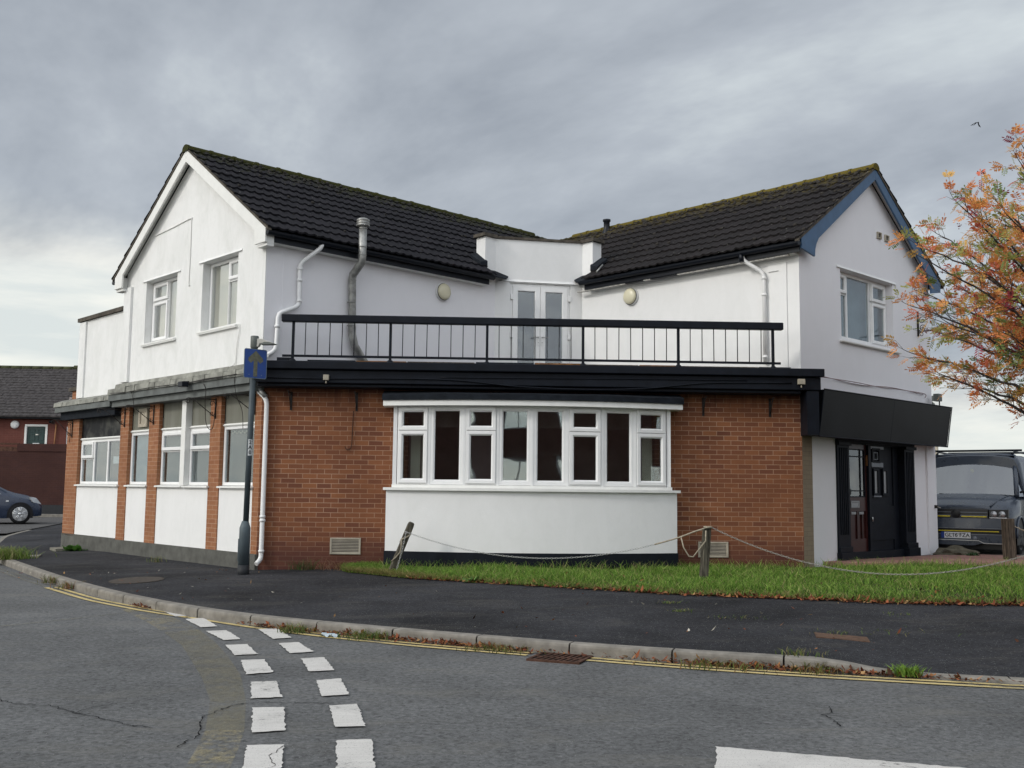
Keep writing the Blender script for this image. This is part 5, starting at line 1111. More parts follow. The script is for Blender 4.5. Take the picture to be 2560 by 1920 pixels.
# ------------------------------------------------------------------ grass verge, fallen leaves, weeds
GF = [(-1.95, 15.75), (-1.83, 15.45), (-0.89, 14.52), (0.59, 13.60), (2.55, 12.50), (4.17, 11.97), (6.24, 11.42), (9.0, 10.7), (14.0, 9.3)]
def gfront(x):
    for (x0, y0), (x1, y1) in zip(GF, GF[1:]):
        if x0 <= x <= x1: return y0+(y1-y0)*(x-x0)/(x1-x0)
    return GF[0][1] if x < GF[0][0] else GF[-1][1]
def gback(x): return 16.06 if x < 5.1 else (16.06+0.45*(x-5.1) if x < 6.1 else 16.45-0.266*(x-6.1)-0.03)
def bayd(x):  # wall/bay face
    s_ = x-P0.x
    return 16.1-bow(s_, 0.02) if 1.98 < s_ < 6.52 else 16.08
mb = MB(); xs = np.linspace(-1.95, 14, 90); V = []; m_ = 10
for x in xs:
    f, b = gfront(x), max(gfront(x)+0.05, gback(x))
    for k in range(m_): y = f+(b-f)*k/(m_-1); V.append((x, y, H(x, y)+0.012+0.02*min(1, k)))
plain('verge_soil', (0.035, 0.045, 0.018), 0.95, 0.1, var=0.4, scale=9)
mb.mesh(V, [(i*m_+k, (i+1)*m_+k, (i+1)*m_+k+1, i*m_+k+1) for i in range(len(xs)-1) for k in range(m_-1)], 'verge_soil', True); tag(mb.build('verge', recalc=False), kind='structure')

def bulk(name, V, F, C, mat, **tg):
    """fast mesh: V (n,3), F (m,k) same-size faces, C per-face colour"""
    me = bpy.data.meshes.new(name); me.vertices.add(len(V)); me.vertices.foreach_set('co', np.asarray(V, np.float32).ravel())
    k = F.shape[1]; me.loops.add(F.size); me.loops.foreach_set('vertex_index', F.astype(np.int32).ravel()); me.polygons.add(len(F))
    me.polygons.foreach_set('loop_start', np.arange(0, F.size, k, dtype=np.int32)); me.polygons.foreach_set('loop_total', np.full(len(F), k, np.int32))
    ca = me.color_attributes.new('Col', 'FLOAT_COLOR', 'CORNER'); cc = np.ones((len(F), k, 4), np.float32); cc[:, :, :3] = C[:, None, :]; ca.data.foreach_set('color', cc.ravel())
    me.materials.append(MATS[mat]); me.update(); me.validate(); o = bpy.data.objects.new(name, me); COL.objects.link(o); tag(o, **tg); return o
def pal(n, cols, wts, var=0.25):
    c = np.array(cols)[rng.choice(len(cols), n, p=np.array(wts)/sum(wts))]; return np.clip(c*(1+rng.normal(0, var, (n, 1))), 0.003, 1)
def blades(B, h, w, lean, cols, wts, name, **tg):
    """B (n,3) roots; each blade is two quads bending over"""
    n = len(B); an = rng.uniform(0, 2*pi, n); la = rng.uniform(0, 2*pi, n); hh = h*rng.uniform(0.55, 1.25, n); ln = lean*hh*rng.uniform(0.2, 1.5, n)
    dx = np.stack([np.cos(an), np.sin(an), 0*an], 1)*(w*rng.uniform(.6, 1.3, n))[:, None]; dl = np.stack([np.cos(la), np.sin(la), 0*la], 1)*ln[:, None]; up = np.zeros((n, 3)); up[:, 2] = hh
    p0, p1 = B-dx, B+dx; m0 = B+dl*0.3+up*0.6-dx*.8; m1 = B+dl*0.3+up*0.6+dx*.8; t0 = B+dl+up-dx*.15; t1 = B+dl+up+dx*.15
    V = np.stack([p0, p1, m0, m1, t0, t1], 1).reshape(-1, 3); b = np.arange(n)[:, None]*6
    F = np.concatenate([b+np.array([[0, 1, 3, 2]]), b+np.array([[2, 3, 5, 4]])]); C = pal(n, cols, wts); C = np.concatenate([C, C*1.12]); return bulk(name, V, F, C, 'grass_blade', **tg)
n = 95000; X_ = rng.uniform(-1.95, 12.5, n*2); X_ = X_[rng.uniform(0, 1, len(X_)) < np.clip(1.25-0.05*X_, 0.35, 1)]; Y_ = rng.uniform(0, 1, len(X_)); B = []
for x, t in zip(X_, Y_):
    f, b = gfront(x), gback(x)
    if b-f < 0.05: continue
    y = f+(b-f)*t**1.05
    if y > bayd(x): continue
    B.append((x, y, H(x, y)+0.008))
B = np.array(B[:n]); edge = np.array([y-gfront(x) for x, y, _ in B]); hgt = np.where(edge < 0.35, 0.35+edge*1.8, 1.0)
patch = 0.80+0.35*np.sin(B[:, 0]*2.1+np.sin(B[:, 1]*3))*0.5+0.25*np.sin(B[:, 0]*5.3+B[:, 1]*4.1)*.5
G1 = [(0.110, 0.215, 0.028), (0.165, 0.285, 0.045), (0.23, 0.335, 0.07), (0.34, 0.31, 0.13), (0.055, 0.120, 0.018)]; wts = [4, 4, 2.4, 1.3, 2.8]
blades(B, 0.105*hgt*patch, 0.0042, 0.8, G1, wts, 'grass', kind='stuff', label='uneven green grass on the verge in front of the bay window')
n = 3000; X_ = rng.uniform(-1.3, 12, n); B = []
for x in X_:
    y = min(bayd(x), gback(x))-abs(rng.normal(0, 0.10)) if rng.random() < 0.65 else gfront(x)+0.3+rng.random()*max(0.1, gback(x)-gfront(x)-0.4)
    if y < bayd(x): B.append((x, y, H(x, y)+0.008))
blades(np.array(B), 0.155*np.ones(len(B)), 0.0038, 0.7, G1+[(0.24, 0.22, 0.10)], [2, 3, 3, 2, 1, 2], 'tall_grass', kind='stuff', label='taller loose grass blades along the foot of the walls')
# straw coloured dying grass at the left end and ragged edge
n = 5500; X_ = np.concatenate([rng.normal(-1.45, 0.55, n//2), rng.uniform(-1.9, 9, n-n//2)]); B = np.array([(x, gfront(x)+abs(rng.normal(0, 0.12 if i > n//2 else 0.25)), 0) for i, x in enumerate(X_) if x > -1.98]); B[:, 1] = np.minimum(B[:, 1], 16.05); B[:, 2] = [H(x, y)+0.01 for x, y, _ in B]
blades(B, 0.07*np.ones(len(B)), 0.0035, 1.6, [(0.26, 0.20, 0.085), (0.17, 0.17, 0.05), (0.12, 0.15, 0.03)], [3, 2, 2], 'dry_grass', kind='stuff', label='straw coloured grass along the ragged edge of the verge')
# fallen leaves
def leaves(P, size, cols, wts, name, curl=0.4, **tg):
    n = len(P); yaw = rng.uniform(0, 2*pi, n); tilt = rng.normal(0, curl, (n, 2)); s = size*rng.uniform(0.5, 1.4, n)
    u = np.stack([np.cos(yaw), np.sin(yaw), tilt[:, 0]], 1)*s[:, None]; v = np.stack([-np.sin(yaw), np.cos(yaw), tilt[:, 1]], 1)*(s*rng.uniform(.3, .6, n))[:, None]; P = np.array(P); P[:, 2] += 0.006+0.5*(np.abs(u[:, 2])+np.abs(v[:, 2]))
    up = np.zeros((n, 3)); up[:, 2] = s*0.18
    V = np.stack([P-u*.5, P-u*.1+v*.5, P+u*.5+up, P-u*.1-v*.5, P+u*0.1+up*.6], 1).reshape(-1, 3); b = np.arange(n)[:, None]*5
    F = np.concatenate([b+np.array([[0, 1, 4]]), b+np.array([[1, 2, 4]]), b+np.array([[2, 3, 4]]), b+np.array([[3, 0, 4]])]); C = pal(n, cols, wts, 0.3); return bulk(name, V, F, np.concatenate([C]*4), 'dead_leaf', **tg)
LC = [(0.20, 0.065, 0.028), (0.14, 0.045, 0.022), (0.29, 0.13, 0.05), (0.33, 0.20, 0.09), (0.08, 0.035, 0.02)]; LW = [4, 4, 2, 1.2, 2]
P = []
for i in range(1700):
    x = rng.uniform(-0.9, 9) if i % 3 else rng.uniform(3, 8); P.append((x, gfront(x)-0.02+rng.normal(0.0, 0.05), 0))
for i in range(150): x = rng.uniform(-1.5, 9); P.append((x, gfront(x)+rng.uniform(0, 1.8), 0))
P = [(x, y, H(x, y)+(0.03 if y > gfront(x)+0.1 else 0.0)) for x, y, _ in P if y < bayd(x)-0.1]; leaves(P, 0.055, LC, LW, 'verge_leaves', kind='stuff', label='fallen brown leaves along the edge of the grass verge')
P = []
clumps = [(-3.9, 0.10, 60), (-2.0, 0.18, 90), (-1.75, 0.2, 120), (-1.2, 0.15, 100), (-0.75, 0.2, 150), (-0.2, 0.2, 150), (0.15, 0.2, 120), (0.45, 0.12, 60), (2.0, 0.3, 180), (2.5, 0.35, 200), (3.1, 0.4, 150), (3.6, 0.3, 60), (1.3, 0.4, 40), (4.0, 0.5, 30)]
def kerb_at_x(x):
    for (x0, y0), (x1, y1) in zip(KS, KS[1:]):
        if x0 <= x <= x1: return y0+(y1-y0)*(x-x0)/(x1-x0)
    return 8
for c, sp, k in clumps:
    for i in range(k): x = rng.normal(c, sp); y = kerb_at_x(x)-abs(rng.normal(0.03, 0.045)); P.append((x, y, abs(rng.normal(0, 0.012))))
leaves(P, 0.045, LC, LW, 'gutter_leaves', kind='stuff', label='brown leaf litter caught in the gutter against the kerb')
P = []
for i in range(130): x = rng.uniform(-7, 8); y = kerb_at_x(x)+rng.uniform(0.2, 1)**1.5*4; P.append((x, min(y, 15.7), 0))
for i in range(30): x = rng.uniform(-6.5, -2.5); y = rng.uniform(14, 16.4); P.append((x, y, 0))
P = [(x, y, H(x, y)) for x, y, _ in P if kdist(x, y)[0] > 0.15]; leaves(P, 0.04, LC+[(0.38, 0.36, 0.30)], LW+[5], 'scattered_leaves', kind='stuff', label='scattered leaves and crumbs on the dark pavement')
# weeds: each tuft its own thing
def weed(x, y, n, h, sp, cols, wts, label, name='weed', z=None, w=0.004, lean=1.0, cat='weed', group=None):
    z = H(x, y) if z is None else z; B = np.stack([rng.normal(0, sp, n), rng.normal(0, sp*0.6, n), np.zeros(n)], 1); o = blades(B, h*np.ones(n), w, lean, cols, wts, name, label=label, cat=cat, group=group); o.location = (x, y, z)
    if sp > 0.09: o['kind'] = 'stuff'
    return o
GR_ = [(0.08, 0.13, 0.03), (0.13, 0.17, 0.045), (0.20, 0.18, 0.08)]
weed(-8.35, 18.8, 700, 0.20, 0.22, [(0.16, 0.22, 0.05), (0.10, 0.17, 0.03), (0.30, 0.29, 0.13)], [3, 2, 2], 'large yellow green grass tuft on the kerb at the far left', 'grass_tuft', cat='grass tuft', lean=0.9, w=0.006)
weed(-6.05, 15.2, 90, 0.10, 0.07, [(0.12, 0.14, 0.04), (0.22, 0.14, 0.07)], [2, 2], 'thin weed in the gutter at the upper left kerb', z=0.02); weed(-5.5, 14.45, 120, 0.10, 0.09, [(0.12, 0.14, 0.04), (0.22, 0.12, 0.06)], [2, 2], 'brown and green weed below the manhole cover by the kerb', z=0.02)
weed(-1.72, 10.38, 110, 0.085, 0.08, GR_, [2, 1, 2], 'weed in the gutter left of the pale litter', z=0.01); weed(-0.95, 10.03, 240, 0.075, 0.13, GR_, [3, 2, 1], 'leafy weed in the gutter right of the pale litter', z=0.01)
weed(0.30, 9.33, 200, 0.055, 0.16, [(0.10, 0.13, 0.03), (0.20, 0.16, 0.07)], [2, 2], 'weed patch in the gutter just left of the drain', z=0.01); weed(2.15, 8.53, 280, 0.06, 0.22, [(0.10, 0.13, 0.03), (0.22, 0.13, 0.06)], [3, 2], 'long weed patch in the gutter right of the drain', z=0.01)
weed(2.85, 8.30, 160, 0.07, 0.12, [(0.10, 0.13, 0.03), (0.18, 0.14, 0.06)], [2, 2], 'low weed where the kerb drops', z=0.01); weed(3.45, 8.10, 170, 0.075, 0.055, [(0.12, 0.22, 0.03), (0.18, 0.29, 0.05)], [2, 3], 'bright green weed tuft at the end of the dropped kerb', 'weed', z=0.02, w=0.006)
weed(2.72, 8.55, 60, 0.05, 0.10, GR_, [1, 1, 2], 'thin grass on top of the kerb where it drops')
for x, y, k, s_, lb in ((2.30, 11.75, 90, 0.06, 'creeping weed in a pavement crack near the grass, upper piece'), (2.28, 11.1, 90, 0.06, 'creeping weed in a pavement crack, lower piece'), (2.75, 10.6, 80, 0.14, 'low weed in a pavement crack left of the utility cover'), (3.48, 9.70, 70, 0.14, 'grass growing along the back edge of the utility cover'), (4.15, 9.95, 60, 0.20, 'low weed in a pavement crack right of the utility cover'), (4.6, 11.0, 50, 0.12, 'weed in a pavement crack near the grass at right')):
    weed(x, y, k//2, 0.028, s_, GR_, [2, 2, 2], lb, lean=1.8)['kind'] = 'stuff'
weed(-2.55, 15.98, 90, 0.16, 0.10, [(0.04, 0.08, 0.02), (0.12, 0.10, 0.05)], [2, 1], 'dark weed at the foot of the brick wall right of the downpipe'); weed(-2.15, 15.95, 40, 0.18, 0.10, [(0.25, 0.15, 0.09)], [1], 'dry reddish stalks at the foot of the brick wall', lean=1.6)
weed(-5.35, 17.75, 40, 0.10, 0.07, GR_, [1, 1, 1], 'small weed at the foot of the grey plinth')['kind'] = 'stuff'
def broadleaf(x, y, n, size, label, col, name='weed', z=None):
    z = H(x, y) if z is None else z; mb = MB()
    V, F, Cc = [], [], []
    for i in range(n):
        a = rng.uniform(0, 2*pi); el = rng.uniform(0.2, 1.2); L_ = size*rng.uniform(.5, 1.2); d = np.array([cos(a)*cos(el), sin(a)*cos(el), sin(el)]); sd = np.array([-sin(a), cos(a), 0]); w = L_*0.28; b = len(V); o = np.array([rng.normal(0, size*.4), rng.normal(0, size*.25), 0])
        V += [o, o+d*L_*.5+sd*w, o+d*L_+np.array([0, 0, -L_*.15]), o+d*L_*.5-sd*w]; F.append((b, b+1, b+2, b+3)); Cc.append(np.array(col)*rng.uniform(.6, 1.4))
    o_ = bulk(name, np.array(V), np.array(F), np.array(Cc), 'grass_blade', label=label, cat='weed'); o_.location = (x, y, z)
broadleaf(-7.95, 21.0, 90, 0.17, 'leafy green dock weed at the foot of the far left white panel', (0.07, 0.17, 0.03)); broadleaf(9.1, 18.4, 70, 0.12, 'dark leafy weed at the far corner of the doorway wall', (0.04, 0.08, 0.03)); broadleaf(0.05, 13.95, 26, 0.12, 'broad leaved weed in the verge below the bay window', (0.13, 0.24, 0.06))
# litter
mb = MB(); q = Fr((-1.42, 10.22, 0), Vector((1, -0.5, 0)).normalized(), Vector((-.45, -.89, 0)))
for i in range(6):
    for j in range(3):
        f = lambda i, j: q(i*0.032, j*0.028, 0.02+0.018*sin(i*2.1+j*1.7))
        mb.face([f(i, j), f(i+1, j), f(i+1, j+1), f(i, j+1)], 'litter')
tag(mb.build('plastic_wrapper', recalc=False, origin=(-1.4, 10.2, 0)), 'crumpled pale plastic wrapper lying in the gutter', 'litter')
# ------------------------------------------------------------------ text helper
def text_mesh(body, size, fr, s, z, d, mat, parent, name='lettering', depth=0.002, vertical=False, bold=0.0):
    cu = bpy.data.curves.new('t', 'FONT'); cu.body = body; cu.size = size; cu.align_x = 'CENTER'; cu.align_y = 'CENTER'; cu.extrude = depth; cu.offset = bold
    if vertical: cu.space_line = 0.95
    o = bpy.data.objects.new('t', cu); COL.objects.link(o); bpy.context.view_layer.update()
    me = bpy.data.meshes.new_from_object(o.evaluated_get(bpy.context.evaluated_depsgraph_get())); bpy.data.objects.remove(o)
    off = Vector(parent['_w'])
    for v in me.vertices: p = fr(s+v.co.x, d+v.co.z, z+v.co.y)-off; v.co = p
    me.materials.clear(); me.materials.append(MATS[mat]); k = bpy.data.objects.new(name, me); COL.objects.link(k); k.parent = parent; k['_w'] = tuple(off); return k
# ------------------------------------------------------------------ sign post
px, py = -3.34, 15.38; gz = H(px, py)
SP = thing('sign_post', (px, py, gz), 'grey steel post with a blue one way arrow sign and small lamp on top', 'sign post')
def leanp(z): return Vector((px+0.042*(z-gz)/3.5, py, z))
mb = MB(); mb.lathe((px, py, 0), [(0.084, gz-0.05), (0.084, gz+0.14)], 'sleeve_dark', 20); mb.build('base_band', SP)
mb = MB(); mb.lathe((px, py, 0), [(0.082, gz+0.14), (0.080, gz+0.68), (0.048, gz+0.78)], 'sleeve_grey', 20); mb.box(Fr((px, py, 0), (1, 0, 0), (0, -1, 0)), -0.088, -0.06, -0.03, 0.03, gz+0.2, gz+0.52, 'sleeve_grey'); mb.build('base_sleeve', SP)
mb = MB(); mb.tube([leanp(gz+0.74), leanp(2.0), leanp(3.56)], 0.043, 'post_grey', 16); mb.build('pole', SP)
fs = Fr(leanp(3.27)+Vector((0, 0, -3.27)), dirn(90-38), Vector((cos(radians(52)), -sin(radians(52)), 0)))
fs.out = Vector((fs.ex.y, -fs.ex.x, 0))
def rrect(w, h, r, n=5):
    P = []
    for cx_, cz_, a0 in ((w/2-r, h/2-r, 0), (-w/2+r, h/2-r, pi/2), (-w/2+r, -h/2+r, pi), (w/2-r, -h/2+r, 1.5*pi)):
        for i in range(n+1): a = a0+pi/2*i/n; P.append((cx_+r*cos(a), cz_+r*sin(a)))
    return P
mb = MB(); R_ = rrect(0.37, 0.445, 0.03); zc = 3.275; mb.prism([fs(a, 0.055, zc+b) for a, b in R_], [fs(a, 0.060, zc+b) for a, b in R_], 'sign_border'); pl = mb.build('sign_plate', SP)
mb = MB(); R_ = rrect(0.352, 0.427, 0.025); mb.prism([fs(a, 0.0605, zc+b) for a, b in R_], [fs(a, 0.062, zc+b) for a, b in R_], 'sign_blue'); mb.build('blue_face', pl)
mb = MB(); ar = [(-0.032, -0.195), (0.032, -0.195), (0.032, 0.045), (0.075, 0.005), (0.125, 0.045), (0.115, 0.085), (0, 0.195), (-0.115, 0.085), (-0.125, 0.045), (-0.075, 0.005), (-0.032, 0.045)]
mb.prism([fs(a, 0.0622, zc+b) for a, b in ar], [fs(a, 0.0635, zc+b) for a, b in ar], 'faded_arrow'); mb.build('arrow', pl)
mb = MB()
for a, b in ((-0.10, -0.17), (0.10, -0.17), (0.0, -0.17)): mb.lathe(fs(a, 0.0635, zc+b), [(0.007, 0), (0.007, 0.002), (0, 0.003)], 'sign_border', 8, axis=tuple(fs.out))
for z in (3.12, 3.42): mb.lathe(leanp(z), [(0.05, -0.015), (0.05, 0.015)], 'post_grey', 14)
mb.build('bolts', pl)
mb = MB(); c = leanp(3.5); mb.lathe(c, [(0.045, 0.0), (0.062, 0.03), (0.062, 0.19), (0.055, 0.20), (0.0, 0.20)], 'lamp_head_grey', 18); lh = mb.build('lamp_bracket', SP)
d_ = Vector((0.98, -0.2, 0)).normalized(); fl = Fr(c, d_, Vector((d_.y, -d_.x, 0)))
mb = MB(); top = [(0.04, 0.16), (0.12, 0.155), (0.20, 0.125), (0.30, 0.095), (0.30, 0.075), (0.20, 0.085), (0.10, 0.085), (0.07, 0.03), (0.04, 0.03)]
mb.prism([fl(a, -0.035, c.z+b) for a, b in top], [fl(a, 0.035, c.z+b) for a, b in top], 'lamp_head_light'); mb.build('lamp_arm', SP, bevel=0.01)
mb = MB(); P = [(0.10, 0.075), (0.17, 0.105), (0.24, 0.105), (0.34, 0.075), (0.345, 0.065), (0.25, 0.062), (0.12, 0.062)]
mb.prism([fl(a, -0.05, c.z+b) for a, b in P], [fl(a, 0.05, c.z+b) for a, b in P], 'lamp_head_grey'); mb.build('lamp_head', SP, bevel=0.008)
# number plate wrapped on the post
fn = Fr(leanp(2.05)+Vector((0, 0, -2.05)), dirn(90-10), Vector((0, -1, 0))); fn.out = Vector((fn.ex.y, -fn.ex.x, 0))
mb = MB(); P = []
for i in range(7): a = radians(-150+i*20); P.append((cos(a), sin(a)))
cpt = leanp(2.0)
for z0, z1 in ((1.90, 2.14),):
    for i in range(6):
        a0, a1 = radians(-105+i*14), radians(-105+(i+1)*14); r = 0.0455
        mb.face([(cpt.x+r*cos(a0), cpt.y+r*sin(a0), z0), (cpt.x+r*cos(a1), cpt.y+r*sin(a1), z0), (cpt.x+r*cos(a1), cpt.y+r*sin(a1), z1), (cpt.x+r*cos(a0), cpt.y+r*sin(a0), z1)], 'plate_white')
npl = mb.build('number_label', SP, recalc=False)
fn = Fr(cpt+Vector((0, 0, -cpt.z)), (cos(radians(22)), sin(radians(22)), 0), (sin(radians(22)), -cos(radians(22)), 0))
for ch, z in (('2', 2.095), ('A', 2.02), ('0', 1.945)): text_mesh(ch, 0.078, fn, 0.0, z, 0.0475, 'text_black', SP, bold=0.001)
# ------------------------------------------------------------------ timber posts and chains
def chain(P, mat='chain_white', link=0.036, r=0.0042, name='chain', label=None, group=None):
    """open oval links alternately turned, threaded along a polyline"""
    P = [Vector(p) for p in P]; L_ = [0]
    for a, b in zip(P, P[1:]): L_.append(L_[-1]+(b-a).length)
    def at(s):
        for i in range(len(P)-1):
            if s <= L_[i+1] or i == len(P)-2: t = (s-L_[i])/max(1e-6, L_[i+1]-L_[i]); return P[i].lerp(P[i+1], t), (P[i+1]-P[i]).normalized()
    mb = MB(); s = 0; k = 0
    while s < L_[-1]:
        c, t = at(s); sd = t.cross(Vector((0, 0, 1))).normalized() if k % 2 else t.cross(t.cross(Vector((0, 0, 1)))).normalized(); sd = (sd+t.cross(sd)*0.35).normalized()
        ring_ = [c+t*(cos(2*pi*j/10)*0.024)+sd*(sin(2*pi*j/10)*0.0095) for j in range(10)]; ring_.append(ring_[0])
        mb.tube(ring_, r, mat, 5, caps=False); s += link; k += 1
    o = mb.build(name, origin=P[0], recalc=False); tag(o, label, 'chain', group); return o
def sag(a, b, dz, n=24):
    a, b = Vector(a), Vector(b); return [a.lerp(b, i/n)-Vector((0, 0, dz*4*(i/n)*(1-i/n))) for i in range(n+1)]
def timber(x, y, top, w, mat, label, taper=0.0, rot=0.2, cap=True):
    z = H(x, y)-0.15; ax = Vector(top)-Vector((x, y, z)); L_ = ax.length; ax.normalize(); sx_ = Vector((cos(rot), sin(rot), 0)); sx_ = (sx_-ax*sx_.dot(ax)).normalized(); sy_ = ax.cross(sx_)
    T = thing('timber_post', (x, y, H(x, y)), label, 'post', 'timber posts along the verge'); mb = MB(); rings = []
    prof = [(0, 1), (0.35, 1.0), (0.8, 0.97), (L_-0.05, 0.95), (L_-0.015, 0.85), (L_, 0.55)] if cap else [(0, 1), (0.4, 0.99), (L_-0.01, 0.97), (L_, 0.93)]
    for h, k in prof:
        c = Vector((x, y, z))+ax*h; q = w/2*k; ch = 0.22*q
        rings.append([c+sx_*a+sy_*b for a, b in ((q-ch, -q), (q, -q+ch), (q, q-ch), (q-ch, q), (-q+ch, q), (-q, q-ch), (-q, -q+ch), (-q+ch, -q))])
    n = 8; mb.mesh([p for r_ in rings for p in r_], [(i*n+j, i*n+(j+1) % n, (i+1)*n+(j+1) % n, (i+1)*n+j) for i in range(len(rings)-1) for j in range(n)], mat); mb.face(rings[-1], mat); mb.face(rings[0][::-1], mat); mb.build('post_shaft', T); return T, ax
TL, axL = timber(-1.23, 15.30, (-0.875, 15.30, 0.94), 0.095, 'weathered_wood', 'dark weathered timber post leaning right in front of the bay window')
TM, axM = timber(3.16, 13.97, (3.235, 13.99, 0.965), 0.10, 'weathered_wood', 'weathered timber post standing in the verge with rope tied round its top')
TR, axR = timber(9.30, 17.45, (9.28, 17.45, 1.03), 0.17, 'brown_post', 'brown square timber post in front of the van', cap=False)
timber(8.17, 13.33, (8.18, 13.33, 1.02), 0.10, 'weathered_wood', 'weathered timber post beyond the right edge beside the rowan trunk')
aL = Vector((-0.95, 15.22, 0.80)); aM = Vector((3.23, 13.92, 0.955))
S1 = sag(aL, aM, 0.40); chain(S1[:21], label='sagging chain between the leaning post and the post with the rope', mat='steel', r=0.0026)
mb = MB(); mb.tube([S1[20], S1[21], S1[22], S1[23]+Vector((0, 0, .01)), aM], 0.011, 'rope', 8); mb.tube([aM+Vector((-.05, -.03, 0)), aM+Vector((0, -0.06, 0.005)), aM+Vector((0.05, 0, 0)), aM+Vector((0, 0.05, 0.0)), aM+Vector((-.05, 0, 0.01))], 0.011, 'rope', 8)
mb.tube([S1[22]+Vector((0.0, 0, 0)), S1[22]+Vector((0.03, -.02, -0.14)), S1[22]+Vector((0.10, -.03, -0.26)), S1[22]+Vector((0.16, -.03, -0.27)), aM+Vector((-0.045, -.05, -0.18)), aM+Vector((-0.04, -.05, -0.04))], 0.009, 'rope', 7)
tag(mb.build('rope', origin=aM), 'frayed pale rope tied round the middle timber post', 'rope')
bR = Vector((8.15, 13.3, 0.98)); chain(sag(aM+Vector((0.05, 0, 0)), bR, 0.60, 60), label='long pale chain sagging over the grass towards the right edge', r=0.0036)
c0 = Vector((9.37, 17.40, 0.90)); chain(sag(c0, (12.0, 16.6, 0.95), 0.35), label='short chain running right from the brown post by the van', mat='rope')
mb = MB(); b0 = Vector((-1.23, 15.30, H(-1.23, 15.3)-0.15)); f_ = lambda h, a, d: b0+axL*h+Vector((a, d, 0))
mb.tube([f_(0.78, 0.06, -0.03), f_(0.74, 0.02, -0.065), f_(0.70, -0.05, -0.05), f_(0.66, -0.055, 0.02)], 0.010, 'rope', 7); mb.tube([f_(0.70, -0.05, -0.05), f_(0.60, -0.01, -0.065), f_(0.50, 0.01, -0.065), f_(0.42, -0.02, -0.065), f_(0.36, -0.06, -0.05)], 0.009, 'rope', 7)
tag(mb.build('rope', origin=b0), 'grey rope wound round the leaning timber post', 'rope')
mb = MB(); chain([Vector((-0.955, 15.20, 0.79)), Vector((-1.0, 15.18, 0.55)), Vector((-1.05, 15.17, 0.35)), Vector((-1.09, 15.16, 0.2))], label='loose end of chain hanging beside the leaning post', mat='steel', r=0.0032, name='chain_end')
tag(chain([Vector((7.4, 13.6, 1.0)), Vector((7.4, 13.6, 0.95))], label='x') if 0 else TM)
# rock by the doorway
mb = MB(); bm = bmesh.new(); bmesh.ops.create_icosphere(bm, subdivisions=3, radius=1)
for v in bm.verts: n_ = 1+0.16*sin(v.co.x*4+1)*cos(v.co.y*5)+0.10*sin(v.co.z*9+v.co.x*6); v.co = Vector((v.co.x*0.38*n_, v.co.y*0.26*n_, v.co.z*0.15*n_))
mb.mesh([v.co[:] for v in bm.verts], [[v.index for v in f.verts] for f in bm.faces], 'rock', False); bm.free()
o = mb.build('boulder'); o.location = (8.98, 18.75, 0.33); tag(o, 'low grey boulder beside the doorway wall in front of the van', 'rock')
# ------------------------------------------------------------------ van
VN = thing('parked_van', (9.35, 18.9, 0.29), 'dark grey panel van with yellow grille strips parked beside the building', 'van')
hd = radians(38); nose = Vector((-sin(hd), -cos(hd), 0)); left = Vector((cos(hd), -sin(hd), 0))   # left = towards viewer's right
vo = Vector((9.22, 19.22, 0)); gv = 0.29
class VF:
    us = ud = 0.0
    def __call__(s, a, d, z): p = vo+left*a+nose*d; return Vector((p.x, p.y, gv+z))   # a: across (+ = viewer right), d: forward
V_ = VF(); V_.out = nose
def section(d, zb, zt, hb, hr, zbelt, belt_f=1.0):
    """half outline of the body at distance d (forward), from sill to roof centre"""
    P = [(hb*0.93, zb), (hb*0.99, zb+0.12), (hb, zb+0.35), (hb*belt_f, zbelt), (hr+(hb-hr)*0.25, zt-0.16), (hr-0.02, zt-0.05), (hr-0.14, zt-0.005), (hr*0.5, zt+0.02), (0, zt+0.03)]
    return [(a, d, z) for a, z in P]+[(-a, d, z) for a, z in P[::-1][1:]]
def loft(mb, secs, mat, F_, smooth_=True, cap0=True, cap1=True):
    n = len(secs[0]); vs = [F_(*p) for s in secs for p in s]; mb.mesh(vs, [(i*n+j, i*n+j+1, (i+1)*n+j+1, (i+1)*n+j) for i in range(len(secs)-1) for j in range(n-1)], mat, smooth_)
    if cap0: mb.face([F_(*p) for p in secs[0]], mat)
    if cap1: mb.face([F_(*p) for p in secs[-1]][::-1], mat)
mb = MB()
secs = [section(-4.85, 0.30, 1.88, 0.93, 0.80, 1.15), section(-4.6, 0.28, 1.95, 0.95, 0.82, 1.15), section(-2.9, 0.25, 1.97, 0.955, 0.83, 1.15), section(-1.85, 0.25, 1.95, 0.955, 0.82, 1.14), section(-1.55, 0.25, 1.90, 0.955, 0.80, 1.14),
        ]
loft(mb, secs, 'van_paint', V_)
# nose block: bonnet sections
def bsec(d, zb, zt, hb, ht):
    P = [(hb*0.95, zb), (hb, zb+0.15), (hb, zb+0.45), (hb*0.99, zt-0.10), (ht, zt-0.02), (ht*0.72, zt+0.015), (ht*0.35, zt+0.03), (0, zt+0.035)]
    return [(a, d, z) for a, z in P]+[(-a, d, z) for a, z in P[::-1][1:]]
loft(mb, [bsec(-1.55, 0.25, 1.16, 0.955, 0.86), bsec(-0.95, 0.25, 1.13, 0.955, 0.84), bsec(-0.45, 0.25, 1.03, 0.94, 0.78), bsec(-0.20, 0.25, 0.93, 0.90, 0.72), bsec(-0.13, 0.27, 0.875, 0.86, 0.66)], 'van_paint', V_)
body = mb.build('body', VN)
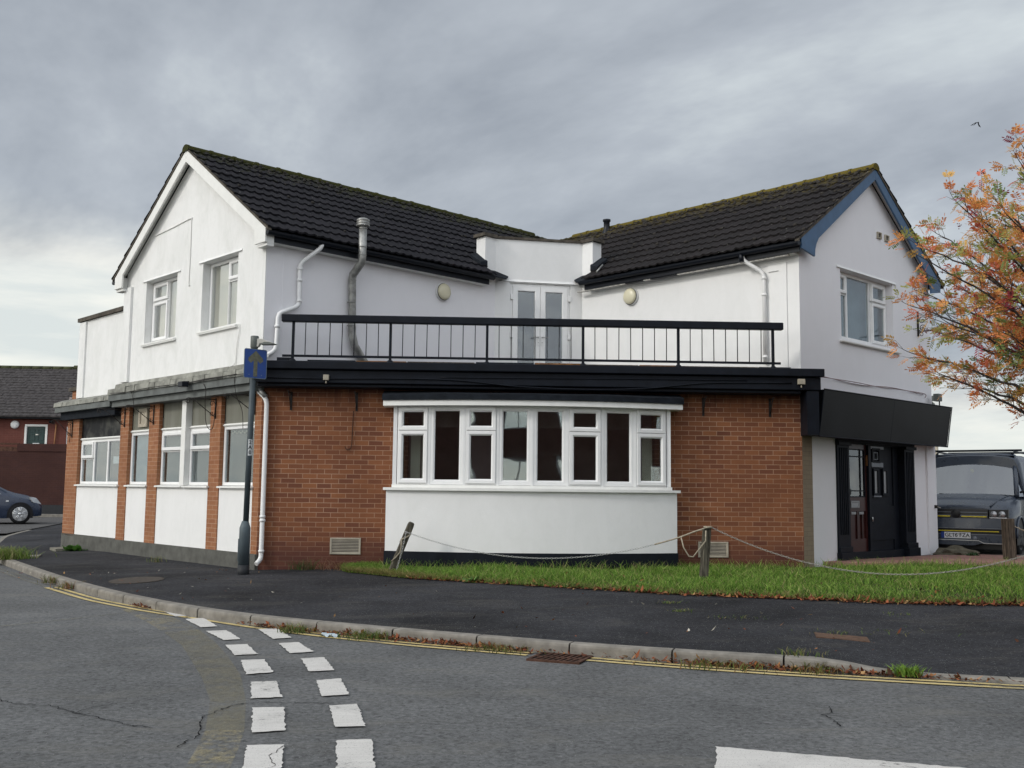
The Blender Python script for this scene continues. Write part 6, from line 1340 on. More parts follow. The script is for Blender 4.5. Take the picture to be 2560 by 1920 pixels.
# front face slabs following a shallow curve
def fc(a, z, out=0.0): return V_(a, -0.07*(a/0.9)**2+0.01+out-0.10*max(0, (z-0.55))*1.0, z)
def fpatch(mb, a0, a1, z0, z1, out, mat, n=10, z0f=None, z1f=None, th=0.05):
    z0f = z0f or (lambda a: z0); z1f = z1f or (lambda a: z1)
    A = []; B = []
    for i in range(n): 
        a, b = a0+(a1-a0)*i/n, a0+(a1-a0)*(i+1)/n; q = [fc(a, z0f(a), out), fc(b, z0f(b), out), fc(b, z1f(b), out), fc(a, z1f(a), out)]; r_ = [p-nose*th for p in q]; mb.face(q, mat)
        mb.face([q[3], q[2], r_[2], r_[3]], mat); mb.face([q[1], q[0], r_[0], r_[1]], mat)
        if i == 0: mb.face([q[0], q[3], r_[3], r_[0]], mat)
        if i == n-1: mb.face([q[2], q[1], r_[1], r_[2]], mat)
mb = MB(); fpatch(mb, -0.88, 0.88, 0.52, 0.70, 0.035, 'van_paint', 16, th=0.2); fpatch(mb, -0.84, 0.84, 0.22, 0.40, 0.045, 'van_paint', 16, z0f=lambda a: 0.20+0.05*smooth(abs(a), 0.3, 0.5), th=0.25); mb.build('front_bumper', VN)
mb = MB(); fpatch(mb, -0.80, 0.80, 0.40, 0.52, 0.02, 'grille_black', 16, th=0.2); mb.build('lower_grille', VN)
mb = MB(); fpatch(mb, -0.56, 0.56, 0.70, 0.87, 0.015, 'grille_black', 12, th=0.2)
for z in (0.75, 0.81): fpatch(mb, -0.55, 0.55, z, z+0.008, 0.022, 'trim_grey', 12, th=0.02)
gr = mb.build('grille', VN)
mb = MB(); mb.lathe(fc(0, 0.785, 0.015), [(0.085, 0), (0.085, 0.012), (0.07, 0.016), (0.0, 0.018)], 'grille_black', 24, axis=tuple(nose)); mb.build('badge', gr)
for a0, a1, z in ((-0.54, -0.10, 0.735), (0.10, 0.54, 0.735)):
    mb = MB(); fpatch(mb, a0, a1, z-0.009, z+0.009, 0.03, 'yellow_trim', 8, th=0.02); mb.build('yellow_strip', gr)
mb = MB(); fpatch(mb, -0.74, 0.74, 0.455, 0.470, 0.035, 'yellow_trim', 14, th=0.02); mb.build('yellow_strip', VN)
for sg in (1, -1):
    mb = MB(); fpatch(mb, min(sg*0.58, sg*0.90), max(sg*0.58, sg*0.90), 0.70, 0.88, 0.02, 'grille_black', 8, z0f=lambda a: 0.70+0.02*abs(a), z1f=lambda a: 0.865+0.02*(abs(a)-0.55), th=0.1); hl = mb.build('headlight', VN)
    mb = MB()
    for c in (0.66, 0.80): mb.lathe(fc(sg*c, 0.785, 0.005), [(0.03, 0.018), (0.055, 0.030), (0.06, 0.034), (0.0, 0.036)], 'alloy', 14, axis=tuple(nose))
    fpatch(mb, min(sg*0.59, sg*0.88), max(sg*0.59, sg*0.88), 0.712, 0.725, 0.03, 'number_plate', 6, th=0.01); mb.build('lamp_reflector', hl)
mb = MB()
for z in (0.515, 0.405): fpatch(mb, -0.84, 0.84, z-0.006, z+0.006, 0.05, 'trim_grey', 14, th=0.02)
fpatch(mb, -0.80, 0.80, 0.30, 0.31, 0.055, 'alloy', 20, z0f=lambda a: 0.285-0.05*smooth(abs(a), 0.38, 0.5), z1f=lambda a: 0.297-0.05*smooth(abs(a), 0.38, 0.5), th=0.02); mb.build('bumper_trim', VN)
class PF:
    us = ud = 0.0
pfr = Fr(V_(0, 0.045, 0)-Vector((0, 0, gv)), left, nose); pfr.out = nose
mb = MB(); mb.box(pfr, -0.26, 0.26, 0.0, 0.014, gv+0.325, gv+0.436, 'number_plate'); npv = mb.build('number_plate', VN)
mb = MB(); mb.box(pfr, -0.262, -0.205, 0.0135, 0.0165, gv+0.324, gv+0.437, 'plate_blue'); mb.build('country_strip', npv)
text_mesh('GL16 FZA', 0.103, pfr, 0.025, gv+0.380, 0.0155, 'text_black', npv, bold=0.0012)
# windscreen, side windows
def wsq(a, t):   # windscreen surface: t 0 bottom .. 1 top
    w = 0.86+(0.73-0.86)*t; return V_(a*w, -0.98-0.72*t-0.10*(a*a)*(1-0.3*t), 1.14+0.775*t-0.03*t*(1-t)*0)
mb = MB(); n = 10
for i in range(n):
    for j in range(4): a, b = -1+2*i/n, -1+2*(i+1)/n; t0, t1 = j/4, (j+1)/4; mb.face([wsq(a, t0), wsq(b, t0), wsq(b, t1), wsq(a, t1)], 'car_glass', smooth=True)
mb.build('windscreen', VN)
mb = MB()
for sg in (1, -1):      # a-pillars and header
    mb.tube([wsq(sg*1.03, -0.03), wsq(sg*1.03, 0.5), wsq(sg*1.02, 1.02)], 0.045, 'van_paint', 8)
    mb.mesh([V_(sg*0.955, -0.95, 1.12), V_(sg*0.955, -1.6, 1.12), V_(sg*0.80, -1.78, 1.86), wsq(sg*1.03, 1.02), wsq(sg*1.03, 0.0)], [(0, 1, 2, 3, 4)], 'car_glass')
mb.tube([wsq(-1.03, 1.02), wsq(-0.5, 1.04), wsq(0, 1.045), wsq(0.5, 1.04), wsq(1.03, 1.02)], 0.04, 'van_paint', 8)
P = [V_(a*0.80, -1.66, 1.945-0.02*a*a) for a in (-1, -.5, 0, .5, 1)]; Q = [wsq(a, 1.03) for a in (-1, -.5, 0, .5, 1)]
for i in range(4): mb.face([P[i], P[i+1], Q[i+1], Q[i]], 'van_paint')
mb.build('cab_frame', VN)
mb = MB(); mb.tube([wsq(-0.98, -0.02), wsq(-.3, -0.03), wsq(0.25, -0.01), wsq(0.95, -0.02)], 0.02, 'grille_black', 6); mb.tube([wsq(0.9, 0.0)+nose*.02, wsq(0.3, 0.02)+nose*.03], 0.010, 'grille_black', 5); mb.tube([wsq(0.1, 0.0)+nose*.02, wsq(-0.6, 0.02)+nose*.03], 0.010, 'grille_black', 5); mb.build('wipers', VN)
mb = MB(); mb.lathe(wsq(0.0, 0.62)-nose*0.12, [(0.028, -0.04), (0.04, 0), (0.028, 0.04)], 'yellow_trim', 10); mb.lathe(wsq(0.0, 0.85)-nose*0.08, [(0.03, -0.02), (0.05, 0), (0.03, 0.02)], 'steel', 10); mb.tube([wsq(-.18, 0.97)-nose*.03, wsq(0.18, 0.97)-nose*.03], 0.035, 'grille_black', 8); mb.build('air_freshener', VN)
mb = MB(); mb.mesh([V_(-0.80, -1.9, 1.15), V_(0.80, -1.9, 1.15), V_(0.78, -2.1, 1.9), V_(-0.78, -2.1, 1.9)], [(0, 1, 2, 3)], 'interior_dark')
for a in (-0.42, 0.42): mb.prism([V_(a-0.22, -1.95, 0.9), V_(a+0.22, -1.95, 0.9), V_(a+0.18, -2.1, 1.55), V_(a-0.18, -2.1, 1.55)], [V_(a-0.22, -1.8, 0.9), V_(a+0.22, -1.8, 0.9), V_(a+0.18, -1.98, 1.55), V_(a-0.18, -1.98, 1.55)], 'interior_dark')
mb.build('cab_interior', VN)
for sg in (1, -1):
    mb = MB(); mb.tube([V_(sg*0.92, -1.22, 1.20), V_(sg*1.02, -1.18, 1.22)], 0.025, 'grille_black', 6); mb.prism([V_(sg*1.0, -1.10, 1.12), V_(sg*1.19, -1.14, 1.13), V_(sg*1.20, -1.14, 1.36), V_(sg*1.02, -1.10, 1.38)], [V_(sg*1.0, -1.20, 1.12), V_(sg*1.19, -1.22, 1.13), V_(sg*1.20, -1.22, 1.36), V_(sg*1.02, -1.20, 1.38)], 'grille_black'); mb.build('wing_mirror', VN, bevel=0.02)
    mb = MB(); mb.tube([V_(sg*0.72, -1.75, 1.97), V_(sg*0.73, -1.95, 2.02), V_(sg*0.73, -4.4, 2.02), V_(sg*0.72, -4.6, 1.97)], 0.018, 'gutter_black', 8); mb.build('roof_rail', VN)
mb = MB(); mb.tube([V_(-0.86, -2.0, 2.05), V_(0.86, -2.0, 2.05)], 0.022, 'gutter_black', 8); mb.tube([V_(-0.86, -3.4, 2.05), V_(0.86, -3.4, 2.05)], 0.022, 'gutter_black', 8); mb.build('cross_bars', VN)
for sg in (1, -1):
    for d in (-0.92, -3.95):
        c = V_(sg*0.86, d, 0.33); mb = MB(); ax = tuple(left*sg); mb.lathe(c, [(0.20, -0.12), (0.315, -0.12), (0.335, -0.09), (0.335, 0.06), (0.315, 0.09), (0.225, 0.092)], 'tyre', 28, axis=ax); wh = mb.build('wheel', VN)
        mb = MB(); mb.lathe(c, [(0.225, 0.06), (0.235, 0.092), (0.21, 0.095), (0.20, 0.04), (0.0, 0.03)], 'dark_alloy', 28, axis=ax)
        for i in range(5): a = 2*pi*i/5; u1 = Vector((0, 0, 1)); u2 = Vector(nose); dr = u1*cos(a)+u2*sin(a); mb.tube([c+Vector(ax)*0.075, c+Vector(ax)*0.085+dr*0.21], [0.03, 0.018], 'dark_alloy', 6)
        mb.build('rim', wh)
        mb = MB(); P = [V_(sg*0.962, d+0.40*cos(t), 0.33+0.40*sin(t)) for t in [pi*i/12 for i in range(13)]]; mb.tube(P, 0.022, 'van_paint', 6); mb.face([V_(sg*0.958, d+0.39*cos(t), 0.33+0.39*sin(t)) for t in [pi*i/12 for i in range(13)]]+[V_(sg*0.958, d-0.39, 0.2), V_(sg*0.958, d+0.39, 0.2)], 'grille_black'); mb.build('wheel_arch', VN)
mb = MB(); mb.lathe(V_(0.33, 0.03, 0.33), [(0.04, 0), (0.04, 0.02), (0.02, 0.03)], 'trim_grey', 12, axis=tuple(nose)); mb.mesh([V_(a, -0.2, z) for a, z in ((-.8, .12), (.8, .12), (.8, .3), (-.8, .3))], [(0, 1, 2, 3)], 'grille_black'); mb.build('tow_cover', VN)
# crease on the bonnet
mb = MB()
for sg in (1, -1): mb.tube([V_(sg*0.76, -1.0, 1.135), V_(sg*0.66, -0.5, 1.045), V_(sg*0.58, -0.14, 0.93)], 0.014, 'van_paint', 6)
mb.build('bonnet_crease', VN)
# ------------------------------------------------------------------ blue car at far left
CR = thing('parked_car', (-15.6, 33.9, 0.17), 'dark blue hatchback with silver wheels on the side road', 'car')
co = Vector((-13.95, 34.0, 0)); cf = Vector((0.915, 0.40, 0)).normalized(); cs = Vector((-0.40, 0.915, 0)).normalized()*-1
class CFr:
    us = ud = 0.0
    def __call__(s, a, d, z): p = co+cf*d+cs*a; return Vector((p.x, p.y, 0.175+z))
C_ = CFr()
def csec(d, zb, zt, hb, ht, zbelt): P = [(hb*0.96, zb), (hb, zb+0.18), (hb, zbelt-0.05), (hb*0.96, zbelt), (ht+0.02, zt-0.08), (ht-0.08, zt-0.01), (ht*0.4, zt+0.01), (0, zt+0.012)]; return [(a, d, z) for a, z in P]+[(-a, d, z) for a, z in P[::-1][1:]]
mb = MB(); 
K = [(-3.98, .30, 0.95, .72, .60, .85), (-3.9, .25, 1.15, .80, .62, .93), (-3.5, .22, 1.42, .85, .60, .95), (-2.8, .18, 1.48, .86, .60, .96), (-2.0, .18, 1.46, .86, .60, .95), (-1.55, .18, 1.30, .86, .64, .93), (-1.05, .18, 1.04, .86, .74, .90), (-0.85, .20, 0.97, .86, .76, .86), (-0.45, .22, 0.88, .83, .70, .78), (-0.15, .24, 0.74, .76, .60, .64), (-0.02, .26, 0.56, .66, .50, .50)]
loft(mb, [csec(*k) for k in K], 'car_paint', C_); mb.build('body', CR)
for sg in (1, -1):
    mb = MB(); mb.mesh([C_(sg*0.862, -3.3, 0.96), C_(sg*0.862, -1.20, 0.94), C_(sg*0.70, -1.75, 1.33), C_(sg*0.63, -2.3, 1.41), C_(sg*0.63, -3.2, 1.39)], [(0, 1, 2, 3, 4)], 'car_glass'); mb.build('side_window', CR)
    mb = MB(); mb.prism([C_(sg*0.88, -1.38, 0.93), C_(sg*1.02, -1.34, 0.94), C_(sg*1.02, -1.34, 1.06), C_(sg*0.90, -1.38, 1.07)], [C_(sg*0.88, -1.28, 0.93), C_(sg*1.02, -1.28, 0.94), C_(sg*1.02, -1.28, 1.06), C_(sg*0.90, -1.28, 1.07)], 'grille_black'); mb.build('wing_mirror', CR, bevel=0.02)
    mb = MB(); mb.prism([C_(sg*0.60, -0.12, 0.66), C_(sg*0.80, -0.33, 0.70), C_(sg*0.80, -0.42, 0.84), C_(sg*0.66, -0.30, 0.80)], [C_(sg*0.56, -0.04, 0.62), C_(sg*0.815, -0.28, 0.68), C_(sg*0.815, -0.40, 0.85), C_(sg*0.66, -0.18, 0.80)], 'alloy'); mb.build('headlight', CR)
    for d in (-0.64, -3.14):
        c = C_(sg*0.75, d, 0.315); ax = tuple(cs*sg); mb = MB(); mb.lathe(c, [(0.2, -0.08), (0.30, -0.08), (0.315, -0.05), (0.315, 0.10), (0.30, 0.125), (0.215, 0.128)], 'tyre', 26, axis=ax); wh = mb.build('wheel', CR)
        mb = MB(); mb.lathe(c, [(0.19, 0.09), (0.215, 0.13), (0.20, 0.132), (0.185, 0.06), (0.0, 0.05)], 'dark_alloy', 26, axis=ax)
        for i in range(5):
            for o_ in (-0.17, 0.17): a = 2*pi*i/5+o_; dr = Vector((0, 0, 1))*cos(a)+Vector(cf)*sin(a); mb.tube([c+Vector(ax)*0.125, c+Vector(ax)*0.132+dr*0.205], [0.020, 0.020], 'alloy', 5)
        mb.lathe(c, [(0.055, 0.12), (0.05, 0.15), (0, 0.155)], 'alloy', 10, axis=ax); mb.lathe(c, [(0.200, 0.13), (0.222, 0.14), (0.222, 0.12)], 'alloy', 26, axis=ax); mb.build('rim', wh)
        mb = MB(); mb.face([C_(sg*0.866, d+0.37*cos(t), 0.315+0.37*sin(t)) for t in [pi*i/12 for i in range(13)]]+[C_(sg*0.866, d-0.37, 0.19), C_(sg*0.866, d+0.37, 0.19)], 'grille_black'); mb.build('wheel_arch', CR)
mb = MB(); mb.box(Fr(co+cf*-1.02, cf, cs), -0.04, 0.04, 0.86, 0.872, 0.175+0.70, 0.175+0.745, 'number_plate'); mb.build('side_repeater', CR)
mb = MB(); mb.mesh([C_(0.58, -1.72, 1.35), C_(-0.58, -1.72, 1.35), C_(-0.76, -1.05, 1.0), C_(0.76, -1.05, 1.0)], [(0, 1, 2, 3)], 'car_glass'); mb.build('windscreen', CR)
# ------------------------------------------------------------------ retaining wall and house beyond
HF = Fr((-30, 41.2, 0), (1, 0, 0), (0, -1, 0))
RW = MB(); RW.box(HF, 0, 30, -0.3, 0, 0.1, 2.72, 'dark_brick'); RW.box(HF, 12.0, 14.05, -0.35, 0.03, 2.72, 3.02, 'dark_brick'); RW.box(HF, 0, 30, -0.32, 0.012, 0.1, 0.62, 'sleeve_dark')
tag(RW.build('retaining_wall', origin=(-17, 41.2, 0.1)), 'tall dark brown brick retaining wall behind the blue car', 'wall')
mb = MB(); mb.box(HF, 0, 12.0, -0.20, -0.12, 2.98, 3.05, 'rusty_iron'); mb.box(HF, 0, 12.0, -0.20, -0.12, 2.72, 2.90, 'rusty_iron'); tag(mb.build('low_fence', origin=(-20, 41.3, 2.7)), 'low reddish rail along the top of the retaining wall', 'fence')
mb = MB(); mb.box(HF, 0, 30, -6, -0.3, 2.0, 2.70, 'pavement_asphalt'); tag(mb.build('terrace'), kind='structure')
HS = thing('brick_house', (-17.3, 43.0, 2.7), 'long red brick house with grey tiled roof and dark green door above the retaining wall', 'house')
HW = Fr((-30, 43.0, 0), (1, 0, 0), (0, -1, 0)); k_h = 43.0/41.2
def hx(x): return x*k_h+30+0.035  # from measured x at 41.2 to frame coordinate
def hz(z): return 1.45+(z-1.45)*k_h
dx0, dx1 = hx(-17.72), hx(-16.96); ops = [(dx0, dx1, 2.7, hz(3.74)), (hx(-16.16), hx(-15.3), hz(2.72), hz(3.72))]
mb = MB(); wall(mb, HW, 0, 22, 2.2, hz(4.05), ops, 0.25, 'house_brick'); mb.build('wall', HS)
mb = MB(); ring(mb, HW, dx0-0.07, dx1+0.07, 2.6, hz(3.79), 0.09, -0.05, 0.02, 0.01, 'white_paint'); mb.build('door_frame', HS)
mb = MB(); mb.box(HW, dx0, dx1, -0.1, -0.05, 2.7, hz(3.74), 'green_door'); md_ = (dx0+dx1)/2
for a in (dx0+0.1, md_+0.06):
    for c, d in ((2.85, 3.15), (3.22, 3.5), (3.55, 3.7)): ring(mb, HW, a, a+0.24, c, d, 0.03, -0.06, -0.035, 0.005, 'green_door')
mb.box(HW, md_-0.03, md_+0.1, -0.05, -0.035, 3.45, 3.49, 'steel'); dd_ = mb.build('door', HS); dd_['label'] = 'dark green panelled door with a white note'
mb = MB(); mb.box(HW, md_-0.13, md_+0.14, -0.048, -0.03, 2.95, 3.12, 'number_plate'); mb.build('note', dd_)
hw_ = upvc(HS, HW, ops[1][0], ops[1][1], ops[1][2], ops[1][3], -0.03, [(0, 1, 0, 1, 'f')], 0.09)
mb = MB(); mb.lathe(HW(hx(-18.17), 0, hz(3.77)), [(0.0, 0.10), (0.06, 0.10), (0.16, 0.08), (0.17, 0.03), (0.17, 0)], 'white_plastic', 20, axis=(0, -1, 0)); mb.build('round_lamp', HS)
mb = MB(); mb.box(HW, 0, 22, 0.0, 0.32, hz(4.0), hz(4.10), 'black_paint'); mb.lathe(HW(hx(-16.75), 0.1, hz(3.9)), [(0.06, -0.06), (0.09, 0), (0.06, 0.06)], 'black_paint', 10); mb.build('gutter', HS)
mb = MB(); mb.tube([HW(hx(-16.55), 0.05, hz(3.8)), HW(hx(-16.60), 0.05, 2.7)], 0.025, 'far_orange', 6); mb.build('downpipe', HS)
# clay tile roof: courses of slightly uneven tiles
yr0, yr1, zr0, zr1 = 42.6, 46.6, hz(4.08), 6.62
mb = MB(); nr = 18
for r in range(nr):
    t0, t1 = r/nr, (r+1)/nr; ya, yb = yr0+(yr1-yr0)*t0, yr0+(yr1-yr0)*t1; za, zb = zr0+(zr1-zr0)*t0, zr0+(zr1-zr0)*t1; x = -30+(r % 2)*0.13; 
    while x < -8:
        w = 0.28; j = random.uniform(-.012, .014); mb.face([(x, ya, za+0.045+j), (x+w-0.012, ya, za+0.045+j+random.uniform(-.006, .006)), (x+w-0.012, yb, zb+0.012), (x, yb, zb+0.012)], 'house_tiles'); mb.face([(x, ya, za-0.01), (x+w, ya, za-0.01), (x+w, ya, za+0.045+j), (x, ya, za+0.045+j)], 'house_tiles'); x += w
mb.prism([(-30, yr0, zr0-0.03), (-30, yr1, zr1-0.03), (-30, 50, zr0-.03)], [(-8, yr0, zr0-0.03), (-8, yr1, zr1-0.03), (-8, 50, zr0-.03)], 'house_tiles'); rf = mb.build('roof', HS, recalc=False)
mb = MB()
for i in range(46): x = -30+i*0.46; dz = 0.05 if 26 <= i <= 28 or i >= 31 else 0; mb.tube([(x, yr1, zr1+0.02+dz), (x+0.45, yr1, zr1+0.02+dz)], 0.10, 'house_ridge', 8)
mb.build('ridge', rf)
mb = MB(); mb.box(Fr((-18.72, 41.0, 0), (1, 0, 0), (0, -1, 0)), 0, 0.01, 0, 0.01, 0, 0.01, 'steel')
mb = MB(); mb.lathe((-16.55, 41.35, 2.71), [(0.09, 0), (0.11, 0.22), (0.10, 0.24), (0.0, 0.24)], 'vent_cream', 12); tag(mb.build('plant_pot', origin=(-16.55, 41.35, 2.7)), 'small pale pot on top of the retaining wall near the green door', 'pot')
# ------------------------------------------------------------------ far right: street lamp, low shed, wooded hill
LP = thing('street_lamp', (19.45, 42, 0.3), 'slender grey street lamp seen past the end of the sign board', 'street lamp')
mb = MB(); mb.tube([(19.45, 42, 0.2), (19.38, 42, 5.1)], 0.085, 'vent_cream', 10); mb.build('pole', LP); mb = MB(); mb.tube([(19.38, 42, 5.0), (19.36, 42, 5.18), (19.2, 42, 5.3)], 0.05, 'lamp_head_grey', 8); mb.prism([(19.0, 41.9, 5.22), (19.3, 41.9, 5.30), (19.36, 41.9, 5.55), (19.15, 41.9, 5.50)], [(19.0, 42.1, 5.22), (19.3, 42.1, 5.30), (19.36, 42.1, 5.55), (19.15, 42.1, 5.50)], 'lamp_head_grey'); mb.build('lamp_head', LP)
SH = thing('low_shed', (30, 64, 0.3), 'low orange building with white eaves and shallow green grey roof beyond the van', 'building')
sf = Fr((25.5, 60, 0), (1, 0.12, 0), (0, -1, 0))
mb = MB(); mb.box(sf, 0, 9, -8, 0, 0.2, 2.62, 'far_orange'); mb.build('wall', SH); mb = MB(); mb.box(sf, -0.2, 9.2, -8, 0.25, 2.62, 2.88, 'white_paint'); mb.build('eaves', SH)
mb = MB(); mb.prism([sf(-0.3, 0.3, 2.885), sf(-0.3, -4, 3.75), sf(-0.3, -8.3, 2.885)], [sf(9.3, 0.3, 2.885), sf(9.3, -4, 3.75), sf(9.3, -8.3, 2.885)], 'far_roof'); mb.build('roof', SH)
grid('distant_hill', 100, 420, 60, 300, 520, 20, lambda x, y: 1.0+ (11.5+2.2*sin(x*0.045)+1.2*sin(x*0.13+1))*smooth(y, 300, 380)*smooth(x, 118, 150), 'hill_green')
V, F, Cc = [], [], []
for i in range(5200):
    x = rng.uniform(135, 300); y = rng.uniform(370, 395); z = 1.0+(11.5+2.2*sin(x*0.045)+1.2*sin(x*0.13+1))*smooth(y, 300, 380)*smooth(x, 118, 150)
    hh = (1.2+2.8*max(0, sin(x*0.11+0.6))*max(0, sin(x*0.031)))*rng.uniform(0.1, 1); c = np.array([x, y, z+hh]); d1 = rng.normal(0, 0.55, 3); d2 = rng.normal(0, 0.55, 3); b = len(V); V += [c-d1, c+d2, c+d1, c-d2]; F.append((b, b+1, b+2, b+3)); Cc.append(np.array([0.045, 0.06, 0.055])*rng.uniform(.6, 1.3))
bulk('distant_trees', np.array(V), np.array(F), np.array(Cc), 'grass_blade', kind='stuff', label='dark line of far off trees on the hill above the van roof')
# building across the road, mirrored in the bay window
OB = thing('brick_terrace', (2, -13, 0), 'red brick building with white gables across the road, mirrored in the bay window panes', 'building')
of = Fr((-20, -13, 0), (1, 0, 0), (0, 1, 0)); opsO = [(2+i*3.4, 3.2+i*3.4, 1.2, 2.8) for i in range(14)]+[(2+i*3.4, 3.2+i*3.4, 4.0, 5.4) for i in range(14)]
mb = MB(); wall(mb, of, 0, 52, -0.2, 6.2, opsO, 0.3, 'terrace_brick', inner='interior_dark'); mb.build('wall', OB)
for o_ in opsO: upvc(OB, of, *o_, -0.08, [(0, 0.48, 0, 1, 'f'), (0.52, 1, 0, 1, 'f')], 0.08)
mb = MB(); mb.prism([of(-0.3, 0.4, 6.15), of(-0.3, -4.5, 8.6), of(-0.3, -9, 6.15)], [of(52.3, 0.4, 6.15), of(52.3, -4.5, 8.6), of(52.3, -9, 6.15)], 'opposite_roof'); mb.build('roof', OB)
for s_ in (9, 20, 31, 42):
    mb = MB(); mb.prism([of(s_-2, 0.5, 5.6), of(s_+2, 0.5, 5.6), of(s_, 0.5, 7.9)], [of(s_-2, -3, 5.6), of(s_+2, -3, 5.6), of(s_, -3, 7.9)], 'vent_cream'); mb.build('gable', OB)
# bird
mb = MB(); bc = Vector((15.45, 30, 12.85)); q = lambda a, b, c: bc+Vector((a, b, c))
mb.mesh([q(0, 0, .05), q(-.08, 0, .0), q(-.19, .02, -.06), q(-.09, .06, -.03), q(.08, 0, -.0), q(.15, .02, -.11), q(.10, .06, -.06), q(0, -.16, 0), q(0, .2, .0), q(.03, 0, .04), q(-.03, 0, .04)], [(10, 1, 2, 3), (9, 4, 5, 6), (7, 10, 8, 9), (7, 1, 10), (7, 4, 9)], 'bird_black')
tag(mb.build('bird', origin=bc), 'small dark bird flying above the orange tree', 'bird')
# ------------------------------------------------------------------ rowan tree: radiating branches, twigs, pinnate leaves
TB = (8.05, 12.7)
TREE = thing('rowan_tree', (TB[0], TB[1], H(*TB)), 'rowan tree with thin dark branches and orange, red and green autumn leaves', 'tree')
r3 = np.random.default_rng(21); cen = np.array([8.08, 12.6, 4.02]); rad = np.array([2.62, 2.35, 2.08])
LCOL = np.array([(0.68, 0.25, 0.09), (0.74, 0.34, 0.11), (0.66, 0.41, 0.12), (0.60, 0.17, 0.10), (0.34, 0.35, 0.10), (0.30, 0.04, 0.06), (0.20, 0.27, 0.09)]); LP_ = [.23, .21, .16, .10, .17, .02, .11]
V, F, Cc, BV, BF = [], [], [], [], []
def unit(v): return v/max(1e-9, np.linalg.norm(v))
def btube(P, r0_, r1_):
    ns = 4 if r0_ < 0.009 else 6; n = len(P); b0_ = len(BV)
    for i, p in enumerate(P):
        t = unit(P[min(n-1, i+1)]-P[max(0, i-1)]); s_ = unit(np.cross(t, [0.31, 0.22, 1.0])); w_ = np.cross(t, s_); r_ = r0_+(r1_-r0_)*i/(n-1)
        for k in range(ns): a = 2*pi*k/ns; BV.append(p+(s_*cos(a)+w_*sin(a))*r_)
    for i in range(n-1):
        for k in range(ns): BF.append((b0_+i*ns+k, b0_+i*ns+(k+1) % ns, b0_+(i+1)*ns+(k+1) % ns, b0_+(i+1)*ns+k))
def pinnate(base, d, col, L_):
    d = unit(d); sd = unit(np.cross(d, [0, 0, 1.0])); up = np.cross(sd, d); ro = r3.normal(0, 0.6); sd = sd*cos(ro)+up*sin(ro); up = np.cross(sd, d); npair = 5
    droop = r3.uniform(0.0, 0.45); tip = base+d*L_+np.array([0, 0, -droop*L_]); w = sd*0.0022; b = len(V); V.extend([base-w, base+w, tip+w, tip-w]); F.append((b, b+1, b+2, b+3)); Cc.append(col*0.5)
    for k in range(npair+1):
        f = 0.22+0.78*k/npair; c = base+d*L_*f+np.array([0, 0, -droop*L_*f*f])
        for sg in ((1, -1) if k < npair else (0,)):
            ld = unit(d*(0.5 if sg else 1)+sd*sg*0.9+np.array([0, 0, -0.2])+r3.normal(0, 0.08, 3)); ll = L_*0.42*(1-0.35*abs(f-0.55)); wd = unit(np.cross(ld, up))*ll*0.17; b = len(V)
            V.extend([c, c+ld*ll*.55+wd, c+ld*ll, c+ld*ll*.55-wd]); F.append((b, b+1, b+2, b+3)); Cc.append(col*r3.uniform(0.85, 1.3))
def leafcol():
    return LCOL[r3.choice(7, p=LP_)]
def twig(p, d, L_, r_, lev):
    n = max(3, int(L_/0.07)); P = [p]; dd = unit(d)
    for i in range(n):
        dd = unit(dd+r3.normal(0, 0.09, 3)+np.array([0, 0, 0.035])); P.append(P[-1]+dd*L_/n)
    q = (P[-1]-cen)/rad
    btube(P, r_, r_*0.45)
    if lev < 2:
        step = 0.13 if lev == 0 else 0.11; m_ = int(L_/step); sgn = 1
        for k in range(1, m_+1):
            f = k/(m_+0.5); 
            if lev == 0 and f < 0.12: continue
            x = f*n; i0 = min(n-1, int(x)); pp = P[i0]+(P[i0+1]-P[i0])*(x-i0); t = unit(P[i0+1]-P[i0]); pr = unit(np.cross(t, r3.normal(0, 1, 3))); sgn = -sgn
            dn = unit(t*0.80+pr*0.62+np.array([0, 0, 0.08]))
            if lev == 0: l2 = (0.28+0.45*r3.random())*(1-0.45*f)
            else: l2 = 0.10+0.12*r3.random()
            twig(pp, dn, l2, max(0.0032, r_*0.42), lev+1)
    base_c = leafcol(); k = 3 if lev >= 1 else 2
    if np.linalg.norm(q) < 0.33: k = 0
    for _ in range(k):
        if r3.random() < 0.36: continue
        c2 = base_c if r3.random() < 0.7 else leafcol(); pinnate(P[-1], dd+r3.normal(0, 0.55, 3), c2, r3.uniform(0.12, 0.185))
    if lev == 2 and r3.random() < 0.25: pinnate(P[len(P)//2], dd+r3.normal(0, 0.8, 3), base_c, r3.uniform(0.11, 0.16))
def bez(a, b, c, n): return [a*(1-t)**2+b*2*t*(1-t)+c*t*t for t in np.linspace(0, 1, n)]
tr = [np.array([TB[0]-0.03*z, TB[1]-0.02*z, H(*TB)-0.1+z]) for z in np.linspace(0, 3.6, 14)]; btube(tr, 0.10, 0.035)
NBR = 74
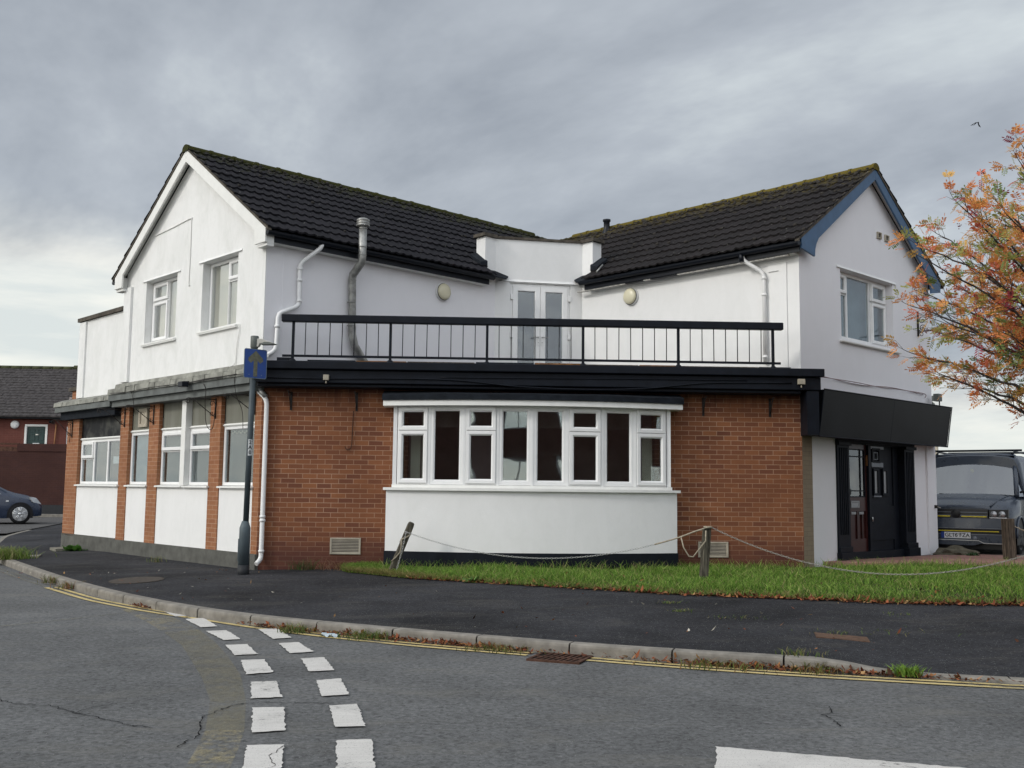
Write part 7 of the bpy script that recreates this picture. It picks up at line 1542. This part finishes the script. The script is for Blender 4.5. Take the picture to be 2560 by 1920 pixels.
for i in range(NBR):
    z = 1-1.55*(i+0.5)/NBR; a = i*2.39996; rr_ = sqrt(max(0, 1-z*z)); tgt = cen+rad*np.array([rr_*cos(a), rr_*sin(a), z])*r3.uniform(0.82, 1.0)
    h = 1.75+1.75*(z+0.55)/1.55+r3.uniform(-.15, .15); k = min(13, max(0, (h+0.1)/3.6*13)); i0 = int(k); org = tr[i0]+(tr[min(13, i0+1)]-tr[i0])*(k-i0)
    mid = org*0.5+tgt*0.5+np.array([0, 0, 0.28*(1-abs(z))+0.05])+r3.normal(0, 0.08, 3); n = 16; P = bez(org, mid, tgt, n); P = [p+r3.normal(0, 0.010, 3) if 0 < q_ < n-1 else p for q_, p in enumerate(P)]; L_ = np.linalg.norm(tgt-org)
    btube(P, 0.028 if L_ > 1.8 else 0.02, 0.006)
    m_ = int(L_/0.17); 
    for q_ in range(1, m_+1):
        f = 0.22+0.78*q_/m_; x = f*(n-1); i1 = min(n-2, int(x)); pp = P[i1]+(P[i1+1]-P[i1])*(x-i1); t = unit(P[i1+1]-P[i1]); pr = unit(np.cross(t, r3.normal(0, 1, 3)))
        twig(pp, unit(t*0.8+pr*0.6+np.array([0, 0, 0.05])) if q_ < m_ else t, (0.42-0.22*f)*r3.uniform(.6, 1.3), 0.006, 1)
mb = MB(); mb.mesh([tuple(v) for v in BV], BF, 'bark', True); mb.build('trunk', TREE, recalc=False)
lf = bulk('leaves', np.array(V)-np.array(TREE['_w']), np.array(F), np.array(Cc), 'leaf'); lf.parent = TREE; print('leaflets', len(F))
mb = MB()     # dark red berry clusters
for i in range(60):
    a = r3.uniform(0, 2*pi); z = r3.uniform(-0.5, 0.9); rr_ = sqrt(1-z*z)*r3.uniform(.6, .98); c = cen+rad*np.array([rr_*cos(a), rr_*sin(a), z*0.95])
    for k in range(9): mb.lathe(tuple(c+r3.normal(0, 0.018, 3)), [(0.0, -0.008), (0.007, -0.004), (0.007, 0.004), (0.0, 0.008)], 'berry', 5)
tag(mb.build('berries', TREE, recalc=False), kind='stuff')
# final tidy: helper property off every object
for o in bpy.data.objects:
    if '_w' in o.keys(): del o['_w']
